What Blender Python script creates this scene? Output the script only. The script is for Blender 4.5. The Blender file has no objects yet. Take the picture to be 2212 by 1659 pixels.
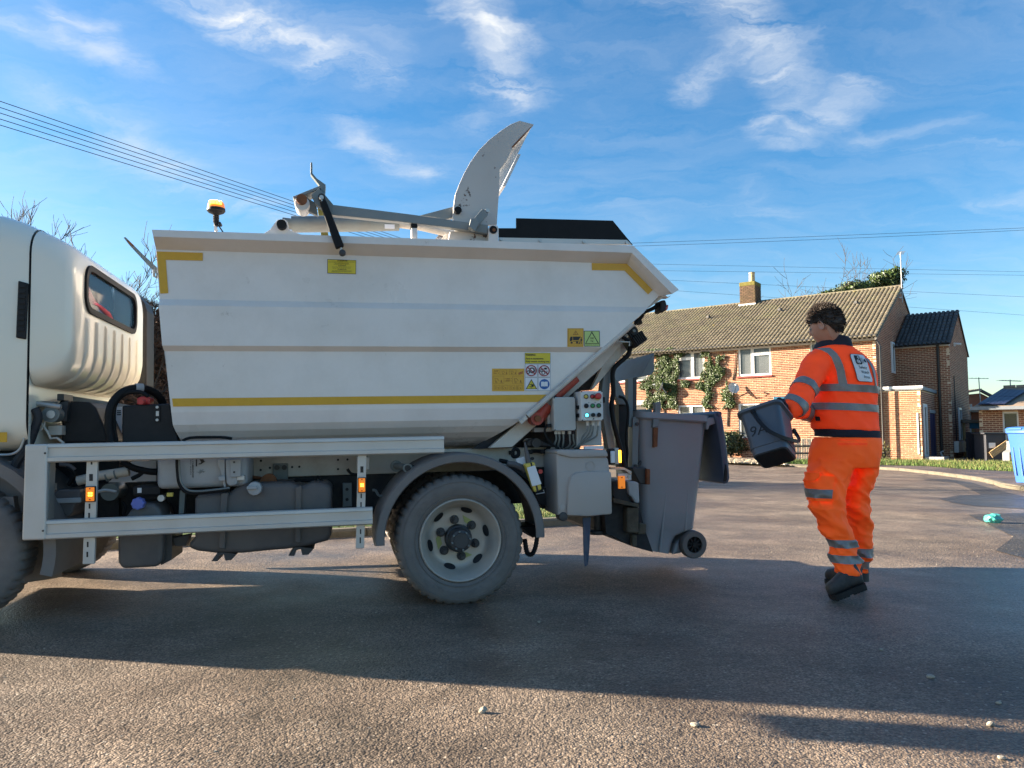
import bpy, bmesh, math, random
from mathutils import Vector, Matrix, noise as mnoise
R = math.radians
scn = bpy.context.scene
COL = scn.collection
rnd = random.Random(7)

# ------------------------------------------------------------------ camera
CAM_H = 0.984
PITCH = R(4.01)
FPX = 1620.0            # focal length in pixels of a 2212 x 1659 picture
cam = bpy.data.cameras.new("camera")
cam.sensor_width = 36.0
cam.lens = 36.0 * FPX / 2212.0
cam.clip_start = 0.05
cam.clip_end = 3000
camo = bpy.data.objects.new("camera", cam)
COL.objects.link(camo)
camo.location = (0, 0, CAM_H)
camo.rotation_euler = (R(90) + PITCH, 0, 0)
scn.camera = camo

def ray(px, py):
    r = (px - 1106.0) / FPX
    u = -(py - 829.5) / FPX
    c, s = math.cos(PITCH), math.sin(PITCH)
    return Vector((r, c - u * s, s + u * c))
CAMP = Vector((0, 0, CAM_H))
def atY(px, py, Y):            # world point of a pixel on the vertical plane y = Y
    d = ray(px, py)
    return CAMP + d * (Y / d.y)
def onground(px, py, z=0.0):
    d = ray(px, py)
    return CAMP + d * ((z - CAM_H) / d.z)

# ------------------------------------------------------------------ light
SUN_EL = R(16.5)
SX, SY = -0.982, 0.19          # horizontal direction towards the sun
l = math.hypot(SX, SY); SX /= l; SY /= l
SUNV = Vector((SX * math.cos(SUN_EL), SY * math.cos(SUN_EL), math.sin(SUN_EL)))
sun = bpy.data.lights.new("sun", 'SUN')
sun.energy = 5.0
sun.angle = R(0.6)
sun.color = (1.0, 0.86, 0.68)
suno = bpy.data.objects.new("sun", sun)
COL.objects.link(suno)
suno.rotation_euler = (-SUNV).to_track_quat('-Z', 'Y').to_euler()
suno.location = (-20, 5, 12)

world = bpy.data.worlds.new("World")
scn.world = world
world.use_nodes = True
wn = world.node_tree.nodes; wl = world.node_tree.links
wn.clear()
def N(nt, typ, **kw):
    n = nt.nodes.new(typ)
    for k, v in kw.items():
        setattr(n, k, v)
    return n
wt = world.node_tree
sky = N(wt, 'ShaderNodeTexSky', sky_type='NISHITA', sun_disc=False)
sky.sun_elevation = SUN_EL
sky.sun_rotation = math.atan2(SX, SY)
sky.altitude = 0; sky.air_density = 1.0; sky.dust_density = 0.6; sky.ozone_density = 2.2
bg = N(wt, 'ShaderNodeBackground'); bg.inputs['Strength'].default_value = 0.05
wout = N(wt, 'ShaderNodeOutputWorld')
def wmath(op, a=None, b=None, c=None, clamp=False):
    n = N(wt, 'ShaderNodeMath', operation=op); n.use_clamp = clamp
    for i, v in enumerate((a, b, c)):
        if v is None: continue
        if isinstance(v, (int, float)): n.inputs[i].default_value = v
        else: wl.new(v, n.inputs[i])
    return n.outputs[0]
def wvec(op, a, b=None, scale=None):
    n = N(wt, 'ShaderNodeVectorMath', operation=op)
    for i, v in enumerate((a, b)):
        if v is None: continue
        if isinstance(v, (tuple, Vector)): n.inputs[i].default_value = v
        else: wl.new(v, n.inputs[i])
    if scale is not None:
        if isinstance(scale, (int, float)): n.inputs['Scale'].default_value = scale
        else: wl.new(scale, n.inputs['Scale'])
    return n.outputs['Value'] if op in ('DOT_PRODUCT', 'LENGTH') else n.outputs['Vector']
tc = N(wt, 'ShaderNodeTexCoord')
dirv = wvec('NORMALIZE', tc.outputs['Generated'])
sep = N(wt, 'ShaderNodeSeparateXYZ'); wl.new(dirv, sep.inputs[0])
ZOFF = 0.16
den = wmath('ADD', wmath('MAXIMUM', sep.outputs['Z'], 0.0), ZOFF)
plane = N(wt, 'ShaderNodeCombineXYZ')
wl.new(wmath('DIVIDE', sep.outputs['X'], den), plane.inputs['X'])
wl.new(wmath('DIVIDE', sep.outputs['Y'], den), plane.inputs['Y'])
P0 = plane.outputs[0]
def cloudpt(px, py):
    d = ray(px, py).normalized()
    return Vector((d.x / (d.z + ZOFF), d.y / (d.z + ZOFF), 0))
nz = N(wt, 'ShaderNodeTexNoise'); nz.inputs['Scale'].default_value = 2.2; nz.inputs['Detail'].default_value = 6
nz.inputs['Roughness'].default_value = 0.65
wl.new(P0, nz.inputs['Vector'])
warp = wvec('SCALE', wvec('SUBTRACT', nz.outputs['Color'], (0.5, 0.5, 0.5)), scale=0.36)
PW = wvec('MULTIPLY', wvec('ADD', P0, warp), (1, 1, 0))
CLOUDS = [  # pixel ends, half width (px), strength
    (380, -60, 560, 60, 75, 1.0), (540, 50, 690, 135, 66, .9), (680, 130, 800, 175, 55, .6), (620, 60, 830, 120, 60, .3),
    (940, -50, 1030, 70, 60, .9), (1010, 50, 1085, 130, 62, .95), (1080, 120, 1120, 200, 62, .75), (1130, 190, 1040, 260, 40, .3),
    (1440, -60, 1560, 30, 85, .75), (1580, 10, 1600, 80, 70, .7), (1580, 90, 1490, 185, 55, .6), (1600, 70, 1690, 140, 60, .6),
    (1690, 130, 1745, 230, 55, .6), (1740, 230, 1650, 295, 35, .5), (1860, 210, 1790, 260, 40, .6), (1800, 260, 1700, 320, 42, .45),
    (130, 45, 220, 75, 45, .6), (200, 70, 260, 110, 40, .45), (140, 105, 320, 160, 45, .6), (-20, 75, 85, 95, 35, .45),
    (720, 265, 800, 320, 28, .35), (800, 320, 910, 365, 34, .5), (90, 215, 330, 285, 45, .3), (290, 325, 420, 400, 50, .5),
    (420, 400, 640, 490, 50, .4), (1890, 300, 2040, 265, 30, .3), (1990, 330, 2110, 330, 24, .25), (1290, 420, 1420, 500, 40, .2),
    (2150, 440, 2240, 430, 30, .4), (1610, 420, 1700, 470, 35, .22),
]
total = None
for (x0, y0, x1, y1, w, st) in CLOUDS:
    A = cloudpt(x0, y0); B = cloudpt(x1, y1)
    wid = (cloudpt((x0 + x1) / 2, (y0 + y1) / 2 + w) - cloudpt((x0 + x1) / 2, (y0 + y1) / 2 - w)).length * 0.5
    BA = B - A
    pa = wvec('SUBTRACT', PW, A)
    h = wmath('DIVIDE', wvec('DOT_PRODUCT', pa, BA), BA.dot(BA), clamp=True)
    dist = wvec('LENGTH', wvec('SUBTRACT', pa, wvec('SCALE', BA, scale=h)))
    m = wmath('SUBTRACT', 1.0, wmath('DIVIDE', dist, wid * 1.12), clamp=True)
    m = wmath('MULTIPLY', wmath('SMOOTH_MIN', m, 1.0, 0.4), st)
    total = m if total is None else wmath('SMOOTH_MAX', total, m, 0.15)
nf = N(wt, 'ShaderNodeTexNoise'); nf.inputs['Scale'].default_value = 5.0; nf.inputs['Detail'].default_value = 9
nf.inputs['Roughness'].default_value = 0.62; nf.inputs['Distortion'].default_value = 0.8
mp = N(wt, 'ShaderNodeMapping'); mp.inputs['Rotation'].default_value = (0, 0, R(-35)); mp.inputs['Scale'].default_value = (0.55, 1.7, 1)
wl.new(PW, mp.inputs['Vector']); wl.new(mp.outputs[0], nf.inputs['Vector'])
mr = N(wt, 'ShaderNodeMapRange'); wl.new(nf.outputs['Fac'], mr.inputs['Value'])
mr.inputs['From Min'].default_value = 0.35; mr.inputs['From Max'].default_value = 0.66
ng = N(wt, 'ShaderNodeTexNoise'); ng.inputs['Scale'].default_value = 1.1; ng.inputs['Detail'].default_value = 7; ng.inputs['Roughness'].default_value = 0.6
wl.new(mp.outputs[0], ng.inputs['Vector'])
mr2 = N(wt, 'ShaderNodeMapRange'); wl.new(ng.outputs['Fac'], mr2.inputs['Value'])
mr2.inputs['From Min'].default_value = 0.50; mr2.inputs['From Max'].default_value = 0.88; mr2.inputs['To Max'].default_value = 0.16
cl = wmath('ADD', wmath('MULTIPLY', total, wmath('ADD', wmath('MULTIPLY', mr.outputs[0], 1.0), 0.14)), mr2.outputs[0])
hz = N(wt, 'ShaderNodeMapRange'); wl.new(sep.outputs['Z'], hz.inputs['Value'])
hz.inputs['From Min'].default_value = 0.0; hz.inputs['From Max'].default_value = 0.08
cl = wmath('MULTIPLY', cl, hz.outputs[0], clamp=True)
# deepen the blue a little
hs = N(wt, 'ShaderNodeHueSaturation'); hs.inputs['Saturation'].default_value = 1.38; hs.inputs['Value'].default_value = 1.0
wl.new(sky.outputs[0], hs.inputs['Color'])
mx = N(wt, 'ShaderNodeMix', data_type='RGBA'); wl.new(cl, mx.inputs['Factor'])
wl.new(hs.outputs[0], mx.inputs[6]); mx.inputs[7].default_value = (3.9, 4.05, 4.2, 1)
wl.new(mx.outputs[2], bg.inputs['Color']); wl.new(bg.outputs[0], wout.inputs[0])

scn.view_settings.view_transform = 'Standard'
scn.view_settings.look = 'None'
scn.view_settings.gamma = 1
scn.view_settings.use_curve_mapping = False
scn.view_settings.exposure = 2.3
scn.cycles.max_bounces = 6
scn.cycles.use_denoising = True

# ------------------------------------------------------------------ frames (places where things stand)
def frame(origin, xdir, tilt=0.0):
    X = Vector((xdir[0], xdir[1], 0)).normalized()
    Y = Vector((-X.y, X.x, 0))
    Z = Vector((0, 0, 1))
    if tilt:
        q = Matrix.Rotation(-tilt, 3, Y)
        X = q @ X; Z = q @ Z
    m = Matrix((X, Y, Z)).transposed().to_4x4()
    m.translation = origin
    return m
class Frame:
    def __init__(s, m): s.m = m; s.i = m.inverted()
    def y(s, px, py, y=0.0):       # local point of a pixel on the local plane y
        o = s.i @ CAMP; d = (s.i.to_3x3() @ ray(px, py)); t = (y - o.y) / d.y
        return o + d * t
    def x(s, px, py, x=0.0):
        o = s.i @ CAMP; d = (s.i.to_3x3() @ ray(px, py)); t = (x - o.x) / d.x
        return o + d * t
TR = Frame(frame(onground(993, 1306), (math.cos(R(12.5)), math.sin(R(12.5))), R(1.27)))
PHI = R(37.5)
_c = atY(1900, 994, 30.0); _c.z = 0
HS = Frame(frame(_c, (math.cos(PHI), -math.sin(PHI))))

def crop(ox, oy, sc):              # (x, y) read in an enlargement of the photograph -> picture pixels
    return lambda x, y: ((ox + x / sc) / 1.85172, (oy + y / sc) / 1.85172)
cA = crop(0, 760, 2.0737); cB = crop(0, 1480, 1.8026); cC = crop(600, 1650, 2.3042); cD = crop(1500, 1700, 2.2125)
cE = crop(1100, 420, 2.0109); cF = crop(1900, 820, 2.44); cG = crop(1900, 1280, 2.765); cH = crop(2050, 1480, 1.9756)
cP = crop(2900, 1180, 2.37); cQ = crop(2900, 1650, 2.0743); cR = crop(2500, 1050, 2.765); cR2 = crop(2500, 1350, 2.765)
cS = crop(3250, 1050, 1.8428); cS2 = crop(3700, 1450, 2.765); cT = crop(2440, 1150, 3.0156); cBe = crop(780, 780, 9.2167)
cL = crop(1950, 1390, 8.193); cL2 = crop(2260, 1300, 13.825); cL3 = crop(1280, 1020, 12.289); cTk = crop(600, 1800, 5.53)
cV = crop(0, 0, 1.0)
def v(x, y): return (x, y)

# ------------------------------------------------------------------ materials
MATS = {}
def mat(name, col, rough=0.55, metal=0.0, var=0.12, vs=6.0, bump=0.0, bs=60.0, spec=0.5, coat=0.0,
        dirt=None, damt=0.5, ds=3.0, emit=None, estr=0.0, dz=None, alpha=None, trans=0.0, rvar=0.0, island=0.0, dirt2=None, d2lo=.6, d2hi=.7, d2s=4.0):
    m = bpy.data.materials.new(name); m.use_nodes = True
    nt = m.node_tree; L = nt.links
    b = nt.nodes['Principled BSDF']
    b.inputs['Metallic'].default_value = metal
    b.inputs['Specular IOR Level'].default_value = spec
    b.inputs['Coat Weight'].default_value = coat; b.inputs['Coat Roughness'].default_value = 0.06
    b.inputs['Transmission Weight'].default_value = trans
    t = N(nt, 'ShaderNodeTexCoord')
    n1 = N(nt, 'ShaderNodeTexNoise'); n1.inputs['Scale'].default_value = vs; n1.inputs['Detail'].default_value = 6; n1.inputs['Roughness'].default_value = .65
    L.new(t.outputs['Object'], n1.inputs['Vector'])
    rg = N(nt, 'ShaderNodeMapRange'); rg.inputs['From Min'].default_value = .3; rg.inputs['From Max'].default_value = .7
    rg.inputs['To Min'].default_value = 1 - var; rg.inputs['To Max'].default_value = 1 + var
    L.new(n1.outputs['Fac'], rg.inputs['Value'])
    vm = N(nt, 'ShaderNodeVectorMath', operation='SCALE'); vm.inputs[0].default_value = col[:3]
    L.new(rg.outputs[0], vm.inputs['Scale'])
    cur = vm.outputs[0]
    if island:
        gi = N(nt, 'ShaderNodeNewGeometry'); oi = N(nt, 'ShaderNodeObjectInfo')
        ad = N(nt, 'ShaderNodeMath', operation='ADD'); L.new(gi.outputs['Random Per Island'], ad.inputs[0]); L.new(oi.outputs['Random'], ad.inputs[1])
        fr = N(nt, 'ShaderNodeMath', operation='FRACT'); L.new(ad.outputs[0], fr.inputs[0])
        r2 = N(nt, 'ShaderNodeMapRange'); r2.inputs['To Min'].default_value = 1 - island; r2.inputs['To Max'].default_value = 1 + island * .8
        L.new(fr.outputs[0], r2.inputs['Value'])
        v2 = N(nt, 'ShaderNodeVectorMath', operation='SCALE'); L.new(cur, v2.inputs[0]); L.new(r2.outputs[0], v2.inputs['Scale']); cur = v2.outputs[0]
    for (dc, lo, hi, am, sc) in (((dirt, .42, .72, damt, ds),) if dirt else ()) + (((dirt2, d2lo, d2hi, 1.0, d2s),) if dirt2 else ()):
        n2 = N(nt, 'ShaderNodeTexNoise'); n2.inputs['Scale'].default_value = sc; n2.inputs['Detail'].default_value = 8; n2.inputs['Roughness'].default_value = .7
        L.new(t.outputs['Object'], n2.inputs['Vector'])
        r3 = N(nt, 'ShaderNodeMapRange'); r3.inputs['From Min'].default_value = lo; r3.inputs['From Max'].default_value = hi; r3.inputs['To Max'].default_value = am
        L.new(n2.outputs['Fac'], r3.inputs['Value'])
        mxn = N(nt, 'ShaderNodeMix', data_type='RGBA'); L.new(r3.outputs[0], mxn.inputs['Factor']); L.new(cur, mxn.inputs[6])
        mxn.inputs[7].default_value = (*dc[:3], 1); cur = mxn.outputs[2]
    L.new(cur, b.inputs['Base Color'])
    if rvar:
        r4 = N(nt, 'ShaderNodeMapRange'); r4.inputs['From Min'].default_value = .3; r4.inputs['From Max'].default_value = .7
        r4.inputs['To Min'].default_value = max(.02, rough - rvar); r4.inputs['To Max'].default_value = min(1, rough + rvar)
        L.new(n1.outputs['Fac'], r4.inputs['Value']); L.new(r4.outputs[0], b.inputs['Roughness'])
    else:
        b.inputs['Roughness'].default_value = rough
    if bump:
        n3 = N(nt, 'ShaderNodeTexNoise'); n3.inputs['Scale'].default_value = bs; n3.inputs['Detail'].default_value = 4
        L.new(t.outputs['Object'], n3.inputs['Vector'])
        bp = N(nt, 'ShaderNodeBump'); bp.inputs['Strength'].default_value = 1.0; bp.inputs['Distance'].default_value = bump
        L.new(n3.outputs['Fac'], bp.inputs['Height']); L.new(bp.outputs[0], b.inputs['Normal'])
    if emit:
        b.inputs['Emission Color'].default_value = (*emit, 1); b.inputs['Emission Strength'].default_value = estr
    MATS[name] = m
    return m

mat('body_white', (.72, .67, .63), .32, coat=.25, var=.04, vs=1.5, dirt=(.42, .37, .31), damt=.3, ds=2.2, rvar=.07, bump=.004, bs=2.2, dirt2=(.30, .24, .19), d2lo=.66, d2hi=.80, d2s=9)
mat('cab_cream', (.78, .74, .63), .28, coat=.35, var=.02, vs=1.0)
mat('cream_frame', (.56, .52, .46), .5, var=.06, dirt=(.28, .22, .17), damt=.55, ds=4)
mat('arm_white', (.50, .48, .46), .5, var=.08, dirt=(.33, .29, .25), damt=.5, ds=3, dirt2=(.07, .03, .018), d2lo=.585, d2hi=.61, d2s=7)
mat('arm_inner', (.62, .64, .66), .3, var=.1, dirt=(.24, .2, .18), damt=.6, ds=14)
mat('steel_grey', (.17, .195, .195), .5, metal=.1, var=.1, dirt=(.15, .13, .11), damt=.4, ds=8)
mat('light_steel', (.20, .225, .23), .5, metal=.1, var=.08, dirt=(.2, .18, .16), damt=.35, ds=6)
mat('aluminium', (.56, .54, .51), .45, metal=.35, var=.06, vs=14, dirt=(.36, .32, .27), damt=.4, ds=7)
mat('zinc', (.48, .48, .47), .45, metal=.6, var=.1, vs=20)
mat('black_plastic', (.016, .016, .018), .5, var=.25, vs=10, spec=.25)
mat('black_rubber', (.009, .009, .010), .6, var=.2, vs=12, spec=.2)
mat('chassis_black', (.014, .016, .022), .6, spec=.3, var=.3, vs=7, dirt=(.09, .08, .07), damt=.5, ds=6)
mat('dirty_plastic', (.10, .09, .09), .55, var=.2, vs=4, dirt=(.14, .11, .085), damt=.5, ds=4)
mat('mudguard_grey', (.16, .145, .14), .6, var=.12, dirt=(.16, .145, .125), damt=.5, ds=6, bump=.0008, bs=120)
mat('tyre_rubber', (.15, .132, .122), .75, var=.18, vs=9, dirt=(.16, .145, .125), damt=.6, ds=7, bump=.001, bs=150)
mat('nut_tab', (.36, .36, .12), .5)
mat('rim_paint', (.52, .46, .40), .42, metal=.2, var=.1, dirt=(.24, .2, .15), damt=.5, ds=6)
mat('hub_dark', (.05, .05, .052), .5, metal=.3, var=.2)
mat('toolbox_grey', (.42, .37, .34), .55, var=.06, dirt=(.25, .22, .18), damt=.35, ds=3, bump=.0004, bs=300)
mat('container_grey', (.16, .165, .17), .5, var=.1)
mat('tank_grey', (.36, .37, .38), .45, var=.05, dirt=(.2, .19, .18), damt=.3, ds=5)
mat('panel_white', (.62, .62, .61), .45, var=.04, dirt=(.35, .33, .3), damt=.35, ds=12)
mat('cabinet_grey', (.42, .42, .40), .45, var=.04, dirt=(.3, .28, .25), damt=.25, ds=5)
mat('tape_yellow', (.60, .33, .015), .4, var=.05, vs=30)
mat('label_yellow', (.62, .50, .02), .4, var=.03)
mat('label_orange', (.66, .36, .03), .4, var=.03)
mat('label_green', (.45, .58, .18), .4, var=.03)
mat('label_white', (.70, .70, .72), .4, var=.02)
mat('ink_black', (.012, .012, .014), .5, var=.05)
mat('ink_brown', (.26, .09, .015), .5, var=.05)
mat('ink_red', (.30, .02, .03), .5, var=.05)
mat('ink_blue', (.015, .10, .34), .5, var=.05)
mat('oxide_red', (.42, .055, .03), .45, var=.12, dirt=(.15, .05, .03), damt=.4, ds=9)
mat('cap_blue', (.12, .16, .50), .5, var=.06, dirt=(.2, .2, .25), damt=.3)
mat('red_plastic', (.50, .03, .03), .35, var=.05)
mat('green_plastic', (.02, .22, .07), .35, var=.05)
mat('yellow_plastic', (.62, .46, .08), .4, var=.08)
mat('cyan_lit', (.05, .6, .75), .4, emit=(.1, .75, 1), estr=.8)
mat('amber_lit', (.9, .35, .02), .3, emit=(1, .38, .02), estr=1.6)
mat('amber_lens', (.62, .20, .02), .25, coat=.5, var=.08, emit=(1, .25, .01), estr=.12)
mat('amber_glow', (.9, .5, .04), .3, emit=(1, .55, .03), estr=2.4)
mat('red_lens', (.35, .03, .02), .25, coat=.5)
mat('rust', (.20, .075, .03), .85, var=.3, vs=20)
mat('mud', (.085, .068, .048), .9, var=.3, vs=14, bump=.004, bs=60)
mat('bin_grey', (.29, .292, .31), .42, var=.07, vs=3, dirt=(.20, .19, .18), damt=.45, ds=3, rvar=.06)
mat('bin_dark', (.065, .085, .13), .42, var=.06, vs=3)
mat('caddy_grey', (.070, .080, .098), .38, var=.05, vs=4)
mat('bin_blue', (.03, .11, .36), .42, var=.05, vs=3)
mat('hi_vis', (2.0, .115, .010), .75, var=.07, vs=9, dirt=(1.5, .085, .012), damt=.35, ds=5, bump=.0006, bs=260)
mat('hi_vis_trouser', (1.85, .18, .010), .75, var=.07, vs=9, dirt=(1.4, .12, .02), damt=.4, ds=4, bump=.0005, bs=300)
mat('reflective', (.24, .225, .215), .42, var=.12, vs=60, metal=.15, dirt=(.14, .12, .11), damt=.5, ds=9)
mat('navy_knit', (.012, .013, .026), .85, var=.1, vs=40, bump=.0006, bs=400)
mat('skin', (.46, .25, .18), .5, var=.08, vs=14)
mat('hair', (.042, .030, .023), .6, var=.35, vs=25, spec=.3)
mat('boot_leather', (.03, .03, .032), .65, var=.3, vs=14, dirt=(.12, .10, .08), damt=.5, ds=9)
mat('boot_sole', (.012, .011, .011), .8, var=.3)
mat('pink_fabric', (.72, .10, .15), .8, var=.1, vs=8)
mat('mortar', (.72, .53, .35), .9, var=.1, vs=5, bump=.001)
mat('brick', (.24, .078, .036), .85, var=.2, vs=4, island=.5, bump=.0012, bs=70)
mat('brick_dark', (.105, .055, .036), .9, var=.2, vs=4, island=.4, dirt=(.13, .11, .03), damt=.7, ds=2)
mat('brick_pale', (.30, .11, .05), .85, var=.16, vs=4, island=.33, bump=.0012, bs=70)
mat('brick_red', (.30, .105, .055), .85, var=.16, vs=4, island=.3, bump=.0012, bs=70)
mat('roof_tile', (.175, .145, .10), .9, var=.22, vs=3, island=.22, bump=.002, bs=40, dirt=(.25, .24, .12), damt=.6, ds=1.2, dirt2=(.36, .27, .03), d2lo=.66, d2hi=.72, d2s=1.6)
mat('roof_dark', (.075, .072, .07), .9, var=.2, vs=3, island=.2)
mat('roof_brown', (.27, .20, .14), .9, var=.15, vs=3, island=.15)
mat('upvc_white', (.78, .78, .77), .35, var=.03)
mat('gutter_black', (.03, .03, .03), .4, var=.1)
mat('sill_red', (.26, .045, .04), .7, var=.1)
mat('concrete', (.40, .37, .33), .9, var=.12, vs=8, bump=.001)
mat('lead', (.20, .22, .24), .6, var=.1)
mat('window_glass', (.10, .115, .12), .04, spec=.8, var=.05)
MATS['window_glass'].node_tree.nodes['Principled BSDF'].inputs['Alpha'].default_value = .45
mat('curtain', (.55, .56, .56), .8, var=.1)
mat('cab_glass', (.03, .085, .16), .05, spec=.35, var=.03)  # bluish reflection of the pane put into its base colour
mat('door_blue', (.02, .035, .12), .45, var=.06)
mat('dark_shed', (.035, .036, .045), .5, var=.1)
mat('timber', (.50, .34, .16), .75, var=.15, vs=18)
mat('timber_pale', (.62, .56, .40), .8, var=.12, vs=9)
mat('timber_dark', (.10, .085, .07), .85, var=.15)
mat('dish_grey', (.55, .58, .56), .5, var=.04)
mat('galvanised', (.40, .40, .40), .5, metal=.4, var=.1)
mat('solar', (.022, .03, .07), .4, var=.1, spec=.3)
mat('sign_blue', (.05, .22, .34), .5, var=.05)
mat('bark', (.055, .043, .034), .9, var=.25, vs=12)
mat('twig_brown', (.16, .085, .055), .9, var=.3, vs=9, island=.4)
mat('ivy_leaf', (.048, .078, .015), .45, var=.25, vs=2, island=.55)
mat('ivy_dark', (.035, .055, .018), .5, var=.25, vs=2, island=.5)
mat('grass', (.075, .125, .02), .8, var=.3, vs=1.2, island=.4)
mat('grass_dry', (.17, .16, .055), .85, var=.25, vs=2, island=.35)
mat('soil', (.12, .085, .055), .95, var=.25, vs=6, bump=.01, bs=18)
mat('gravel', (.42, .35, .25), .9, var=.3, vs=30, island=.35)
mat('kerb_stone', (.115, .098, .068), .9, var=.15, vs=6, bump=.002, dirt=(.2, .17, .13), damt=.5, ds=3)
mat('stone_white', (.33, .29, .23), .9, var=.3, vs=60)
mat('wire', (.015, .02, .035), .6)
mat('turquoise_wrap', (.08, .42, .36), .3, var=.2, vs=30, coat=.3)
mat('blue_rubber', (.02, .045, .09), .5, var=.2)
mat('gold_chimney', (.52, .40, .22), .8, var=.12)
mat('moss', (.15, .13, .03), .95, var=.3, vs=12)

# road: worn pinkish tarmac with stones showing
def road_mat(name, base, base2, speck=.55, bumpd=.0036):
    m = bpy.data.materials.new(name); m.use_nodes = True
    nt = m.node_tree; L = nt.links; b = nt.nodes['Principled BSDF']
    t = N(nt, 'ShaderNodeTexCoord')
    def noise(sc, det=5, ro=.6):
        n = N(nt, 'ShaderNodeTexNoise'); n.inputs['Scale'].default_value = sc; n.inputs['Detail'].default_value = det; n.inputs['Roughness'].default_value = ro
        L.new(t.outputs['Object'], n.inputs['Vector']); return n
    def rng(o, a, bb, c, d):
        r = N(nt, 'ShaderNodeMapRange'); L.new(o, r.inputs['Value'])
        for k, x in zip(('From Min', 'From Max', 'To Min', 'To Max'), (a, bb, c, d)): r.inputs[k].default_value = x
        return r.outputs[0]
    big = noise(.55, 6, .65); mid = noise(3.5, 6, .7)
    mixc = N(nt, 'ShaderNodeMix', data_type='RGBA'); L.new(rng(big.outputs['Fac'], .38, .64, 0, 1), mixc.inputs['Factor'])
    mixc.inputs[6].default_value = (*base, 1); mixc.inputs[7].default_value = (*base2, 1)
    vor = N(nt, 'ShaderNodeTexVoronoi'); vor.inputs['Scale'].default_value = 125; L.new(t.outputs['Object'], vor.inputs['Vector'])
    sc1 = N(nt, 'ShaderNodeSeparateColor'); L.new(vor.outputs['Color'], sc1.inputs[0])
    stone = rng(sc1.outputs[0], 0, 1, 1 - speck, 1 + speck * .9)
    gap = rng(vor.outputs['Distance'], .25, .75, 1.0, .55)
    mid2 = rng(mid.outputs['Fac'], .3, .7, .72, 1.2); mot = noise(1.3, 5, .6)
    mm_ = N(nt, 'ShaderNodeMath', operation='MULTIPLY'); L.new(mid2, mm_.inputs[0]); L.new(rng(mot.outputs['Fac'], .36, .64, .62, 1.22), mm_.inputs[1]); mid2 = mm_.outputs[0]
    k = N(nt, 'ShaderNodeMath', operation='MULTIPLY'); L.new(stone, k.inputs[0]); L.new(gap, k.inputs[1])
    k2 = N(nt, 'ShaderNodeMath', operation='MULTIPLY'); L.new(k.outputs[0], k2.inputs[0]); L.new(mid2, k2.inputs[1])
    sc = N(nt, 'ShaderNodeVectorMath', operation='SCALE'); L.new(mixc.outputs[2], sc.inputs[0]); L.new(k2.outputs[0], sc.inputs['Scale'])
    # pale chips
    v2 = N(nt, 'ShaderNodeTexVoronoi'); v2.inputs['Scale'].default_value = 42; L.new(t.outputs['Object'], v2.inputs['Vector'])
    s2 = N(nt, 'ShaderNodeSeparateColor'); L.new(v2.outputs['Color'], s2.inputs[0])
    chip = N(nt, 'ShaderNodeMath', operation='MULTIPLY'); L.new(rng(s2.outputs[1], .84, .87, 0, .8), chip.inputs[0]); L.new(rng(v2.outputs['Distance'], .22, .30, 1, 0), chip.inputs[1])
    mxc = N(nt, 'ShaderNodeMix', data_type='RGBA'); L.new(chip.outputs[0], mxc.inputs['Factor']); L.new(sc.outputs[0], mxc.inputs[6]); mxc.inputs[7].default_value = (.36, .31, .25, 1)
    L.new(mxc.outputs[2], b.inputs['Base Color'])
    damp = noise(.33, 4, .6)
    L.new(rng(damp.outputs['Fac'], .38, .62, .36, .72), b.inputs['Roughness'])
    b.inputs['Specular IOR Level'].default_value = .55
    hgt = N(nt, 'ShaderNodeMath', operation='MULTIPLY_ADD'); L.new(vor.outputs['Distance'], hgt.inputs[0]); hgt.inputs[1].default_value = -1.0
    v3 = N(nt, 'ShaderNodeTexVoronoi'); v3.inputs['Scale'].default_value = 47; L.new(t.outputs['Object'], v3.inputs['Vector']); big_ = N(nt, 'ShaderNodeMath', operation='MULTIPLY_ADD'); L.new(v3.outputs['Distance'], big_.inputs[0]); big_.inputs[1].default_value = -.9; fine = noise(26, 6, .7); L.new(fine.outputs['Fac'], big_.inputs[2]); L.new(big_.outputs[0], hgt.inputs[2])
    bp = N(nt, 'ShaderNodeBump'); bp.inputs['Distance'].default_value = bumpd; bp.inputs['Strength'].default_value = .9
    L.new(hgt.outputs[0], bp.inputs['Height']); L.new(bp.outputs[0], b.inputs['Normal'])
    MATS[name] = m
road_mat('road_tarmac', (.178, .128, .090), (.285, .220, .162))
road_mat('road_patch', (.062, .053, .046), (.09, .078, .068))
road_mat('pavement_tarmac', (.15, .11, .095), (.20, .15, .125))

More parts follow.
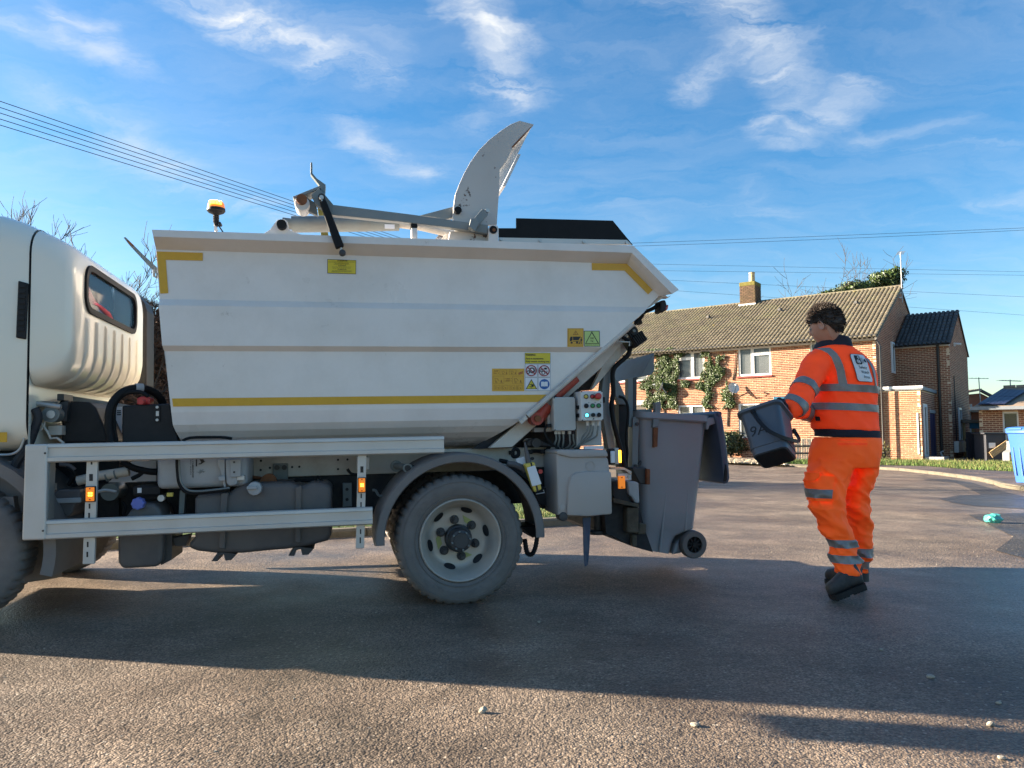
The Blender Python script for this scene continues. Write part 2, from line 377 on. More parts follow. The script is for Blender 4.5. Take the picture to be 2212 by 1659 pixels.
# ------------------------------------------------------------------ building blocks
class G:
    """collects shapes into one mesh"""
    def __init__(s): s.bm = bmesh.new()
    def face(s, pts, mi=0):
        f = s.bm.faces.new([s.bm.verts.new(p) for p in pts]); f.material_index = mi; return f
    def prism(s, pts, y0, y1, axis='y', mi=0):
        def mk(a, b, h):
            return {'y': (a, h, b), 'x': (h, a, b), 'z': (a, b, h)}[axis]
        A = [s.bm.verts.new(mk(p[0], p[1], y0)) for p in pts]
        B = [s.bm.verts.new(mk(p[0], p[1], y1)) for p in pts]
        n = len(pts)
        fs = [s.bm.faces.new(A), s.bm.faces.new(B[::-1])]
        for i in range(n):
            fs.append(s.bm.faces.new((A[i], B[i], B[(i + 1) % n], A[(i + 1) % n])))
        for f in fs: f.material_index = mi
        return s
    def box(s, a, b, m=None, mi=0):
        x0, y0, z0 = a; x1, y1, z1 = b
        vs = [Vector(p) for p in ((x0, y0, z0), (x1, y0, z0), (x1, y1, z0), (x0, y1, z0), (x0, y0, z1), (x1, y0, z1), (x1, y1, z1), (x0, y1, z1))]
        if m is not None: vs = [m @ p for p in vs]
        V = [s.bm.verts.new(p) for p in vs]
        for q in ((0, 3, 2, 1), (4, 5, 6, 7), (0, 1, 5, 4), (1, 2, 6, 5), (2, 3, 7, 6), (3, 0, 4, 7)):
            f = s.bm.faces.new([V[i] for i in q]); f.material_index = mi
        return s
    def rings(s, rs, cap=True, mi=0, closed=False):
        V = [[s.bm.verts.new(p) for p in r] for r in rs]
        n = len(rs[0])
        m = len(V) if closed else len(V) - 1
        for j in range(m):
            A = V[j]; B = V[(j + 1) % len(V)]
            k = mi[j] if isinstance(mi, (list, tuple)) else mi
            for i in range(n):
                f = s.bm.faces.new((A[i], A[(i + 1) % n], B[(i + 1) % n], B[i])); f.material_index = k
        if cap and not closed:
            f = s.bm.faces.new(V[0][::-1]); f.material_index = mi[0] if isinstance(mi, (list, tuple)) else mi
            f = s.bm.faces.new(V[-1]); f.material_index = mi[-1] if isinstance(mi, (list, tuple)) else mi
        return s
    def cyl(s, p0, p1, r, n=16, r2=None, cap=True, mi=0):
        p0 = Vector(p0); p1 = Vector(p1); d = (p1 - p0).normalized()
        a = d.orthogonal().normalized(); b = d.cross(a)
        r2 = r if r2 is None else r2
        rs = [[p + (a * math.cos(t) + b * math.sin(t)) * q for t in [2 * math.pi * i / n for i in range(n)]] for p, q in ((p0, r), (p1, r2))]
        return s.rings(rs, cap, mi)
    def tube(s, pts, r, n=8, cap=True, mi=0):
        pts = [Vector(p) for p in pts]
        rs = []; a = None
        for i, p in enumerate(pts):
            d = (pts[min(i + 1, len(pts) - 1)] - pts[max(i - 1, 0)])
            if d.length < 1e-9: d = Vector((0, 0, 1))
            d.normalize()
            if a is None: a = d.orthogonal().normalized()
            else:
                a = a - d * a.dot(d)
                a = a.normalized() if a.length > 1e-6 else d.orthogonal().normalized()
            b = d.cross(a)
            q = r[i] if isinstance(r, (list, tuple)) else r
            rs.append([p + (a * math.cos(t) + b * math.sin(t)) * q for t in [2 * math.pi * k / n for k in range(n)]])
        return s.rings(rs, cap, mi)
    def lathe(s, prof, o, ax='y', n=48, mi=0, cap=False):
        """prof: list of (radius, distance along axis)"""
        o = Vector(o); rs = []
        for (r, h) in prof:
            ring = []
            for i in range(n):
                t = 2 * math.pi * i / n
                c, q = r * math.cos(t), r * math.sin(t)
                ring.append(o + Vector({'y': (c, h, q), 'z': (c, q, h), 'x': (h, c, q)}[ax]))
            rs.append(ring)
        return s.rings(rs, cap, mi)
    def bevel(s, w=.005, seg=2, ang=35):
        bmesh.ops.recalc_face_normals(s.bm, faces=s.bm.faces)
        es = [e for e in s.bm.edges if len(e.link_faces) == 2 and e.calc_face_angle(0) > R(ang)]
        if es: bmesh.ops.bevel(s.bm, geom=es, offset=w, segments=seg, profile=.5, affect='EDGES', clamp_overlap=True)
        return s
    def xf(s, m):
        bmesh.ops.transform(s.bm, matrix=m, verts=s.bm.verts); return s

def finish(o, label=None, cat=None, group=None, kind=None):
    if label: o['label'] = label
    if cat: o['category'] = cat
    if group: o['group'] = group
    if kind: o['kind'] = kind
    return o
def obj(name, g, m, parent=None, smooth=False, recalc=True, label=None, cat=None, group=None, kind=None, sharp=40):
    bm = g.bm if isinstance(g, G) else g
    if recalc: bmesh.ops.recalc_face_normals(bm, faces=bm.faces)
    me = bpy.data.meshes.new(name)
    bm.to_mesh(me); bm.free()
    for q in (m if isinstance(m, (list, tuple)) else [m]): me.materials.append(MATS[q])
    if smooth:
        me.polygons.foreach_set('use_smooth', [True] * len(me.polygons))
        if sharp: me.set_sharp_from_angle(angle=R(sharp))
    o = bpy.data.objects.new(name, me); COL.objects.link(o)
    if parent is not None: o.parent = parent
    return finish(o, label, cat, group, kind)
def thing(name, label, cat, m=None, loc=None, group=None):
    o = bpy.data.objects.new(name, None); COL.objects.link(o)
    o.empty_display_size = .2
    if m is not None: o.matrix_world = m
    if loc is not None: o.location = loc
    return finish(o, label, cat, group)
def dup(o, parent=None):
    c = o.copy(); COL.objects.link(c)
    c.parent = parent
    return c
def dup_tree(root):
    r = root.copy(); COL.objects.link(r)
    for ch in list(root.children):
        c = dup(ch, r)
        for gch in list(ch.children): dup(gch, c)
    return r
def place(name, mesh_obj_data, parent, m):
    o = bpy.data.objects.new(name, mesh_obj_data); COL.objects.link(o); o.parent = parent; o.matrix_local = m; return o
def remesh(bm, voxel, smooth_it=2):
    me = bpy.data.meshes.new('tmp'); bm.to_mesh(me); bm.free()
    o = bpy.data.objects.new('tmp', me); COL.objects.link(o)
    md = o.modifiers.new('r', 'REMESH'); md.mode = 'VOXEL'; md.voxel_size = voxel
    ms = o.modifiers.new('s', 'SMOOTH'); ms.iterations = smooth_it; ms.factor = .5
    dg = bpy.context.evaluated_depsgraph_get()
    out = bmesh.new(); out.from_mesh(bpy.data.meshes.new_from_object(o.evaluated_get(dg)))
    bpy.data.objects.remove(o); return out
def text_bm(s, size, bold=0.0, align='CENTER', shear=0.0):
    cu = bpy.data.curves.new('t', 'FONT'); cu.body = s; cu.size = size; cu.align_x = align; cu.align_y = 'CENTER'
    cu.offset = bold; cu.shear = shear; cu.resolution_u = 2
    o = bpy.data.objects.new('t', cu); COL.objects.link(o)
    dg = bpy.context.evaluated_depsgraph_get()
    bm = bmesh.new(); bm.from_mesh(bpy.data.meshes.new_from_object(o.evaluated_get(dg)))
    bpy.data.objects.remove(o); return bm
def add_bm(g, bm, m):
    bmesh.ops.transform(bm, matrix=m, verts=bm.verts)
    me = bpy.data.meshes.new('x'); bm.to_mesh(me); bm.free()
    g.bm.from_mesh(me); bpy.data.meshes.remove(me)
def catmull(P, t):
    n = len(P) - 1
    i = min(int(t * n), n - 1); f = t * n - i
    p0, p1, p2, p3 = P[max(i - 1, 0)], P[i], P[i + 1], P[min(i + 2, n)]
    out = []
    for a, b, c, d in zip(p0, p1, p2, p3):
        out.append(.5 * ((2 * b) + (-a + c) * f + (2 * a - 5 * b + 4 * c - d) * f * f + (-a + 3 * b - 3 * c + d) * f ** 3))
    return out
def smooth_path(pts, n):
    P = [tuple(p) for p in pts]
    return [Vector(catmull(P, i / (n - 1))) for i in range(n)]
def rrect(w, h, r, n=4):           # rounded rectangle outline, half sizes
    out = []
    for (cx, cy, a0) in ((w - r, h - r, 0), (-w + r, h - r, 90), (-w + r, -h + r, 180), (w - r, -h + r, 270)):
        for i in range(n + 1):
            a = R(a0 + 90 * i / n); out.append((cx + r * math.cos(a), cy + r * math.sin(a)))
    return out
XZ = Matrix(((1, 0, 0, 0), (0, 0, -1, 0), (0, 1, 0, 0), (0, 0, 0, 1)))   # lays (x, y) drawings into the x-z plane facing -y
# ================================================================== ground and road
def sheet(name, pts, z, m, kind='structure', z0=None):
    g = G()
    if z0 is None: g.face([(p[0], p[1], z) for p in pts])
    else: g.prism([(p[0], p[1]) for p in pts], z0, z, axis='z')
    o = obj(name, g, m, kind=kind)
    if z0 is None and o.data.polygons[0].normal.z < 0: o.data.flip_normals()
    return o
sheet('ground', [(-900, -300), (900, -300), (900, 1500), (-900, 1500)], -0.03, 'grass')
sheet('road', [(-60, -25), (60, -25), (60, 60), (-60, 60)], 0.0, 'road_tarmac')

def g2(px, py, z=0): p = onground(px, py, z); return Vector((p.x, p.y))
kA = [Vector(p) for p in ((-20, -.55), (-8, 4.67), (-3, 6.84), (.43, 8.33), (1.25, 8.8), (2.0, 9.7), (2.25, 11.5), (2.9, 14), (4.3, 19), (6.0, 24.2), (7.1, 26.6))]
kB = [g2(1577, 1002.5), g2(1741, 1010), g2(1900, 1014), g2(1998, 1023), g2(2075, 1033), g2(2133, 1043), g2(2212, 1060.6), Vector((10.2, 11.0)), Vector((11.5, 7.0)), Vector((12.0, 2.0)), Vector((12, -20))]
kline = kA + kB
def resample(P, step):
    out = [P[0].copy()]; d = 0.0; nxt = step; L = 0
    for a, b in zip(P, P[1:]):
        seg = (b - a).length
        while nxt <= L + seg:
            out.append(a + (b - a) * ((nxt - L) / seg)); nxt += step
        L += seg
    return out
kfine = [Vector(p[:2]) for p in smooth_path([Vector((*p, 0)) for p in kline], 220)]
# raised land beyond the kerb: verge behind the truck on the left, pavement on the right
KW, KH = .125, .08
def offset(P, d):
    out = []
    for i, p in enumerate(P):
        t = (P[min(i + 1, len(P) - 1)] - P[max(i - 1, 0)]).normalized()
        out.append(p + Vector((-t.y, t.x)) * d)
    return out
inner = offset(kfine, KW)
isplit = min(range(len(kfine)), key=lambda i: (kfine[i] - kB[0]).length)
corner_far = Vector((6.0, 45))
vl = [tuple(p) for p in inner[:isplit + 1]]
sheet('verge', vl + [(7.9, 28), (2, 60), (-60, 60), (-60, -.5)], KH - .012, 'soil', z0=-.02)
pr = [tuple(p) for p in inner[isplit:]]
sheet('pavement', [(7.9, 28), (8, 60)] [::-1][1:] + pr + [(70, -20), (70, 60), (8, 60)], KH - .012, 'pavement_tarmac', z0=-.02)

# kerb stones, each one a piece
kb = G()
bed = [p for p in kfine]
outer = offset(kfine, .01)
innr = offset(kfine, KW - .01)
for i in range(len(kfine) - 1):
    a, b, c, d = outer[i], outer[i + 1], innr[i + 1], innr[i]
    kb.face([(a.x, a.y, .06), (b.x, b.y, .06), (c.x, c.y, .06), (d.x, d.y, .06)])
kerb = obj('kerb', kb, 'kerb_stone', kind='structure')
pts = resample(kfine, .92)
for i in range(len(pts) - 1):
    a, b = pts[i], pts[i + 1]
    m = (a + b) / 2
    if m.x < -9 or (m.y < 1): continue
    t = (b - a).normalized(); nrm = Vector((-t.y, t.x)); dz = rnd.uniform(-.006, .004)
    g = G(); L = (b - a).length / 2 - .005
    g.prism([(0.0 + rnd.uniform(-.006, .006), -.01), (KW, -.01), (KW, KH + dz), (.03, KH + dz), (.006, KH - .025 + dz)], -L, L, axis='y')
    o = obj('kerb_stone', g, 'kerb_stone', kerb)
    # local x -> inward normal, local y -> along
    o.matrix_local = Matrix(((nrm.x, t.x, 0, m.x), (nrm.y, t.y, 0, m.y), (0, 0, 1, 0), (0, 0, 0, 1)))

# dark repairs in the road surface
def patch(pp, z=.004):
    P = [onground(*q) for q in pp]
    sheet('road_patch', [(p.x, p.y) for p in P], z, 'road_patch')
patch([cS2(0, 1290), cS2(240, 1290), cS2(520, 1330), cS2(700, 1385), cS2(1400, 1560), cS2(1400, 1640), cS2(560, 1590), cS2(330, 1560), cS2(150, 1510), cS2(380, 1470), cS2(620, 1465), cS2(520, 1410), cS2(330, 1330), cS2(0, 1305)])
patch([(2090, 1112), (2300, 1105), (2300, 1230), (2150, 1190), (2190, 1160)])

# grass strips, gravel, garden soil
def grass_stuff(name, poly, n, m, z, h0, h1, seedv, w=.012):
    rg_ = random.Random(seedv); g = G()
    xs = [p[0] for p in poly]; ys = [p[1] for p in poly]
    def inside(x, y):
        c = False; j = len(poly) - 1
        for i in range(len(poly)):
            if (poly[i][1] > y) != (poly[j][1] > y) and x < (poly[j][0] - poly[i][0]) * (y - poly[i][1]) / (poly[j][1] - poly[i][1]) + poly[i][0]: c = not c
            j = i
        return c
    vs = []; fs = []; k = 0
    while k < n:
        x = rg_.uniform(min(xs), max(xs)); y = rg_.uniform(min(ys), max(ys))
        if not inside(x, y): continue
        if mnoise.noise(Vector((x * .9, y * .9, seedv))) < rg_.uniform(-.5, .1): k += .2; continue
        a = rg_.uniform(0, 6.28); hh = rg_.uniform(h0, h1); b = rg_.uniform(0, 6.28); le = rg_.uniform(.1, .8) * hh
        dx, dy = math.cos(a) * w, math.sin(a) * w
        i0 = len(vs)
        vs += [(x - dx, y - dy, z), (x + dx, y + dy, z), (x + math.cos(b) * le, y + math.sin(b) * le, z + hh)]
        fs.append((i0, i0 + 1, i0 + 2)); k += 1
    me = bpy.data.meshes.new(name); me.from_pydata(vs, [], fs); me.materials.append(MATS[m])
    o = bpy.data.objects.new(name, me); COL.objects.link(o); o['kind'] = 'stuff'; return o
def P2(*pp): return [(lambda p: (p.x, p.y))(onground(*q, KH)) for q in pp]
strip = P2((1900, 1004), (2000, 1006), (2090, 1013), (2180, 1017), (2330, 1024), (2330, 1002), (2000, 996), (1900, 994))
sheet('grass_strip', strip, KH - .006, 'grass')
grass_stuff('grass', strip, 14000, 'grass', KH - .006, .03, .12, 3, .011)
grass_stuff('grass', strip, 3500, 'grass_dry', KH - .006, .04, .17, 4, .009)
strip2 = P2((1690, 1001), (1900, 1008), (1900, 999), (1700, 995))
sheet('grass_strip', strip2, KH - .005, 'grass')
grass_stuff('grass', strip2, 2500, 'grass', KH - .006, .04, .16, 5, .014)
vg = [(-9, 4.8), (-3, 7.05), (.4, 8.5), (1.5, 9.6), (2.1, 11.5), (.5, 12.5), (-3, 10.5), (-9, 8)]
sheet('grass_strip', vg, KH - .006, 'grass')
grass_stuff('grass', vg, 9000, 'grass', KH - .006, .03, .10, 6, .006)
grass_stuff('grass', [(-3, 7.0), (.4, 8.45), (1.4, 9.2), (1.2, 9.5), (-3, 7.4)], 900, 'grass_dry', KH - .006, .05, .14, 8, .004)
gb = P2((1560, 998.5), (1700, 1004), (1690, 996), (1660, 991), (1560, 990))
sheet('gravel_bed', gb, KH - .005, 'gravel')
gg = G(); r_ = random.Random(5)
for i in range(900):
    t = r_.random(); s_ = r_.random()
    a = Vector(gb[0]).lerp(Vector(gb[1]), t); b = Vector(gb[4]).lerp(Vector(gb[2]), t); p = a.lerp(b, s_)
    q = r_.uniform(.02, .05)
    gg.box((p.x - q, p.y - q, KH - .01), (p.x + q, p.y + q * .8, KH + q * .7), None)
obj('gravel', gg, 'gravel', kind='stuff')

# ================================================================== houses
def hidden(px, py):
    if 1683 < px < 1900 and 660 < py < 1010: return True
    if px < 1375 or px > 2215 or py > 1015: return True
    if px < 1575 and py > 878: return True
    if 1604 < px < 1712 and py > 885: return True
    if px < 1412 and py > 760: return True
    return False
def project(p):
    d = p - CAMP; c, s = math.cos(PITCH), math.sin(PITCH)
    f = d.y * c + d.z * s; u = -d.y * s + d.z * c
    if f < .1: return (-9999, -9999)
    return (1106 + FPX * d.x / f, 829.5 - FPX * u / f)
BRW, BRH, BP, RP = .208, .059, .225, .0765
class Walls:
    def __init__(s, parent, mw): s.par = parent; s.mw = mw; s.cand = []; s.part = {}; s.quota = 300
    def wall(s, o, u, n, W, H, holes=(), m='brick', zfun=None, back=.12, seedv=1, bricks=True, x0=0.0):
        o = Vector(o); u = Vector(u).normalized(); n = Vector(n).normalized()
        r_ = random.Random(seedv)
        # mortar backing, open at the holes
        xs = sorted({x0, W, *[h[0] for h in holes], *[h[1] for h in holes]}); zs = sorted({0, H, *[h[2] for h in holes], *[h[3] for h in holes]})
        g = G(); up = Vector((0, 0, 1))
        M_ = Matrix((u, -n, up)).transposed().to_4x4(); M_.translation = o
        if zfun is None:
            for a, b in zip(xs, xs[1:]):
                for c, d in zip(zs, zs[1:]):
                    cx, cz = (a + b) / 2, (c + d) / 2
                    if any(h[0] < cx < h[1] and h[2] < cz < h[3] for h in holes): continue
                    g.box((a, .0045, c), (b, back, d), M_)
        else:
            g.prism(zfun('poly'), .0045, back, axis='y').xf(M_)
        obj('wall', g, 'mortar', s.par)
        if not bricks: return
        for j in range(int(H / RP)):
            z = (j + .5) * RP; off = 0 if j % 2 else -BP / 2
            lo, hi = (x0, W) if zfun is None else zfun(z)
            i = int((lo - off) / BP) - 1
            while True:
                a = off + i * BP; b = a + BRW; i += 1
                if a > hi: break
                segs = [(max(a, lo + .003), min(b, hi - .003))]
                for h in holes:
                    if not (h[2] - .01 < z < h[3] + .01): continue
                    ns = []
                    for (p, q) in segs:
                        if q <= h[0] or p >= h[1]: ns.append((p, q)); continue
                        if p < h[0] - .04: ns.append((p, h[0] - .004))
                        if q > h[1] + .04: ns.append((h[1] + .004, q))
                    segs = ns
                for (p, q) in segs:
                    if q - p < .035: continue
                    jx = r_.uniform(-.003, .003)
                    c = o + u * ((p + q) / 2 + jx * .5) + up * z + n * r_.uniform(-.002, .004)
                    mm = M_.copy(); mm.translation = c
                    mm = mm @ Matrix.Diagonal(((q - p) / BRW, -1, 1, 1)) if False else mm
                    full = abs((q - p) - BRW) < .004
                    s.cand.append((c, M_, q - p, full, m))
    def build(s):
        sc = []
        for k, (c, M_, w, full, m) in enumerate(s.cand):
            wp = s.mw @ c; pp = project(wp)
            sc.append(((wp - CAMP).length if (full and not hidden(*pp)) else 1e9, k))
        sc.sort(); ind = {k for d, k in sc[:s.quota] if d < 1e8}
        rest = {}
        F = Matrix.Diagonal((1, -1, 1, 1))       # the mesh's outward face looks along -y of the wall frame
        for k, (c, M_, w, full, m) in enumerate(s.cand):
            if k in ind:
                mm = M_.copy(); mm.translation = c
                o = bpy.data.objects.new('brick', BRICK_ME2[m]); COL.objects.link(o); o.parent = s.par; o.matrix_local = mm
            else: rest.setdefault(m, []).append((c, M_, w))
        for m, L in rest.items():
            vs = []; fs = []
            for (c, M_, w) in L:
                i0 = len(vs); R3 = M_.to_3x3()
                for y in (.022, 0):
                    for (sx, sz) in ((-1, -1), (1, -1), (1, 1), (-1, 1)):
                        vs.append(c + R3 @ Vector((sx * w / 2, y, sz * BRH / 2)))
                fs += [(i0 + 4, i0 + 5, i0 + 6, i0 + 7), (i0, i0 + 1, i0 + 5, i0 + 4), (i0 + 1, i0 + 2, i0 + 6, i0 + 5), (i0 + 2, i0 + 3, i0 + 7, i0 + 6), (i0 + 3, i0, i0 + 4, i0 + 7)]
            me = bpy.data.meshes.new('brickwork'); me.from_pydata(vs, [], fs); me.materials.append(MATS[m])
            o = bpy.data.objects.new('brickwork', me); COL.objects.link(o); o.parent = s.par; o['kind'] = 'stuff'
BRICK_ME2 = {}
for k in ('brick', 'brick_pale', 'brick_red', 'brick_dark'):
    vs = []; fs = [(4, 5, 6, 7), (0, 1, 5, 4), (1, 2, 6, 5), (2, 3, 7, 6), (3, 0, 4, 7)]
    for y in (.022, 0):
        for (sx, sz) in ((-1, -1), (1, -1), (1, 1), (-1, 1)): vs.append((sx * BRW / 2, y, sz * BRH / 2))
    me = bpy.data.meshes.new('brick'); me.from_pydata(vs, [], fs); me.materials.append(MATS[k]); BRICK_ME2[k] = me

# ---- roof tiles
def tile_mesh(w, ln, m):
    n = [(0, .0), (.05, .0), (.075, .052), (.15, .068), (.30, .066), (.41, .05), (.43, .0), (.55, .0), (.575, .052), (.65, .068), (.80, .066), (.91, .05), (.93, .0), (1.0, .0)]
    vs = []; fs = []
    for (x, z) in n: vs.append((x * w, 0, z + .022))
    for (x, z) in n: vs.append((x * w, ln, z - .002))
    for (x, z) in n: vs.append((x * w, 0, z - .004))
    k = len(n)
    for i in range(k - 1):
        fs.append((i, i + 1, k + i + 1, k + i)); fs.append((2 * k + i, 2 * k + i + 1, i + 1, i))
    fs.append((0, k, 2 * k)); fs.append((k - 1, 3 * k - 1, 2 * k - 1))
    me = bpy.data.meshes.new('roof_tile'); me.from_pydata(vs, [], fs); me.materials.append(MATS[m]); return me
def tile_roof(parent, mw, o, ex, es, W, L, tw, gauge, m, quota, backmat='timber_dark', holes=()):
    o = Vector(o); ex = Vector(ex).normalized(); es = Vector(es).normalized(); nn = ex.cross(es)
    me = tile_mesh(tw, gauge * 1.12, m)
    M_ = Matrix((ex, es, nn)).transposed().to_4x4()
    r_ = random.Random(11); cand = []
    cols = int(W / tw + .5); rows = int(L / gauge + .5)
    for j in range(rows):
        for i in range(cols):
            x, y = W - (i + 1) * tw, j * gauge
            if any(h[0] < x + tw / 2 < h[1] and h[2] < y < h[3] for h in holes): continue
            p = o + ex * (x + r_.uniform(-.004, .004)) + es * (y + r_.uniform(-.008, .008)) + nn * r_.uniform(0, .006)
            mm = M_ @ Matrix.Rotation(r_.uniform(-.012, .012), 4, 'Z'); mm.translation = p
            wp = mw @ p; pp = project(wp)
            cand.append(((wp - CAMP).length if (1380 < pp[0] < 2100 and not (1740 < pp[0] < 1825 and pp[1] > 665)) else 1e9, len(cand), mm))
    order = sorted(cand, key=lambda c: c[0]); ind = {c[1] for c in order[:quota] if c[0] < 1e8}
    vs = []; fs = []; src = [vv.co.copy() for vv in me.vertices]; sf = [tuple(p.vertices) for p in me.polygons]
    for d, k, mm in cand:
        if k in ind: place('roof_tile', me, parent, mm)
        else:
            i0 = len(vs); vs += [mm @ c for c in src]; fs += [tuple(i0 + q for q in f) for f in sf]
    if vs:
        m2 = bpy.data.meshes.new('roof_tiling'); m2.from_pydata(vs, [], fs); m2.materials.append(MATS[m])
        ob = bpy.data.objects.new('roof_tiling', m2); COL.objects.link(ob); ob.parent = parent; ob['kind'] = 'stuff'

def window(parent, o, u, n, x0, x1, z0, z1, panes, curtain=True, sill=True, depth=.05, cross=.045, name='window'):
    """panes: list of (fx0, fx1, fz0, fz1) fractions of the opening taken by each glazed light"""
    o = Vector(o); u = Vector(u).normalized(); n = Vector(n).normalized()
    M_ = Matrix((u, -n, Vector((0, 0, 1)))).transposed().to_4x4(); M_.translation = o
    w, h = x1 - x0, z1 - z0
    g = G()
    xs = sorted({0, 1, *[p[0] for p in panes], *[p[1] for p in panes]}); zs = sorted({0, 1, *[p[2] for p in panes], *[p[3] for p in panes]})
    for a, b in zip(xs, xs[1:]):
        for c, d in zip(zs, zs[1:]):
            if any(p[0] < (a + b) / 2 < p[1] and p[2] < (c + d) / 2 < p[3] for p in panes): continue
            g.box((x0 + a * w, depth, z0 + c * h), (x0 + b * w, depth + .06, z0 + d * h), M_)
    fr = obj(name, g, 'upvc_white', parent)
    for p in panes:
        g = G(); g.box((x0 + p[0] * w, depth + .03, z0 + p[2] * h), (x0 + p[1] * w, depth + .036, z0 + p[3] * h), M_)
        # slim casement edge round each light, a little proud
        obj('pane', g, 'window_glass', fr)
        e = .018; g = G()
        for (a, b, c, d) in ((p[0] * w, p[1] * w, p[2] * h, p[2] * h + e), (p[0] * w, p[1] * w, p[3] * h - e, p[3] * h), (p[0] * w, p[0] * w + e, p[2] * h + e, p[3] * h - e), (p[1] * w - e, p[1] * w, p[2] * h + e, p[3] * h - e)):
            g.box((x0 + a, depth - .012, z0 + c), (x0 + b, depth + .03, z0 + d), M_)
        obj('casement', g, 'upvc_white', fr)
    if sill:
        g = G(); g.box((x0 - .06, -.06, z0 - .07), (x1 + .06, depth + .05, z0 - .002), M_); obj('sill', g, 'sill_red', fr)
    return fr

house = thing('brick_house', 'two storey red brick house with brown pantiled roof, chimney and ivy on its front', 'house', m=HS.m)
hw = Walls(house, HS.m)
apex = HS.x(1945, 622, 0.0)
DH = 2 * apex.y; RZ = apex.z
EZ = 5.02
HL = 15.5
def hp(c): return HS.y(*c, 0.0)
def rect(tl, br): a = hp(tl); b = hp(br); return a.x, b.x, b.z, a.z
w3 = rect(cR2(1247, 101), cR2(1618, 413))
zU0, zU1 = w3[2], w3[3]
w2x0 = hp(cR2(572, 300)).x; w2x1 = hp(cR2(877, 300)).x
w1x0 = hp(cR2(35, 250)).x - .6; w1x1 = hp(cR2(250, 250)).x
w4x0 = hp(cP(806, 520)).x
l3 = rect(cR2(1252, 727), cR2(1630, 1112))
l2x0 = hp(cR2(585, 760)).x; l2x1 = hp(cR2(880, 760)).x
upper = [(w1x0, w1x1, zU0, zU1), (w2x0, w2x1, zU0, zU1), w3, (w4x0, w4x0 + 1.15, zU0, zU1)]
doorx = hp(cR2(-60, 800)).x
lower = [(l2x0, l2x1, l3[3] - 1.2, l3[3]), l3, (doorx, hp(cR2(235, 700)).x, .1, hp(cR2(150, 700)).z)]
holes = [(a + HL, b + HL, c, d) for (a, b, c, d) in upper + lower]
hw.wall((-HL, 0, 0), (1, 0, 0), (0, -1, 0), HL, EZ, holes, 'brick', seedv=2)
for k, (a, b, c, d) in enumerate(upper):
    pn = [(.045, .40, .05, .94), (.47, .955, .76, .94), (.47, .955, .05, .68)] if k in (2, 3) else [(.05, .52, .76, .94), (.05, .52, .05, .68), (.60, .955, .05, .94)]
    window(house, (0, 0, 0), (1, 0, 0), (0, -1, 0), a, b, c, d, pn)
a, b, c, d = lower[0]; window(house, (0, 0, 0), (1, 0, 0), (0, -1, 0), a, b, c, d, [(.05, .45, .07, .93), (.52, .95, .07, .93)])
a, b, c, d = lower[1]; window(house, (0, 0, 0), (1, 0, 0), (0, -1, 0), a, b, c, d, [(.05, .52, .79, .95), (.60, .95, .79, .95), (.05, .52, .05, .73), (.60, .95, .05, .73)])
# rooms behind the glass
g = G(); g.box((-HL + .2, .13, .05), (-.2, .2, 4.9)); obj('inner_wall', g, 'curtain', house)
# front door in its recess
a, b, c, d = lower[2]
g = G(); g.box((a, .05, c), (b, .1, d - .25)); obj('door', g, 'timber_dark', house)
g = G(); g.box((a - .1, -.02, d - .22), (b + .25, .06, d + .03)); obj('door_head', g, 'concrete', house)
# gables
def gab(z):
    if z == 'poly': return [(0, 0), (DH, 0), (DH, EZ - .02), (DH / 2, RZ - .05), (0, EZ - .02)]
    if z < EZ: return (0, DH)
    k = (z - EZ) / (RZ - EZ) * DH / 2
    return (k, DH - k)
hw.wall((0, 0, 0), (0, 1, 0), (1, 0, 0), DH, RZ - .08, (), 'brick_red', zfun=gab, seedv=3)
# roof
sl = Vector((0, DH / 2 + .32, (RZ - EZ) * (1 + .32 / (DH / 2)))); SL = sl.length; es = sl.normalized()
o0 = Vector((-HL - .2, -.32, RZ - sl.z + .06))
g = G()
g.prism([(-.30, RZ - sl.z + .04), (DH / 2, RZ + .03), (DH + .30, RZ - sl.z + .04), (DH / 2, RZ - .08)], -HL - .15, .05, axis='x'); obj('roof', g, 'timber_dark', house)
tile_roof(house, HS.m, o0, (1, 0, 0), es, HL + .32, SL, .36, .335, 'roof_tile', 240)
g = G(); rr = random.Random(3)
n = int(HL / .42)
for i in range(n):
    x = .1 - (i + 1) * .42
    g2_ = G(); g2_.cyl((x + .01, DH / 2, RZ + .03), (x + .415, DH / 2, RZ + .03 + rr.uniform(0, .012)), .12, 10); obj('ridge_tile', g2_, 'roof_tile', house, smooth=True)
g = G(); g.box((-HL - .2, -.06, EZ - .16), (.03, .0, EZ + .02)); obj('fascia', g, 'upvc_white', house)
g = G(); g.cyl((-HL - .2, -.135, EZ + .03), (.06, -.135, EZ + .03), .06, 10); obj('gutter', g, 'gutter_black', house, smooth=True)
for i in range(12):
    g = G(); g.cyl((-.9 - i * 1.05, -.135, EZ + .028), (-.82 - i * 1.05, -.135, EZ + .028), .068, 10); obj('gutter_clip', g, 'gutter_black', house, smooth=True)
g = G(); g.box((-.02, -.3, RZ - sl.z - .02), (.03, -.25, RZ - sl.z)); 
vx = Vector((0, es.y, es.z))
bgm = G(); bgm.tube([(.05, -.28, RZ - sl.z + .03), (.05, DH / 2, RZ + .02)], .05, 6); obj('verge_trim', bgm, 'concrete', house)
# downpipe at the corner
dx = hp(cS(478, 700)).x
g = G(); g.tube([(dx, -.135, EZ - .02), (dx, -.13, EZ - .15), (dx + .12, -.06, EZ - .40), (dx + .12, -.06, .1)], .035, 8); obj('downpipe', g, 'gutter_black', house, smooth=True)
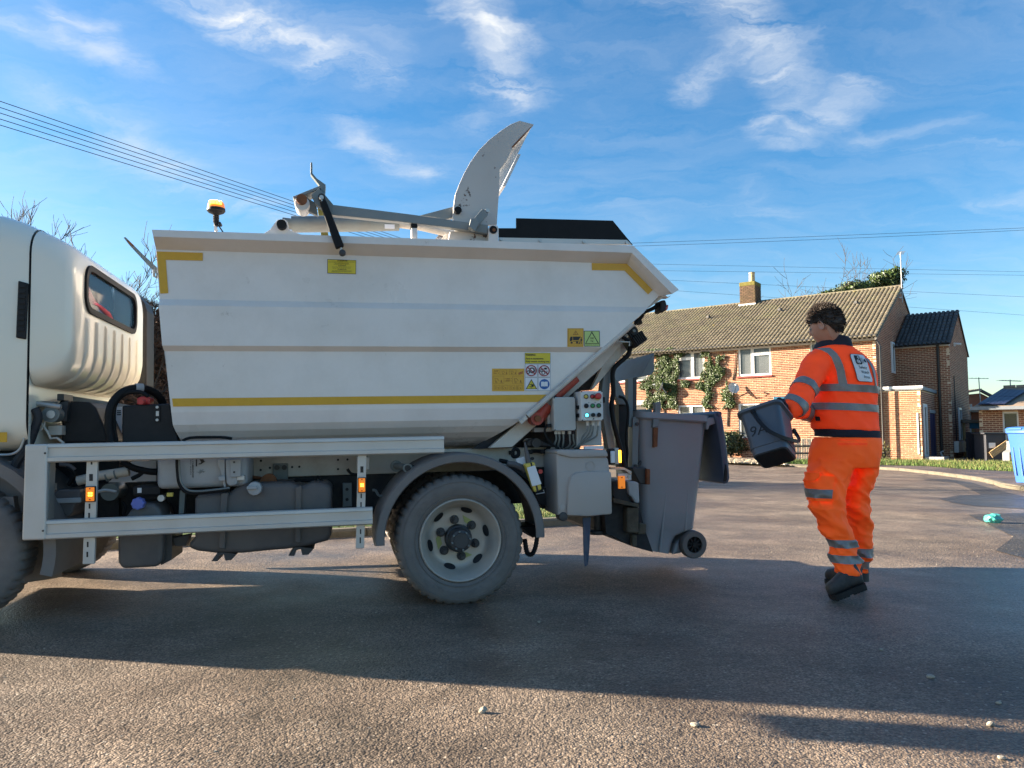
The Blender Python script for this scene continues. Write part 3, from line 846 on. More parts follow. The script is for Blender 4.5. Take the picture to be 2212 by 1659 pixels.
# chimney on the ridge
cx0 = HS.y(*cR(1268, 400), DH / 2 - .45).x; cx1 = HS.y(*cR(1440, 400), DH / 2 - .45).x
cz1 = HS.y(*cR(1350, 225), DH / 2 - .45).z
ch = obj('chimney', G().box((cx0 + .02, DH / 2 - .44, RZ - .6), (cx1 - .02, DH / 2 + .44, cz1 - .02)), 'mud', house)
hold = hw.par
cw = Walls(ch, HS.m); cw.quota = 120
for (oo, uu, nn_, ww) in (((cx0, DH / 2 - .45, RZ - .55), (1, 0, 0), (0, -1, 0), cx1 - cx0), ((cx1, DH / 2 - .45, RZ - .55), (0, 1, 0), (1, 0, 0), .9)):
    oo = Vector(oo)
    for j in range(int((cz1 - RZ + .55) / RP)):
        off = 0 if j % 2 else -BP / 2; i = 0
        while off + i * BP < ww:
            p = max(off + i * BP, .004); q = min(off + i * BP + BRW, ww - .004); i += 1
            if q - p < .05: continue
            M_ = Matrix((Vector(uu), -Vector(nn_), Vector((0, 0, 1)))).transposed().to_4x4()
            cw.cand.append((oo + Vector(uu) * ((p + q) / 2) + Vector((0, 0, (j + .5) * RP)) + Vector(nn_) * .0, M_, q - p, abs(q - p - BRW) < .004, 'brick_dark'))
cw.build()
mid = (cx0 + cx1) / 2
g = G(); g.box((cx0 - .05, DH / 2 - .5, RZ - .36), (cx1 + .03, DH / 2 - .46, RZ - .04)); obj('flashing', g, 'upvc_white', ch)
g = G(); g.box((cx0 - .012, DH / 2 - .462, cz1 - .16), (cx1 + .012, DH / 2 + .45, cz1 + .06)); g.bevel(.03); obj('chimney_cap', g, 'moss', ch)
pz = HS.y(*cR(1405, 125), DH / 2).z
g = G(); g.lathe([(.0, 0), (.15, 0), (.14, pz - cz1 - .06), (.155, pz - cz1 - .05), (.155, pz - cz1), (.12, pz - cz1), (.11, .1)], (mid + .14, DH / 2 - .1, cz1 + .04), 'z', 18); obj('chimney_pot', g, 'gold_chimney', ch, smooth=True)
# roof vents
for c in (cR(915, 610), cR(1705, 530), cS(315, 300)):
    q = HS.y(*c, DH * .33); k = (q.y + .32) / (DH / 2 + .32)
    g = G(); g.cyl((q.x - .02, q.y, q.z), (q.x + .12, q.y - .05, q.z + .03), .09, 10); obj('roof_vent', g, 'roof_dark', house, smooth=True)
# rear wing
ex0 = HS.y(*cS(1005, 575), 3.66)
EW = ex0.x; EY = 3.66; ED = 5.4; EE = HS.y(*cS(1005, 585), EY).z
er = HS.x(*cS(1066, 360), EW); ERZ = er.z; EM = er.y - EY; ED = 2 * EM
hw.wall((0, EY, 0), (1, 0, 0), (0, -1, 0), EW, EE, (), 'brick_red', seedv=5)
def gab2(z):
    if z == 'poly': return [(0, 0), (ED, 0), (ED, EE), (EM, ERZ - .05), (0, EE)]
    if z < EE: return (0, ED)
    k = (z - EE) / (ERZ - EE) * EM
    return (k, ED - k)
hw.wall((EW, EY, 0), (0, 1, 0), (1, 0, 0), ED, ERZ - .08, (), 'brick_red', zfun=gab2, seedv=6)
sl2 = Vector((0, EM + .3, (ERZ - EE) * (1 + .3 / EM)))
g = G(); g.prism([(EY - .28, ERZ - sl2.z + .04), (EY + EM, ERZ + .03), (EY + ED + .28, ERZ - sl2.z + .04), (EY + EM, ERZ - .08)], .02, EW + .06, axis='x'); obj('wing_roof', g, 'timber_dark', house)
tile_roof(house, HS.m, (0.02, EY - .3, ERZ - sl2.z + .05), (1, 0, 0), sl2.normalized(), EW + .08, sl2.length, .36, .335, 'roof_dark', 60)
g = G(); g.box((.0, EY - .06, EE - .16), (EW + .02, EY - .003, EE)); obj('fascia', g, 'upvc_white', house)
g = G(); g.cyl((0, EY - .12, EE + .03), (EW + .03, EY - .12, EE + .03), .055, 10); obj('gutter', g, 'gutter_black', house, smooth=True)
g = G(); xg = EW - .42; g.tube([(xg, EY - .12, EE), (xg, EY - .06, EE - .3), (xg, EY - .06, .1)], .055, 8); obj('downpipe', g, 'gutter_black', house, smooth=True)
g = G(); wlz = [HS.x(*cS(630, 610), .0), HS.x(*cS(632, 830), .0)]
window(house, (0.0, 0, 0), (0, 1, 0), (1, 0, 0), 2.9, 3.5, wlz[1].z, wlz[0].z, [(.12, .88, .05, .95)], sill=False, depth=-.06, name='window')
# security camera / floodlight on the wing
q = HS.x(*cS(1040, 600), EW)
g = G(); g.cyl((EW, q.y, q.z), (EW + .28, q.y, q.z - .03), .05, 8).box((EW, q.y - .04, q.z - .1), (EW + .06, q.y + .04, q.z + .05)); obj('floodlight', g, 'upvc_white', house)
q0 = HS.x(*cS2(362, 500), EW); q1 = HS.x(*cS2(405, 860), EW)
window(house, (EW, EY, 0), (0, 1, 0), (1, 0, 0), q0.y - EY, q1.y - EY, q1.z, q0.z, [(.1, .9, .05, .95)], sill=False, depth=-.06, name='window')
q0 = HS.x(*cS2(318, 870), EW); q1 = HS.x(*cS2(372, 990), EW)
for k in range(2):
    g = G(); w_ = (q1.y - q0.y) * .9; yy = q0.y + k * w_ * 1.15
    g.box((EW + .0, yy, q1.z + k * .0), (EW + .18, yy + w_, q0.z)); g.bevel(.01); obj('meter_box', g, 'panel_white', house)
g = G(); q = HS.x(*cS2(310, 100), EW); g.tube([(EW + .03, q.y, 3.6), (EW + .03, q.y, .2)], .02, 6); obj('cable_conduit', g, 'gutter_black', house)
# white waste pipe
qa = HS.y(*cS2(205, 980), EY - .12); qb = HS.y(*cS2(172, 992), EY - .16); qc = HS.y(*cS2(212, 1080), EY - .16)
g = G(); g.tube([qa, qb, qc], .035, 8); obj('waste_pipe', g, 'upvc_white', house, smooth=True)
hw.build()

# ---- flat roofed brick outhouse beside the corner
oc = onground(1994, 998); oc.z = 0
OF = Frame(frame(oc, (math.cos(PHI), -math.sin(PHI))))
outh = thing('brick_outhouse', 'low flat roofed brick outhouse with blue double doors at the end of the house', 'outhouse', m=OF.m)
ow = Walls(outh, OF.m); ow.quota = 300
OW = 1.62; OHt = OF.y(*cS(798, 938), 0).z; OD = OF.x(*cS(960, 1100), 0).y
ow.wall((-OW, 0, 0), (1, 0, 0), (0, -1, 0), OW, OHt, (), 'brick_pale', seedv=8)
d0 = OF.x(*cS(818, 1200), 0).y; d1 = OF.x(*cS(848, 1200), 0).y; dz = OF.x(*cS(830, 1045), 0).z
e0 = OF.x(*cS(868, 1200), 0).y; e1 = OF.x(*cS(928, 1200), 0).y; ez = OF.x(*cS(890, 1105), 0).z
ow.wall((0, 0, 0), (0, 1, 0), (1, 0, 0), OD, OHt, [(d0, d1, .15, dz), (e0, e1, .1, ez)], 'brick_red', seedv=9)
g = G(); g.box((-OW - .06, -.06, OHt), (.08, OD, OHt + .14)); g.bevel(.01); obj('roof_edge', g, 'lead', outh)
g = G(); g.box((-OW - .08, -.09, OHt + .06), (.1, -.06, OHt + .16)); obj('roof_trim', g, 'upvc_white', outh)
M0 = (0, 0, 0)
window(outh, M0, (0, 1, 0), (1, 0, 0), d0, d1, .15, dz, [(.2, .8, .05, .95)], sill=False, depth=-.02, name='window')
em = (e0 + e1) / 2
for (a, b) in ((e0, em - .01), (em + .01, e1)):
    g = G(); g.box((-.06, a + .03, .1), (-.02, b - .03, ez - .05)); g.bevel(.008)
    dd = obj('door', g, 'door_blue', outh)
    for zz in (.5, 1.3): dd2 = obj('door_rail', G().box((-.02, a + .06, zz), (-.012, b - .06, zz + .08)), 'door_blue', dd)
g = G(); g.box((-.03, e0 - .02, ez - .04), (.01, e1 + .02, ez + .10)); obj('lintel', g, 'concrete', outh)
for xx in (-OW + .02, -.16):
    g = G(); g.box((xx, -.03, .3 if xx > -1 else .15), (xx + .05, -.001, OHt - (.9 if xx > -1 else .75))); obj('trim_strip', g, 'upvc_white', outh)
g = G(); g.box((.06, d0 - .3, KH - .02), (.7, d1 + .2, .2)); obj('step', g, 'concrete', outh)
ow.build()

# ---- bungalow on the right
bc = atY(2119, 998, 29.5); bc.z = 0
BF = Frame(frame(bc, (math.cos(R(-35)), math.sin(R(-35)))))
bung = thing('bungalow', 'red brick bungalow with solar panels on its shallow brown roof', 'house', m=BF.m)
bw = Walls(bung, BF.m)
bez = BF.y(*cS2(700, 505), 0).z
q0 = BF.y(*cS2(855, 545), 0); q1 = BF.y(*cS2(1045, 840), 0)
bw.wall((0, 0, 0), (1, 0, 0), (0, -1, 0), 7.0, bez, [(q0.x, q1.x, q1.z, q0.z)], 'brick_red', seedv=12)
bw.wall((0, 8, 0), (0, -1, 0), (-1, 0, 0), 8.0, bez, (), 'brick_red', seedv=13)
window(bung, M0, (1, 0, 0), (0, -1, 0), q0.x, q1.x, q1.z, q0.z, [(.07, .93, .30, .95)], sill=False)
obj('inner_wall', G().box((.1, .3, .05), (6.9, .35, bez)), 'timber_dark', bung)
# hipped roof
e0 = Vector((-.2, -.5, bez + .02)); e1 = Vector((8, -.5, bez + .02))
rd = BF.y(*cS2(868, 280), 3.4); r0 = Vector((rd.x, 3.4, rd.z)); r1 = Vector((8, 3.4, rd.z))
g = G()
g.face([e0, e1, r1, r0]); g.face([e0, r0, (-.2, 7.4, bez + .02)]); g.face([r0, r1, (8, 7.4, bez), (-.2, 7.4, bez)])
obj('roof', g, 'roof_brown', bung)
su = (r0 - e0); 
def onroof(c, lift=.06):
    # roof plane through e0, e1, r1
    n_ = (e1 - e0).cross(r1 - e0).normalized(); o_ = BF.i @ CAMP; d_ = BF.i.to_3x3() @ ray(*c)
    t_ = (e0 + n_ * lift - o_).dot(n_) / d_.dot(n_); return o_ + d_ * t_
g = G(); g.box((-.24, -.62, bez - .08), (8, -.5, bez + .04)); obj('gutter', g, 'lead', bung)
for i in range(9):
    g = G(); g.cyl((r0.x + i * .45, 3.4, rd.z + .0), (r0.x + i * .45 + .43, 3.4, rd.z + .01), .1, 8); obj('ridge_tile', g, 'roof_brown', bung, smooth=True)
A_, B_, C_, D_ = [onroof(c) for c in (cS2(585, 468), cS2(888, 462), cS2(1130, 315), cS2(845, 302))]
n_ = (B_ - A_).cross(D_ - A_).normalized() * .04
for i in range(5):
    for j in range(2):
        f0, f1 = i / 5 + .006, (i + 1) / 5 - .006; h0, h1 = j / 2 + .008, (j + 1) / 2 - .008
        L0, L1 = A_.lerp(B_, f0), A_.lerp(B_, f1); U0, U1 = D_.lerp(C_, f0), D_.lerp(C_, f1)
        qd = [L0.lerp(U0, h0), L1.lerp(U1, h0), L1.lerp(U1, h1), L0.lerp(U0, h1)]
        g = G(); g.rings([qd, [p + n_ for p in qd]]); obj('solar_panel', g, 'solar', bung)
bw.build()

def aerial(name, base, h, label, lean=0.0, nel=7, boom=.9, az=0.0):
    t = thing(name, label, 'aerial', loc=base)
    obj('mast', G().tube([(0, 0, 0), (lean * .5, 0, h / 2), (lean, 0, h)], .022, 6), 'galvanised', t)
    ca, sa = math.cos(az), math.sin(az)
    b = obj('boom', G().tube([(lean - boom * .5 * ca, -boom * .5 * sa, h - .05), (lean + boom * .5 * ca, boom * .5 * sa, h - .05)], .014, 5), 'galvanised', t)
    for i in range(nel):
        q = (-.5 + (i + .3) / nel) * boom
        obj('element', G().tube([(lean + q * ca + .16 * sa, q * sa - .16 * ca, h - .045), (lean + q * ca - .16 * sa, q * sa + .16 * ca, h - .045)], .008, 4), 'galvanised', t)
    return t
q = HS.m @ Vector((.12, DH / 2 - .35, RZ - .75))
ae = aerial('tv_aerial', q, 2.35, 'tall television aerial strapped to the apex of the big gable', 0, 6, .7, R(70))
obj('bracket', G().box((-.16, -.03, .2), (.02, .03, .26)).box((-.16, -.03, .42), (.02, .03, .48)), 'galvanised', ae)
q = BF.m @ Vector((r0.x + .25, 3.4, rd.z)); q.z -= .05
aerial('tv_aerial', q, atY(0, cS2(0, 190)[1], q.y).z - q.z, 'short television aerial on the ridge of the bungalow', 0, 8, 1.3, R(20))

# far buildings seen in the gap
fq = atY(*cS2(455, 1000), 44); fq.z = 0
FF = Frame(frame(fq, (1, 0)))
far = thing('far_house', 'distant brick house with pale brown roof seen through the gap', 'house', m=FF.m)
pk = FF.y(*cS2(605, 312), 0); pr_ = FF.y(*cS2(712, 380), 0); pl = FF.y(*cS2(440, 405), 0)
obj('wall', G().prism([(pl.x - 1.5, 0), (pr_.x + .6, 0), (pr_.x + .3, pr_.z - .2), (pk.x + .05, pk.z - .15), (pl.x - 1.5, pl.z - .1)], 0, 7), 'brick_red', far)
obj('roof', G().rings([[Vector((pk.x, -.2, pk.z)), Vector((pk.x, 8, pk.z)), Vector((pl.x - 1.8, 8, pl.z + .05)), Vector((pl.x - 1.8, -.2, pl.z + .05))], [Vector((pk.x, -.2, pk.z + .12)), Vector((pk.x, 8, pk.z + .12)), Vector((pl.x - 1.8, 8, pl.z + .17)), Vector((pl.x - 1.8, -.2, pl.z + .17))]]), 'roof_brown', far)
obj('roof_verge', G().tube([(pk.x, -.1, pk.z), (pr_.x + .4, -.1, pr_.z - .15)], .1, 5), 'roof_dark', far)
fq = atY(*cS2(540, 1000), 38); fq.z = 0
F2 = Frame(frame(fq, (math.cos(R(-20)), math.sin(R(-20)))))
f2 = thing('far_house', 'small sunlit orange brick house with a chimney pot behind the blue canopy', 'house', m=F2.m)
def b2(c): return F2.y(*c, 0)
a0, a1 = b2(cS2(513, 540)), b2(cS2(640, 640))
obj('wall', G().box((a0.x, 0, .1), (a1.x, 4, a0.z)), 'brick', f2)
wn_ = b2(cS2(470, 545)); 
obj('side_wall', G().box((wn_.x, .05, .1), (a0.x - .01, 4, a0.z - .05)), 'panel_white', f2)
wf = obj('window', G().box((wn_.x + .05, .02, b2(cS2(490, 625)).z), (a0.x - .06, .05, b2(cS2(490, 560)).z)), 'window_glass', f2)
g = G(); zt = b2(cS2(540, 492)).z
g.prism([(wn_.x - .1, a0.z - .05), (a1.x + .5, a0.z - .05), (a1.x - .2, zt), (a0.x + .3, zt)], -.3, 4.2); obj('roof', g, 'roof_brown', f2)
obj('chimney_pot', G().cyl((b2(cS2(540, 480)).x, 1, zt - .1), (b2(cS2(540, 480)).x, 1, b2(cS2(540, 450)).z), .13, 8), 'concrete', f2)
q = atY(*cS2(617, 430), 37); q.z = b2(cS2(540, 520)).z - .6
aerial('tv_aerial', q, atY(*cS2(612, 165), 37).z - q.z, 'tall thin television aerial between the two far roofs', -.05, 5, 1.1, R(10))
# blue canopy on posts, dark gate
q = atY(*cS2(470, 1095), 33.5); q.z = 0
CF = Frame(frame(q, (1, 0)))
can = thing('blue_canopy', 'small shelter with a bright blue front panel beyond the dark gate', 'shelter', m=CF.m)
c0, c1 = CF.y(*cS2(500, 668), 0), CF.y(*cS2(615, 730), 0)
obj('panel', G().box((c0.x, 0, c1.z), (c1.x + .1, .08, c0.z)), 'sign_blue', can)
obj('roof', G().box((c0.x - .4, -.1, c0.z), (c1.x + .2, 1.5, c0.z + .14)), 'roof_brown', can)
for xx in (c0.x - .3, c0.x + .1, c1.x): obj('post', G().box((xx, .02, 0), (xx + .09, .1, c0.z)), 'timber', can)
q = atY(*cS2(468, 1095), 30.5); q.z = 0
GF = Frame(frame(q, (1, 0)))
gt = thing('garden_gate', 'tall black boarded gate between the house and the bungalow', 'gate', m=GF.m)
gz = GF.y(*cS2(500, 768), 0).z; gx = GF.y(*cS2(606, 800), 0).x
nb = 9
for i in range(nb): obj('board', G().box((gx * i / nb + .006, rnd.uniform(0, .01), .05), (gx * (i + 1) / nb - .006, .04, gz - rnd.uniform(0, .02))), 'dark_shed', gt)
obj('rail', G().box((0, .04, .4), (gx, .08, .52)).box((0, .04, gz - .4), (gx, .08, gz - .28)), 'dark_shed', gt)
# dark grey cupboard with a plank leaning on it
q = onground(*cS2(688, 1106)); q.z = 0
SF = Frame(frame(q, (1, 0)))
sh = thing('storage_cupboard', 'dark grey storage cupboard standing on the grass before the bungalow', 'cupboard', m=SF.m)
s1 = SF.y(*cS2(918, 1100), 0).x; sz = SF.y(*cS2(800, 775), 0).z
obj('carcass', G().box((0, .02, .02), (s1, .75, sz - .06)).bevel(.01), 'dark_shed', sh)
obj('lid', G().box((-.1, -.05, sz - .06), (s1 + .1, .8, sz)).bevel(.012), 'dark_shed', sh)
obj('corner_strip', G().box((s1 - .05, -.012, .02), (s1 + .012, .02, sz - .07)), 'galvanised', sh)
pq = SF.y(*cS2(708, 888), 0); obj('label_plate', G().box((pq.x, .012, pq.z - .2), (pq.x + .25, .019, pq.z)), 'upvc_white', sh)
obj('handle', G().tube([(pq.x + .02, .01, pq.z - .5), (pq.x + .1, -.02, pq.z - .42), (pq.x + .12, .01, pq.z - .38)], .012, 5), 'galvanised', sh)
p0 = SF.m @ SF.y(*cS2(740, 1035), -.14); p1 = SF.m @ SF.y(*cS2(940, 892), -.10)
dirp = (p1 - p0); Lp = dirp.length
pl_ = thing('timber_plank', 'pale slotted timber plank propped at a slant across the dark cupboard', 'plank', m=Matrix.Translation(p0) @ Matrix.Rotation(-math.atan2(dirp.z, dirp.x), 4, 'Y'))
for k in range(3): obj('slat', G().box((0, 0, -.07 + k * .085), (Lp, .03, -.07 + k * .085 + .072)), 'timber', pl_)
for xx in (.12, .45, .8): obj('batten', G().box((Lp * xx, .03, -.07), (Lp * xx + .07, .05, .17)), 'timber', pl_)
# grey container with a yellow sticker, part hidden by the blue bin
q = onground(*cS2(935, 1120)); q.z = KH - .02
KF = Frame(frame(q, (1, 0)))
kt = thing('grey_container', 'grey bottle shaped plastic container with a yellow sticker behind the blue bin', 'container', m=KF.m)
kz = lambda c: KF.y(*c, 0)
pp = [kz(cS2(x, y)) for x, y in ((935, 1115), (930, 1000), (945, 985), (975, 965), (978, 900), (972, 870), (1060, 870), (1060, 1115))]
obj('tank', G().prism([(p.x, max(p.z, .02)) for p in pp], 0, .4).bevel(.02), 'container_grey', kt)
a_, b_ = kz(cS2(945, 1020)), kz(cS2(1005, 1078))
obj('sticker', G().box((a_.x, -.008, b_.z), (b_.x, -.003, a_.z)), 'tape_yellow', kt)
for i in range(3):
    xx = a_.x + .08 + i * .16; obj('sticker_mark', G().box((xx, -.012, b_.z + .09), (xx + .1, -.009, a_.z - .1)), 'ink_red', kt)
# ================================================================== plants
def in_poly(x, y, poly):
    c = False; j = len(poly) - 1
    for i in range(len(poly)):
        if (poly[i][1] > y) != (poly[j][1] > y) and x < (poly[j][0] - poly[i][0]) * (y - poly[i][1]) / (poly[j][1] - poly[i][1]) + poly[i][0]: c = not c
        j = i
    return c
def leaf_cloud(pts_dirs, size, r_):
    vs = []; fs = []
    for (p, nrm) in pts_dirs:
        nrm = (Vector(nrm) + Vector((r_.gauss(0, .45), r_.gauss(0, .45), r_.gauss(0, .45)))).normalized()
        a = nrm.orthogonal().normalized(); b = nrm.cross(a); t = r_.uniform(0, 6.28)
        a, b = a * math.cos(t) + b * math.sin(t), b * math.cos(t) - a * math.sin(t)
        s = size * r_.uniform(.6, 1.3); i0 = len(vs)
        vs += [p - a * s, p + b * s * .62 + nrm * s * .12, p + a * s, p - b * s * .62 + nrm * s * .12]
        fs += [(i0, i0 + 1, i0 + 2), (i0, i0 + 2, i0 + 3)]
    return vs, fs
def mesh_obj(name, vs, fs, m, parent=None, kind=None):
    me = bpy.data.meshes.new(name); me.from_pydata(vs, [], fs); me.materials.append(MATS[m])
    o = bpy.data.objects.new(name, me); COL.objects.link(o)
    if parent is not None: o.parent = parent
    if kind: o['kind'] = kind
    return o
def ivy(label, poly, n, stems, seedv, size=.037):
    r_ = random.Random(seedv)
    P = [(lambda q: (q.x, q.z))(HS.y(*cR2(*c), 0)) for c in poly]
    base = HS.m @ Vector((sum(p[0] for p in P) / len(P), -.1, KH))
    t = thing('ivy', label, 'ivy', m=Matrix.Translation(base))
    xs = [p[0] for p in P]; zs = [p[1] for p in P]; L = []
    R3 = HS.m.to_3x3()
    while len(L) < n:
        x, z = r_.uniform(min(xs), max(xs)), r_.uniform(min(zs), max(zs))
        wx = x + mnoise.noise(Vector((x * 2.2, z * 2.2, seedv))) * .35; wz = z + mnoise.noise(Vector((x * 2.2, z * 2.2, seedv + 9))) * .3
        if not in_poly(wx, wz, P): continue
        dn = mnoise.noise(Vector((x * 3, z * 3, seedv * 3)))
        if dn < r_.uniform(-.6, .12): continue
        p = HS.m @ Vector((x, -.02 - r_.random() * (.10 + .10 * max(0, dn + .4)), z)) - base
        L.append((p, R3 @ Vector((r_.gauss(0, .2), -1, .35))))
    vs, fs = leaf_cloud(L, size, r_)
    mesh_obj('foliage', vs, fs, 'ivy_leaf', t)
    for st in stems:
        g = G(); pp = [HS.m @ (HS.y(*cR2(*c), -.03)) - base for c in st]
        g.tube(smooth_path(pp, 14), [.03 - .02 * i / 13 for i in range(14)], 5); obj('stem', g, 'bark', t)
    return t
ivy('dense green ivy covering the wall left of the upstairs window', [(225, 150), (340, 128), (600, 148), (700, 183), (605, 215), (592, 330), (622, 420), (600, 465), (725, 470), (700, 520), (640, 600), (570, 680), (600, 790), (225, 790), (230, 640), (190, 570), (212, 500), (140, 492), (250, 455), (312, 380), (330, 190)], 12000, [[(440, 900), (430, 700), (420, 400), (450, 180)], [(560, 800), (520, 640), (530, 560)]], 21)
ivy('branching ivy climbing between the two upstairs windows', [(890, 160), (915, 240), (960, 262), (1000, 330), (1055, 250), (1085, 148), (1112, 220), (1085, 300), (1112, 380), (1062, 470), (1012, 560), (962, 620), (962, 740), (985, 800), (920, 812), (880, 740), (870, 620), (822, 600), (790, 500), (830, 430), (872, 330)], 5200, [[(950, 960), (930, 780), (920, 560), (960, 400), (1000, 330)], [(1000, 330), (1060, 240), (1090, 160)]], 22)
ivy('thin hanging ivy below the round satellite dish', [(1150, 480), (1165, 520), (1110, 610), (1150, 600), (1225, 635), (1212, 790), (1160, 735), (1085, 800), (1105, 680), (1040, 690), (1100, 560)], 1200, [[(1130, 980), (1140, 760), (1130, 600), (1155, 490)], [(1190, 470), (1215, 340), (1225, 150)]], 23, .04)

def shrub(name, label, base, rx, ry, rz, n, m, seedv, size=.06, cat='shrub'):
    r_ = random.Random(seedv)
    t = thing(name, label, cat, loc=base)
    L = []
    for i in range(n):
        d = Vector((r_.gauss(0, 1), r_.gauss(0, 1), r_.gauss(0, 1))).normalized()
        k = r_.uniform(.45, 1.0) * (1 + .35 * mnoise.noise(d * 2.3 + Vector((seedv, 0, 0))))
        p = Vector((d.x * rx * k, d.y * ry * k, rz * .95 + d.z * rz * k))
        if p.z < .02: continue
        L.append((p, d))
    vs, fs = leaf_cloud(L, size, r_); mesh_obj('foliage', vs, fs, m, t)
    g = G()
    for i in range(5):
        a = r_.uniform(0, 6.28); g.tube([(0, 0, 0), (math.cos(a) * rx * .3, math.sin(a) * ry * .3, rz * .7), (math.cos(a) * rx * .6, math.sin(a) * ry * .6, rz * 1.3)], [.025, .018, .008], 5)
    obj('stem', g, 'bark', t)
    return t
q = HS.m @ HS.y(*cR2(1170, 1260), -.45); q.z = KH
shrub('shrub', 'dark green shrub at the foot of the house wall beside the lifted bin', q, .75, .4, .62, 2600, 'ivy_dark', 31)
q = HS.m @ HS.y(*cS(522, 1410), -1.2); q.z = KH
shrub('dry_shrub', 'dry twiggy weed at the foot of the outhouse wall', q, .35, .25, .35, 160, 'grass_dry', 33, .05, 'weed')

def branch_tree(name, label, base, H, seedv, r0=.07, spread=.5, levels=5, ang=.5, first=.25, twig=.006, cat='tree', grp=None, trunk_split=3):
    r_ = random.Random(seedv)
    t = thing(name, label, cat, loc=base, group=grp)
    tr = G(); br = G()
    def grow(g, p, d, L, r, lev):
        n = 5; pts = [p.copy()]; q = p.copy(); dd = d.copy()
        for i in range(n):
            dd = (dd + Vector((r_.gauss(0, .09), r_.gauss(0, .09), r_.gauss(.03, .05)))).normalized()
            q = q + dd * (L / n); pts.append(q.copy())
        rad = [max(twig * .6, r * (1 - .55 * i / n)) for i in range(n + 1)]
        g.tube(pts, rad, 6 if lev == 0 else (4 if lev < 3 else 3), cap=False)
        if lev >= levels: return
        k = r_.randint(3, 5) if lev else trunk_split + 3
        for i in range(k):
            f = r_.uniform(first if lev == 0 else .2, 1.0)
            a = pts[min(int(f * n), n - 1)].lerp(pts[min(int(f * n) + 1, n)], f * n - int(f * n))
            ax = dd.orthogonal().normalized(); ax.rotate(Matrix.Rotation(r_.uniform(0, 6.28), 3, dd))
            nd = dd.copy(); nd.rotate(Matrix.Rotation(r_.uniform(ang * .6, ang * 1.5), 3, ax))
            nd = (nd + Vector((0, 0, .12))).normalized()
            grow(br, a, nd, L * r_.uniform(.45, .72), max(twig, r * (1 - .5 * f) * .55), lev + 1)
    grow(tr, Vector((0, 0, 0)), Vector((r_.uniform(-.06, .06), 0, 1)), H * .52, r0, 0)
    obj('trunk', tr, 'bark', t, smooth=True); obj('crown', br, 'bark', t)
    return t
q = atY(225, 1000, 17.5); q.z = KH - .02
branch_tree('bare_tree', 'bare winter tree rising behind the white cab', q, 6.6, 41, .08, levels=4, ang=.4, twig=.008)
q = atY(322, 1000, 17.6); q.z = KH - .02
branch_tree('bare_tree', 'lower bare tree in the gap between cab and hopper', q, 5.3, 46, .07, levels=4, ang=.62, twig=.008)
q = atY(-5, 1000, 17.0); q.z = KH - .02
branch_tree('bare_tree', 'bare tree showing a few twigs at the left picture edge', q, 6.8, 43, .08, levels=4, twig=.008)
q = atY(1880, 1000, 43); q.z = 0
bt = branch_tree('ivy_tree', 'bare tree with a dense clump of ivy in its top behind the house roof', q, 12.2, 44, .22, levels=4, ang=.75, twig=.014, first=.5)
r_ = random.Random(9); L = []
for (px, py, ra, rb, n) in ((1912, 606, .95, .6, 2600), (1850, 624, 1.2, .45, 2200), (1795, 638, .9, .3, 900), (1928, 594, .6, .4, 900)):
    c = atY(px, py, 43) - q
    for i in range(n):
        d = Vector((r_.gauss(0, 1), r_.gauss(0, 1), r_.gauss(0, 1))).normalized(); k = r_.uniform(.6, 1) * (1 + .4 * mnoise.noise(d * 2 + Vector((px, 0, 0))))
        L.append((c + Vector((d.x * ra * k, d.y * k, d.z * rb * k)), d))
vs, fs = leaf_cloud(L, .085, r_); mesh_obj('ivy_clump', vs, fs, 'ivy_leaf', bt)
q = atY(1715, 1000, 46); q.z = 0
branch_tree('bare_tree', 'bare tree with upright twigs behind the roof right of the chimney', q, 10.4, 47, .16, levels=4, ang=.6, twig=.014, first=.5)
# brown twiggy hedge along the verge
hb = Vector((-8.6, 18.0, KH - .02))
ht = thing('hedge', 'tall brown twiggy hedge seen between the cab and the hopper', 'hedge', loc=hb)
r_ = random.Random(12); g = G(); vs = []; fs = []
A_ = Vector((-9.9, 17.4)); B_ = Vector((-7.3, 18.5)); tdir = (B_ - A_).normalized(); nd = Vector((tdir.y, -tdir.x))
LH = (B_ - A_).length
for i in range(16000):
    s_ = r_.uniform(0, LH); top = 4.15 + .25 * mnoise.noise(Vector((s_ * .8, 3, 0))) + .1 * mnoise.noise(Vector((s_ * 4, 3, 0)))
    z = r_.uniform(.03, 1) ** .8 * top; dep = r_.uniform(-.1, .55) * (1 if z < top - .2 else .6)
    p = Vector((*(A_ + tdir * s_ + nd * dep), z)) - Vector((hb.x, hb.y, 0))
    d = Vector((r_.gauss(0, 1), r_.gauss(0, 1), r_.gauss(.6, .8))).normalized() * r_.uniform(.07, .28)
    w_ = d.cross(Vector((r_.gauss(0, 1), r_.gauss(0, 1), r_.gauss(0, 1)))).normalized() * r_.uniform(.006, .018)
    i0 = len(vs); vs += [p - w_, p + w_, p + d]; fs.append((i0, i0 + 1, i0 + 2))
mesh_obj('twigs', vs, fs, 'twig_brown', ht, 'stuff')
a_ = A_ + nd * -.15 - Vector((hb.x, hb.y)); b_ = B_ + nd * -.15 - Vector((hb.x, hb.y))
g = G(); n_ = 24; nn = -nd * .6
rsA = []
for i in range(n_ + 1):
    p = a_.lerp(b_, i / n_); h = 3.9 + .2 * mnoise.noise(Vector((i, 0, 5)))
    rsA.append([Vector((p.x, p.y, 0)), Vector((p.x, p.y, h - .15)), Vector((p.x + nn.x * .5, p.y + nn.y * .5, h)), Vector((p.x + nn.x, p.y + nn.y, 0))])
g.rings(rsA); obj('light_block', g, 'timber_dark', ht)  # dark solid added behind the twigs to block light

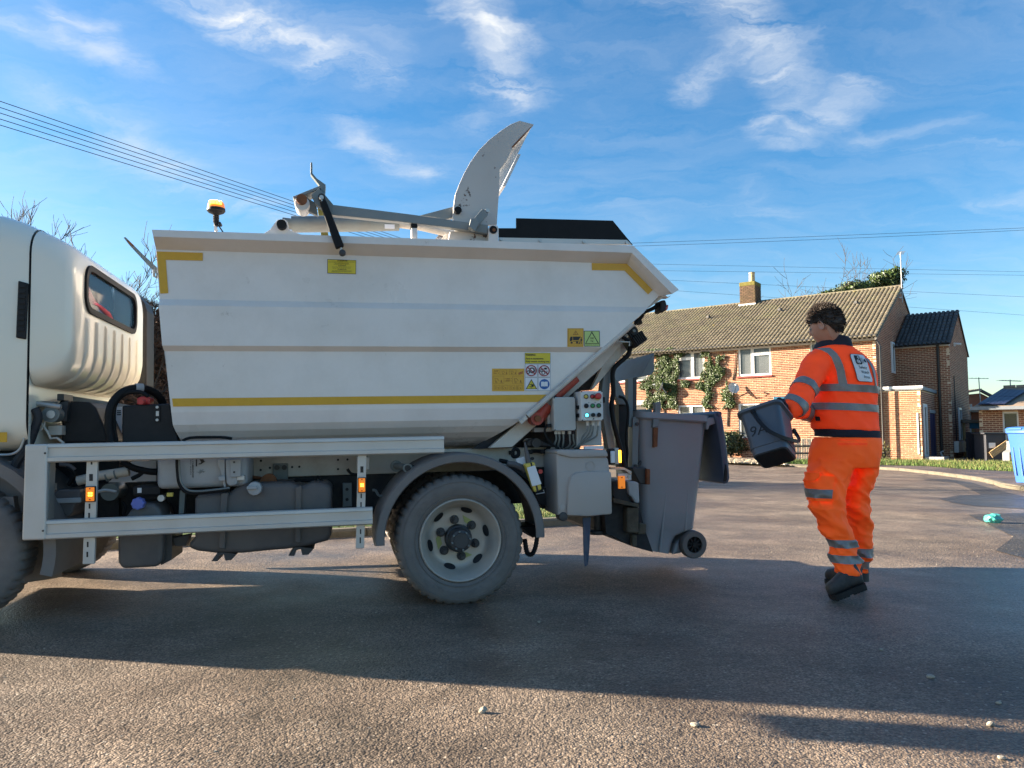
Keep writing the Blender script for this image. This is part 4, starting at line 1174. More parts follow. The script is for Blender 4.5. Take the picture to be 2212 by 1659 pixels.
# ================================================================== things on and near the houses
def dish(label, c, r, yaw, off=.32, tilt=25):
    p = HS.y(*cR2(*c), -off)
    t = thing('satellite_dish', label, 'satellite dish', m=HS.m @ Matrix.Translation(p) @ Matrix.Rotation(R(yaw), 4, 'Z') @ Matrix.Rotation(R(-tilt), 4, 'X'))
    g = G(); pr = [(.0, .09)] + [(r * k / 7, .09 * (1 - (k / 7) ** 2)) for k in range(1, 8)] + [(r * 1.02, -.004)] + [(r * k / 7, .006 + .09 * (1 - (k / 7) ** 2)) for k in range(7, 0, -1)] + [(.0, .096)]
    g.lathe([(a, b) for a, b in pr], (0, 0, 0), 'y', 32); g.xf(Matrix.Diagonal((1, 1, 1.08, 1)))
    obj('reflector', g, 'dish_grey', t, smooth=True)
    obj('feed_arm', G().tube([(0, .02, -r * .95), (0, -.2, -r * .75), (0, -.34, -.05)], .012, 6), 'gutter_black', t)
    obj('receiver', G().cyl((0, -.36, -.06), (0, -.27, .0), .03, 10), 'upvc_white', t)
    obj('bracket', G().tube([(0, .1, 0), (0, .2, -.06), (.02, off + .02, -.16)], .02, 6), 'galvanised', t)
    return t
dish('round pale satellite dish below the red sill casting a long shadow', (1203, 557), .24, 38, .34)
dish('satellite dish almost edge on among the dense ivy', (390, 545), .24, -62, .36)

q = HS.m @ HS.y(*cR2(1700, 900), -1.0); q.z = KH
es_ = thing('estate_sign', 'pale blue sale board on a post in front of the house wall', 'sign', m=Matrix.Translation(q) @ Matrix.Rotation(-PHI * .6, 4, 'Z'))
EFr = Frame(es_.matrix_basis.copy())
tl = EFr.y(*cR2(1645, 657), 0); br_ = EFr.y(*cR2(1660, 752), 0)
obj('board', G().box((tl.x, -.02, br_.z), (tl.x + .62, .02, tl.z)).bevel(.004), 'sign_blue', es_)
obj('edge', G().box((tl.x - .02, -.022, br_.z), (tl.x - .001, .022, tl.z)), 'upvc_white', es_)
g = G(); add_bm(g, text_bm('MA', .13), Matrix.Translation((tl.x + .17, -.026, br_.z + .13)) @ XZ); obj('lettering', g, 'label_white', es_)
obj('post', G().box((tl.x + .27, .02, 0), (tl.x + .34, .09, tl.z)), 'timber_pale', es_)

# picket fence in the front garden
q = onground(*cR2(1850, 1352), KH); 
PF = Frame(frame(Vector((q.x, q.y, KH - .01)), (1, .04)))
pf = thing('picket_fence', 'low pale picket fence with two dark rails below the house wall', 'fence', m=PF.m)
ph = PF.y(*cR2(1950, 1118), 0).z
pm = bpy.data.meshes.new('picket'); g = G(); g.prism([(-.021, .03), (.021, .03), (.021, ph - .02), (0, ph), (-.021, ph - .02)], 0, .018); g.bm.to_mesh(pm); pm.materials.append(MATS['timber_pale'])
for i in range(24):
    place('picket', pm, pf, Matrix.Translation((i * .067, 0, rnd.uniform(-.01, .008))) @ Matrix.Rotation(rnd.uniform(-.015, .015), 4, 'Y'))
for zz in (.22, .5): obj('rail', G().box((-.04, -.022, zz), (1.62, -.003, zz + .075)), 'timber_dark', pf)
for xx in (-.05, .8, 1.6): obj('post', G().box((xx, .02, 0), (xx + .07, .09, ph * .95)), 'timber_dark', pf)

# overhead lines
pole_p = Vector((-3.56, 28, 0))
up_ = thing('utility_pole', 'wooden utility pole carrying the overhead cables behind the truck', 'utility pole', loc=pole_p)
obj('pole', G().tube([(0, 0, 0), (0, 0, 4), (0, 0, 8.4)], [.15, .13, .10], 10), 'bark', up_, smooth=True)
obj('crossarm', G().box((-.6, -.05, 7.7), (.6, .05, 7.82)), 'timber_dark', up_)
def cable(a, b, label, sag=.25, r=.010, n=30):
    a = Vector(a); b = Vector(b)
    g = G(); g.tube([a.lerp(b, i / n) - Vector((0, 0, 4 * sag * (i / n) * (1 - i / n))) for i in range(n + 1)], r, 5)
    return finish(obj('power_cable', g, 'wire'), label, 'cable', 'overhead cables')
NMS = ['topmost', 'second', 'middle', 'fourth', 'lowest']
for i, (yl, yr) in enumerate(((218.6, 526), (232, 531), (244, 536), (257, 541), (270, 546))):
    a = atY(0, yl, 16.3); b = atY(900, yr, 28)
    far_ = a + (a - b).normalized() * 14
    cable(far_, b, NMS[i] + ' of the five cables running down over the cab at upper left', 0.0, .009)
cable(atY(900, 540, 28), atY(2400, 484, 25), 'upper strand of the double cable rising to the right edge', .05, .006)
cable(atY(900, 543, 28), atY(2400, 487, 25.2), 'lower strand of the double cable rising to the right edge', .12, .006)
for (y0, y1, lb) in ((568, 591, 'faint highest of the four level cables above the house chimney'), (583, 597, 'second of the four level cables passing just above the chimney pot'), (598, 650, 'third cable passing behind the chimney stack'), (616, 694, 'lowest cable dipping behind the house roof')):
    cable(atY(1290, y0, 62), atY(2400, y1, 62), lb, .0, .010)
# ================================================================== the refuse truck
truck = thing('refuse_truck', 'white rear loading refuse truck with a grey bin on its lift', 'truck', m=TR.m)
TWID = 2.0
def tp(c, y=0.0): p = TR.y(*c, y); return (p.x, p.z)
def t3(c, y=0.0): p = TR.y(*c, y); return Vector(p)
def plate(name, cf, pts, y0, y1, m, parent=None, bev=0.0, smooth=False, label=None, kind=None):
    """flat piece whose outline is read at depth y0, thick from y0 to y1"""
    g = G(); g.prism([tp(cf(*p), y0) for p in pts], y0, y1)
    if bev: g.bevel(bev)
    return obj(name, g, m, truck if parent is None else parent, smooth=smooth, label=label, kind=kind)
def tbox(name, cf, x0, y0, x1, y1, d0, d1, m, parent=None, bev=.004):
    a = tp(cf(x0, y0), d0); b = tp(cf(x1, y0), d0); c = tp(cf(x1, y1), d0); d = tp(cf(x0, y1), d0)
    xa, xb = (a[0] + d[0]) / 2, (b[0] + c[0]) / 2; zt, zb = (a[1] + b[1]) / 2, (c[1] + d[1]) / 2
    g = G(); g.box((xa, d0, zb), (xb, d1, zt))
    if bev: g.bevel(bev)
    return obj(name, g, m, truck if parent is None else parent)
def ttube(name, cf, pts, y, r, m, parent=None, n=8, curve=0):
    yy = y if isinstance(y, (list, tuple)) else [y] * len(pts)
    P = [t3(cf(*p), q) for p, q in zip(pts, yy)]
    if curve: P = smooth_path(P, curve)
    g = G(); g.tube(P, r, n); return obj(name, g, m, truck if parent is None else parent, smooth=True)
def disc(name, cf, x, y, r, d0, d1, m, parent=None, n=20, bev=0.0):
    """short cylinder along the depth axis; r in metres"""
    c = t3(cf(x, y), d0); g = G(); g.cyl((c.x, d0, c.z), (c.x, d1, c.z), r, n)
    if bev: g.bevel(bev, 2)
    return obj(name, g, m, truck if parent is None else parent, smooth=True)

# ---- hopper -------------------------------------------------------
def lerp2(P, z, key):
    for a, b in zip(P, P[1:]):
        if (a[1] - z) * (b[1] - z) <= 0 and a[1] != b[1]:
            t = (z - a[1]) / (b[1] - a[1]); return a[0] + (b[0] - a[0]) * t
    return P[-1][0] if abs(P[-1][1] - z) < abs(P[0][1] - z) else P[0][0]
SP = .06                                   # depth of the side panel
def zmean(c0, c1, y): return (tp(c0, y)[1] + tp(c1, y)[1]) / 2
FR = [tp(c, SP) for c in ((337, 538), (345, 634), (345, 654), (351.5, 738), (361, 799), (367, 862), (373, 921), (384, 952))]
RE = [tp(c, SP) for c in ((1356, 569), (1424, 638.7), (1366, 698), (1287, 763), (1124, 909), (1040, 966))]
rows = [(.06, zmean((337, 538), (1356, 569), .06)), (.06, zmean((345, 646), cF(0, 970), .06)), (.03, zmean((345, 659), cF(0, 1025), .03)),
        (.03, zmean(cA(1350, 1290), cF(0, 1383), .03)), (.06, zmean(cA(1350, 1335), cF(0, 1437), .06)), (.06, zmean((370, 880), cG(0, 915), .06))]
zb0 = rows[-1][1]
zbot = tp((960, 966), .4)[1]
for k in range(1, 9):
    a = R(90 * k / 8); rows.append((.06 + .42 * (1 - math.cos(a)), zb0 - .06 - (zb0 - .06 - zbot) * math.sin(a)))
rows.insert(6, (.06, zb0 - .03))
near_f = []; near_r = []
for i, (y, z) in enumerate(rows):
    xf = lerp2(FR, z, 0); xr = lerp2(RE, z, 0)
    if i == 0: xf, xr = FR[0][0], RE[0][0]
    near_f.append(Vector((xf, y, z))); near_r.append(Vector((xr, y, z)))
# the tip of the panel needs its own row
tipz = RE[1][1]
g = G()
def side(mirror):
    def mv(p): return Vector((p.x, TWID - p.y if mirror else p.y, p.z))
    F = [mv(p) for p in near_f]; Rr = [mv(p) for p in near_r]
    for i in range(len(F) - 1):
        if rows[i][1] > tipz > rows[i + 1][1]:
            t = mv(Vector((RE[1][0], rows[i][0], tipz)))
            g.face([F[i], Rr[i], t, Rr[i + 1], F[i + 1]])
        else: g.face([F[i], Rr[i], Rr[i + 1], F[i + 1]])
side(False); side(True)
mF = [Vector((p.x, TWID - p.y, p.z)) for p in near_f]; mR = [Vector((p.x, TWID - p.y, p.z)) for p in near_r]
g.face([near_f[-1], near_r[-1], mR[-1], mF[-1]])
g.face(near_f + mF[::-1])
rr_ = [near_r[0], Vector((RE[1][0], .06, tipz))] 
g.face([near_r[-1]] + [p for p in near_r[::-1][1:] if p.z < tipz] + [Vector((RE[1][0], .06, tipz)), Vector((RE[1][0], TWID - .06, tipz))] + [p for p in mR if p.z < tipz])
g.face([near_f[0] - Vector((0, 0, .05)), near_r[0] - Vector((0, 0, .05)), mR[0] - Vector((0, 0, .05)), mF[0] - Vector((0, 0, .05))])
bmesh.ops.remove_doubles(g.bm, verts=g.bm.verts, dist=.0005)
hopper = obj('hopper', g, 'body_white', truck)
# rim rail round the top
YO = -.035
def rimring(a, b, c):
    A = t3(a, YO); B = t3(b, YO); C = t3(c, SP)
    return [A, B, C, Vector((A.x, .13, A.z)), ]
R_ = [rimring((328, 496), (331, 511), (337, 539)), rimring((1368, 530.7), (1365, 546), (1356, 570)), rimring((1466.5, 626), cF(1925, 868), (1424, 640))]
R_[2][3] = R_[2][0] + Vector((0, .165, 0))
g = G(); g.rings(R_); rim = obj('rim_rail', g, 'body_white', truck)
g = G(); g.rings([[Vector((p.x, TWID - p.y, p.z)) for p in r] for r in R_]); obj('rim_rail', g, 'body_white', truck)
x0, z1 = R_[0][0].x, R_[0][0].z
g = G(); g.box((x0 + .003, .132, z1 - .12), (x0 + .09, TWID - .132, z1 - .002)); obj('rim_rail', g, 'body_white', truck)
e = t3(cF(1990, 828), YO); f_ = t3(cF(1800, 886), SP)
g = G(); g.prism([(e.x - .16, e.z + .105), (e.x - .006, e.z - .012), (f_.x - .005, f_.z + .012)], .133, TWID - .133, axis='y'); obj('rear_rail', g, 'body_white', truck)
# tapes
def tape(pts, cf, y=SP): plate('reflective_tape', cf, pts, y - .0035, y - .0015, 'tape_yellow', hopper)
tape([(338.5, 543), (438, 546), (438, 563), (358, 561), (363.5, 633), (346, 634)], v)
plate('reflective_tape', cF, [(1140, 566), (1482, 573), (1735, 828), (1690, 872), (1460, 640), (1142, 635)], SP - .0035, SP - .0015, 'tape_yellow', hopper)
zs1 = zmean((369, 862), cG(0, 828), SP); zs2 = zb0
xl = lerp2(FR, zs1, 0) + .012; 
g = G(); g.prism([(xl, zs1), (lerp2(RE, zs1, 0) - .02, zs1), (lerp2(RE, zs2, 0) - .02, zs2 + .002), (xl + .006, zs2 + .002)], SP - .0035, SP - .0012); obj('reflective_tape', g, 'tape_yellow', hopper)
# tan tube along the slanted rear edge
ttube('edge_tube', cG, [(1742, 48), (1120, 590), (580, 1062)], .035, .0165, 'cream_frame', n=10)
plate('edge_bracket', cG, [(560, 1055), (585, 1090), (515, 1152), (488, 1115)], .02, .05, 'cream_frame')
# slanted support frame behind the tube
plate('support_frame', cG, [(1770, 85), (1600, 290), (1405, 522), (1035, 850), (650, 1192), (410, 1405), (155, 1416), (500, 1118), (1100, 612), (1740, 60)], .16, .22, 'cream_frame', bev=.003)
plate('support_frame', cG, [(1620, 250), (1600, 420), (1310, 760), (1290, 760), (1405, 520)], .26, .30, 'cream_frame')
plate('frame_notch', cG, [(1120, 595), (1145, 622), (1128, 622), (1060, 690), (1050, 680)], .14, .17, 'cream_frame')
# red tilt ram
ttube('tilt_ram', cG, [(1118, 640), (890, 850)], .10, .030, 'oxide_red', n=12)
ttube('tilt_ram', cG, [(800, 940), (700, 1080)], .10, .044, 'oxide_red', n=12)
disc('ram_knuckle', cG, 690, 1092, .040, .06, .16, 'oxide_red')
disc('ram_pin', cG, 698, 1090, .020, .045, .07, 'rust')

# ---- chassis ------------------------------------------------------
zt_ = tp((700, 975), .5)[1]; zl_ = tp(cC(1500, 587), .5)[1]
xa_ = tp(cC(-520, 600), .5)[0]; xb_ = tp(cH(540, 800), .5)[0]
SUB = .52
g = G(); g.box((xa_ + .3, SUB, zl_), (xb_, SUB + .06, zt_ + .04)).box((xa_ + .3, 1.42, zl_), (xb_, 1.48, zt_ + .04)).bevel(.004); obj('subframe', g, 'cream_frame', truck)
g = G(); g.box((-3.3, SUB + .02, zl_ - .23), (.95, SUB + .08, zl_ - .004)).box((-3.3, 1.40, zl_ - .23), (.95, 1.46, zl_ - .004)); 
for xx in (-2.6, -1.9, -1.1, -.5, .5, .9): g.box((xx, SUB + .081, zl_ - .2), (xx + .06, 1.399, zl_ - .05))
obj('chassis_rail', g, 'chassis_black', truck)
g = G(); g.cyl((0, .3, .40), (0, 1.7, .40), .07, 12); g.lathe([(.0, .75), (.12, .78), (.17, .9), (.17, 1.08), (.12, 1.2), (.0, 1.23)], (0, 0, .40), 'y', 16); obj('rear_axle', g, 'chassis_black', truck, smooth=True)
g = G(); g.tube([(-.1, 1.0, .45), (-1.3, 1.0, .52), (-2.3, 1.0, .6)], .045, 10); obj('drive_shaft', g, 'chassis_black', truck, smooth=True)
g = G(); g.box((-2.95, .62, .55), (-2.0, 1.38, 1.12)).bevel(.05); obj('engine', g, 'chassis_black', truck)
g = G(); g.box((-1.75, 1.55, .50), (-.62, 1.92, .82)).bevel(.03); obj('far_tank', g, 'chassis_black', truck)
g = G(); g.box((-2.3, 1.95, .40), (-.5, 1.98, .48)).box((-2.3, 1.95, .72), (-.5, 1.98, .82)).box((-2.2, 1.93, .36), (-2.12, 1.949, .84)).box((-.7, 1.93, .36), (-.62, 1.949, .84)); obj('far_side_guard', g, 'aluminium', truck)
for c in ((1022, 445), (1020, 530), (1105, 510), (1310, 503), (1376, 500), (1733, 436), (1820, 433), (1733, 522)):
    disc('frame_hole', cC, c[0], c[1], .0075, SUB - .0025, SUB + .01, 'ink_black', n=10)
tbox('spring_bracket', cC, 1132, 470, 1272, 640, SUB - .02, SUB + .0, 'steel_grey')
for xx in (1170, 1238): disc('bolt', cC, xx, 507, .016, SUB - .035, SUB - .018, 'hub_dark', n=12)
tbox('crossmember', cC, 1775, 650, 1862, 870, SUB - .04, SUB + .0, 'steel_grey')
for yy in (708, 802): disc('bolt', cC, 1816, yy, .01, SUB - .05, SUB - .038, 'ink_black', n=10)
tbox('bracket', cC, 1905, 412, 2022, 530, .30, SUB - .005, 'cream_frame')
ttube('hydraulic_pipe', cD, [(180, 360), (255, 372), (290, 378)], [.35, .12, .05], .019, 'steel_grey', n=12)
disc('pipe_flange', cD, 290, 382, .028, .04, .06, 'steel_grey'); disc('pipe_bore', cD, 290, 382, .018, .036, .05, 'ink_black')
disc('pipe_flange', cD, 190, 365, .036, .33, .37, 'steel_grey')
plate('arch_bracket', cD, [(225, 490), (300, 350), (410, 360), (260, 480)], .1, .13, 'hub_dark')
# subframe continues behind the wheel
plate('subframe_end', cD, [(610, 215), (960, 206), (1640, 196), (1640, 372), (1250, 372), (880, 300), (610, 300)], .30, .36, 'cream_frame')
plate('chassis_end', cD, [(1180, 374), (1620, 374), (1620, 760), (1480, 740), (1400, 520), (1250, 420)], .32, .40, 'chassis_black')
disc('frame_hole', cG, 882, 1520, .024, .296, .32, 'ink_black')

# ---- side guard ---------------------------------------------------
GY = -.05
def rail(name, tl, tr, br, bl, y):
    A, B, C_, D_ = [t3(c, y) for c in (tl, tr, br, bl)]
    prof = [(0, .018), (.0, -.004), (.05, -.012), (.20, -.014), (.23, -.003), (.70, -.003), (.73, -.014), (.93, -.014), (1.0, -.004), (1.0, .018)]
    rs = []
    for (top, bot) in ((A, D_), (B, C_)):
        rs.append([top.lerp(bot, f) + Vector((0, o, 0)) for f, o in prof])
    g = G(); g.rings(rs); return obj(name, g, 'aluminium', truck)
rail('guard_rail', cB(344, 532), cD(610, 97), cD(610, 250), cB(340, 668), GY)
rail('guard_rail', cB(330, 1082), cC(2050, 870), cC(2052, 1032), cB(324, 1224), GY)
g = G(); pA = [tp(cB(*p), GY - .02) for p in ((178, 537), (342, 532), (326, 1226), (155, 1231))]
g.prism(pA, GY - .02, GY + .02); g.bevel(.010, 3); obj('guard_end', g, 'aluminium', truck)
for c in ((323, 600), (308, 1160)): disc('rivet', cB, c[0], c[1], .005, GY - .026, GY - .018, 'hub_dark', n=8)
plate('guard_inner_edge', cB, [(345, 660), (360, 660), (347, 1080), (333, 1080)], GY + .0, GY + .08, 'steel_grey')
plate('guard_post', cB, [(628, 560), (708, 560), (680, 1398), (594, 1402)], GY + .02, GY + .045, 'aluminium', bev=.003)
plate('guard_post', cC, [(1916, 330), (1998, 330), (1974, 1252), (1896, 1256)], GY + .02, GY + .045, 'aluminium', bev=.003)
for (cx, cy, h) in ((660, 672, 20), (656, 775, 50), (645, 982, 36), (642, 1048, 36), (632, 1258, 38), (629, 1330, 38)):
    w_ = 13 if h > 40 else 6
    plate('slot', cB, [(cx - w_, cy - h / 2), (cx + w_, cy - h / 2), (cx + w_, cy + h / 2), (cx - w_, cy + h / 2)], GY + .0185, GY + .03, 'ink_black')
for (cx, cy, w_, h) in ((1953, 525, 14, 58), (1947, 768, 6, 44), (1945, 848, 6, 44), (1941, 1098, 6, 44), (1938, 1178, 6, 54)):
    plate('slot', cC, [(cx - w_, cy - h / 2), (cx + w_, cy - h / 2), (cx + w_, cy + h / 2), (cx - w_, cy + h / 2)], GY + .0185, GY + .03, 'ink_black')
def side_lamp(cf, x0, y0, x1, y1):
    b = tbox('side_marker_lamp', cf, x0 - 6, y0 - 6, x1 + 6, y1 + 6, GY - .004, GY + .019, 'black_plastic', bev=.003)
    tbox('lens', cf, x0, y0, x1, y1, GY - .016, GY - .004, 'amber_lens', b, bev=.004)
    for i in (-1, 1):
        for j in (-1, 1): disc('led', cf, (x0 + x1) / 2 + i * 8 + 2, (y0 + y1) / 2 + j * 8, .0042, GY - .019, GY - .0155, 'amber_glow', b, n=8)
    for yy in (y0 + 10, y1 - 12): disc('screw', cf, (x0 + x1) / 2, yy, .0035, GY - .018, GY - .0155, 'ink_black', b, n=8)
side_lamp(cB, 616, 846, 678, 946); side_lamp(cC, 1922, 606, 1984, 733)

# ---- tanks --------------------------------------------------------
g = G(); g.prism([tp(cC(*p), .10) for p in ((408, 800), (425, 755), (640, 742), (735, 735), (790, 690), (880, 655), (1300, 645), (1375, 680), (1430, 668), (1500, 642), (1640, 652), (1672, 700), (1672, 1130), (1640, 1185), (1500, 1222), (1450, 1235), (1260, 1262), (1100, 1275), (850, 1300), (600, 1300), (430, 1280), (335, 1240), (408, 1150))], .10, .50)
g.bevel(.045, 4, 50); ft = obj('fuel_tank', g, 'dirty_plastic', truck, smooth=True, sharp=60)
for p in ([(652, 745), (722, 740), (705, 900), (690, 1260), (632, 1255), (645, 900)], [(1338, 690), (1400, 672), (1395, 760), (1388, 1205), (1336, 1200), (1340, 760)]):
    plate('tank_strap', cC, p, .075, .52, 'dirty_plastic', ft, bev=.006)
for x in (650, 1360):
    plate('strap_foot', cC, [(x - 85, 1370 - (x - 650) * .07), (x - 30, 1295 - (x - 650) * .07), (x + 25, 1290 - (x - 650) * .07), (x + 150, 1305 - (x - 650) * .07), (x + 100, 1360 - (x - 650) * .07), (x + 45, 1365 - (x - 650) * .07), (x + 30, 1310 - (x - 650) * .07), (x - 15, 1320 - (x - 650) * .07), (x - 30, 1372 - (x - 650) * .07)], .10, .30, 'hub_dark', ft)
cp = disc('filler_cap', cC, 962, 702, .040, .045, .10, 'tank_grey', ft, n=10, bev=.006)
tbox('cap_grip', cC, 890, 680, 985, 710, .030, .047, 'tank_grey', cp)
g = G(); g.prism([tp(cB(*p), .10) for p in ((845, 1150), (905, 1060), (940, 1012), (1000, 960), (1110, 965), (1150, 1000), (1172, 1060), (1180, 1150), (1170, 1380), (1130, 1420), (880, 1435), (848, 1390))], .10, .40)
g.bevel(.035, 4, 40); ad = obj('additive_tank', g, 'dirty_plastic', truck, smooth=True, sharp=60)
plate('tank_side', cB, [(1172, 1190), (1240, 1180), (1238, 1368), (1160, 1408)], .16, .45, 'hub_dark', ad)
c = t3(cB(990, 965), .05); g = G()
ring = []
for i in range(32):
    a = 2 * math.pi * i / 32; q = .033 + .0035 * math.cos(a * 8); ring.append((c.x + q * math.cos(a), c.z + q * math.sin(a)))
g.prism(ring, .05, .10); g.bevel(.006, 2); obj('blue_cap', g, 'cap_blue', ad)
tbox('pump_box', cB, 955, 838, 1155, 905, .16, .35, 'black_plastic', bev=.008)
tbox('small_label', cB, 990, 850, 1020, 886, .156, .16, 'label_white', bev=0)
g = G(); yy = .10
pa = t3(cC(58, 440), yy); pb = t3(cC(640, 690), yy)
g.box((pa.x, yy, pb.z), (pb.x + .15, .44, pa.z + .06)); g.bevel(.035, 4); wt_ = obj('oil_tank', g, 'tank_grey', truck, smooth=True, sharp=50)
plate('tank_flange', cC, [(628, 430), (690, 430), (690, 560), (700, 690), (680, 690), (662, 610), (655, 560), (625, 480)], .075, .10, 'tank_grey', wt_, bev=.004)
plate('tank_lid', cC, [(694, 430), (805, 430), (805, 650), (790, 675), (720, 680), (698, 640)], .06, .42, 'tank_grey', wt_, bev=.012, smooth=True)
tbox('tank_clip', cC, 630, 585, 690, 632, .05, .075, 'tank_grey', wt_); tbox('tank_clip', cC, 800, 580, 872, 628, .06, .10, 'zinc', wt_)
plate('tank_bracket', cC, [(740, 430), (838, 430), (838, 590), (740, 600)], .045, .06, 'tank_grey', wt_, bev=.004)
for yy in (458, 550): disc('bolt', cC, 775, yy, .006, .04, .047, 'hub_dark', wt_, n=8)
ttube('drain_hose', cC, [(252, 430), (258, 560), (275, 660), (330, 730), (420, 742), (560, 728), (735, 705)], .06, .011, 'black_rubber', curve=26)
ttube('drain_hose', cC, [(268, 430), (274, 560), (292, 650), (345, 712), (430, 726), (560, 716), (735, 695)], .055, .006, 'steel_grey', curve=26)
ttube('suction_pipe', cB, [(560, 800), (700, 765), (930, 730)], .28, .028, 'cream_frame', n=12)
for xx in (770, 835): ttube('pipe_clip', cB, [(xx - 6, 768 - (xx - 770) * .25), (xx + 6, 765 - (xx - 770) * .25)], .28, .031, 'steel_grey', n=12)
ttube('suction_hose', cB, [(880, 660), (960, 705), (1060, 730), (1130, 735)], .22, .019, 'black_rubber', curve=12)
ttube('suction_hose', cB, [(950, 785), (1000, 760), (1030, 735)], .22, .012, 'black_rubber')
plate('light_panel', cB, [(780, 810), (950, 660), (1125, 655), (1125, 800)], .46, .48, 'body_white')
# writing on the oil tank
def txt(parent, s, cf, x0, y0, x1, y1, y, m, bold=0.0, rot=0, name='lettering', shear=0.0):
    bm = text_bm(s, 1.0, bold, shear=shear)
    if rot: bmesh.ops.transform(bm, matrix=Matrix.Rotation(R(rot), 4, 'Z'), verts=bm.verts)
    xs = [q.co.x for q in bm.verts]; ys = [q.co.y for q in bm.verts]
    a = tp(cf(x0, y0), y); b = tp(cf(x1, y0), y); c = tp(cf(x1, y1), y); d = tp(cf(x0, y1), y)
    O = Vector(((d[0] + 0), 0, d[1])); U = Vector((c[0] - d[0], 0, c[1] - d[1])) / (max(xs) - min(xs)); V = Vector((a[0] - d[0], 0, a[1] - d[1])) / (max(ys) - min(ys))
    for q in bm.verts:
        p = O + U * (q.co.x - min(xs)) + V * (q.co.y - min(ys)); q.co = Vector((p.x, y, p.z))
    g = G(); me = bpy.data.meshes.new('x'); bm.to_mesh(me); bm.free(); g.bm.from_mesh(me); bpy.data.meshes.remove(me)
    return obj(name, g, m, parent)
txt(wt_, 'GREATER CAMBRIDGE', cTk, 930, -60, 968, 610, .097, 'ink_black', .012, -90)
txt(wt_, 'SHARED WASTE', cTk, 888, 100, 912, 550, .097, 'ink_black', 0, -90)
plate('emblem', cTk, [(1012, 205), (1040, 205), (1040, 362), (1012, 362)], .096, .098, 'ink_black', wt_)
plate('emblem', cTk, [(1090, 205), (1180, 205), (1200, 250), (1225, 258), (1195, 270), (1120, 320), (1100, 315), (1135, 265), (1115, 240)], .096, .098, 'ink_black', wt_)
plate('emblem', cTk, [(1072, 325), (1080, 300), (1110, 285), (1098, 315)], .096, .098, 'ink_black', wt_)
r_ = random.Random(4)
g = G()
for i in range(26):
    a = r_.uniform(0, 6.28); k = r_.random() ** .5; cx, cy = 1090 + 80 * k * math.cos(a), 485 + 52 * k * math.sin(a); s_ = r_.uniform(5, 11)
    g.prism([tp(cTk(cx + s_ * math.cos(t) * r_.uniform(.6, 1.3), cy + s_ * math.sin(t) * .8), .096) for t in (0, 1.2, 2.4, 3.6, 5)], .096, .0975)
g.prism([tp(cTk(*p), .096) for p in ((1165, 470), (1220, 478), (1180, 500))], .096, .0975); g.prism([tp(cTk(*p), .096) for p in ((1150, 435), (1178, 430), (1170, 450))], .096, .0975)
obj('emblem', g, 'steel_grey', wt_)
ttube('body_cable', cC, [(300, 262), (380, 232), (620, 228), (700, 232), (755, 240)], .03, .008, 'black_rubber', curve=14)

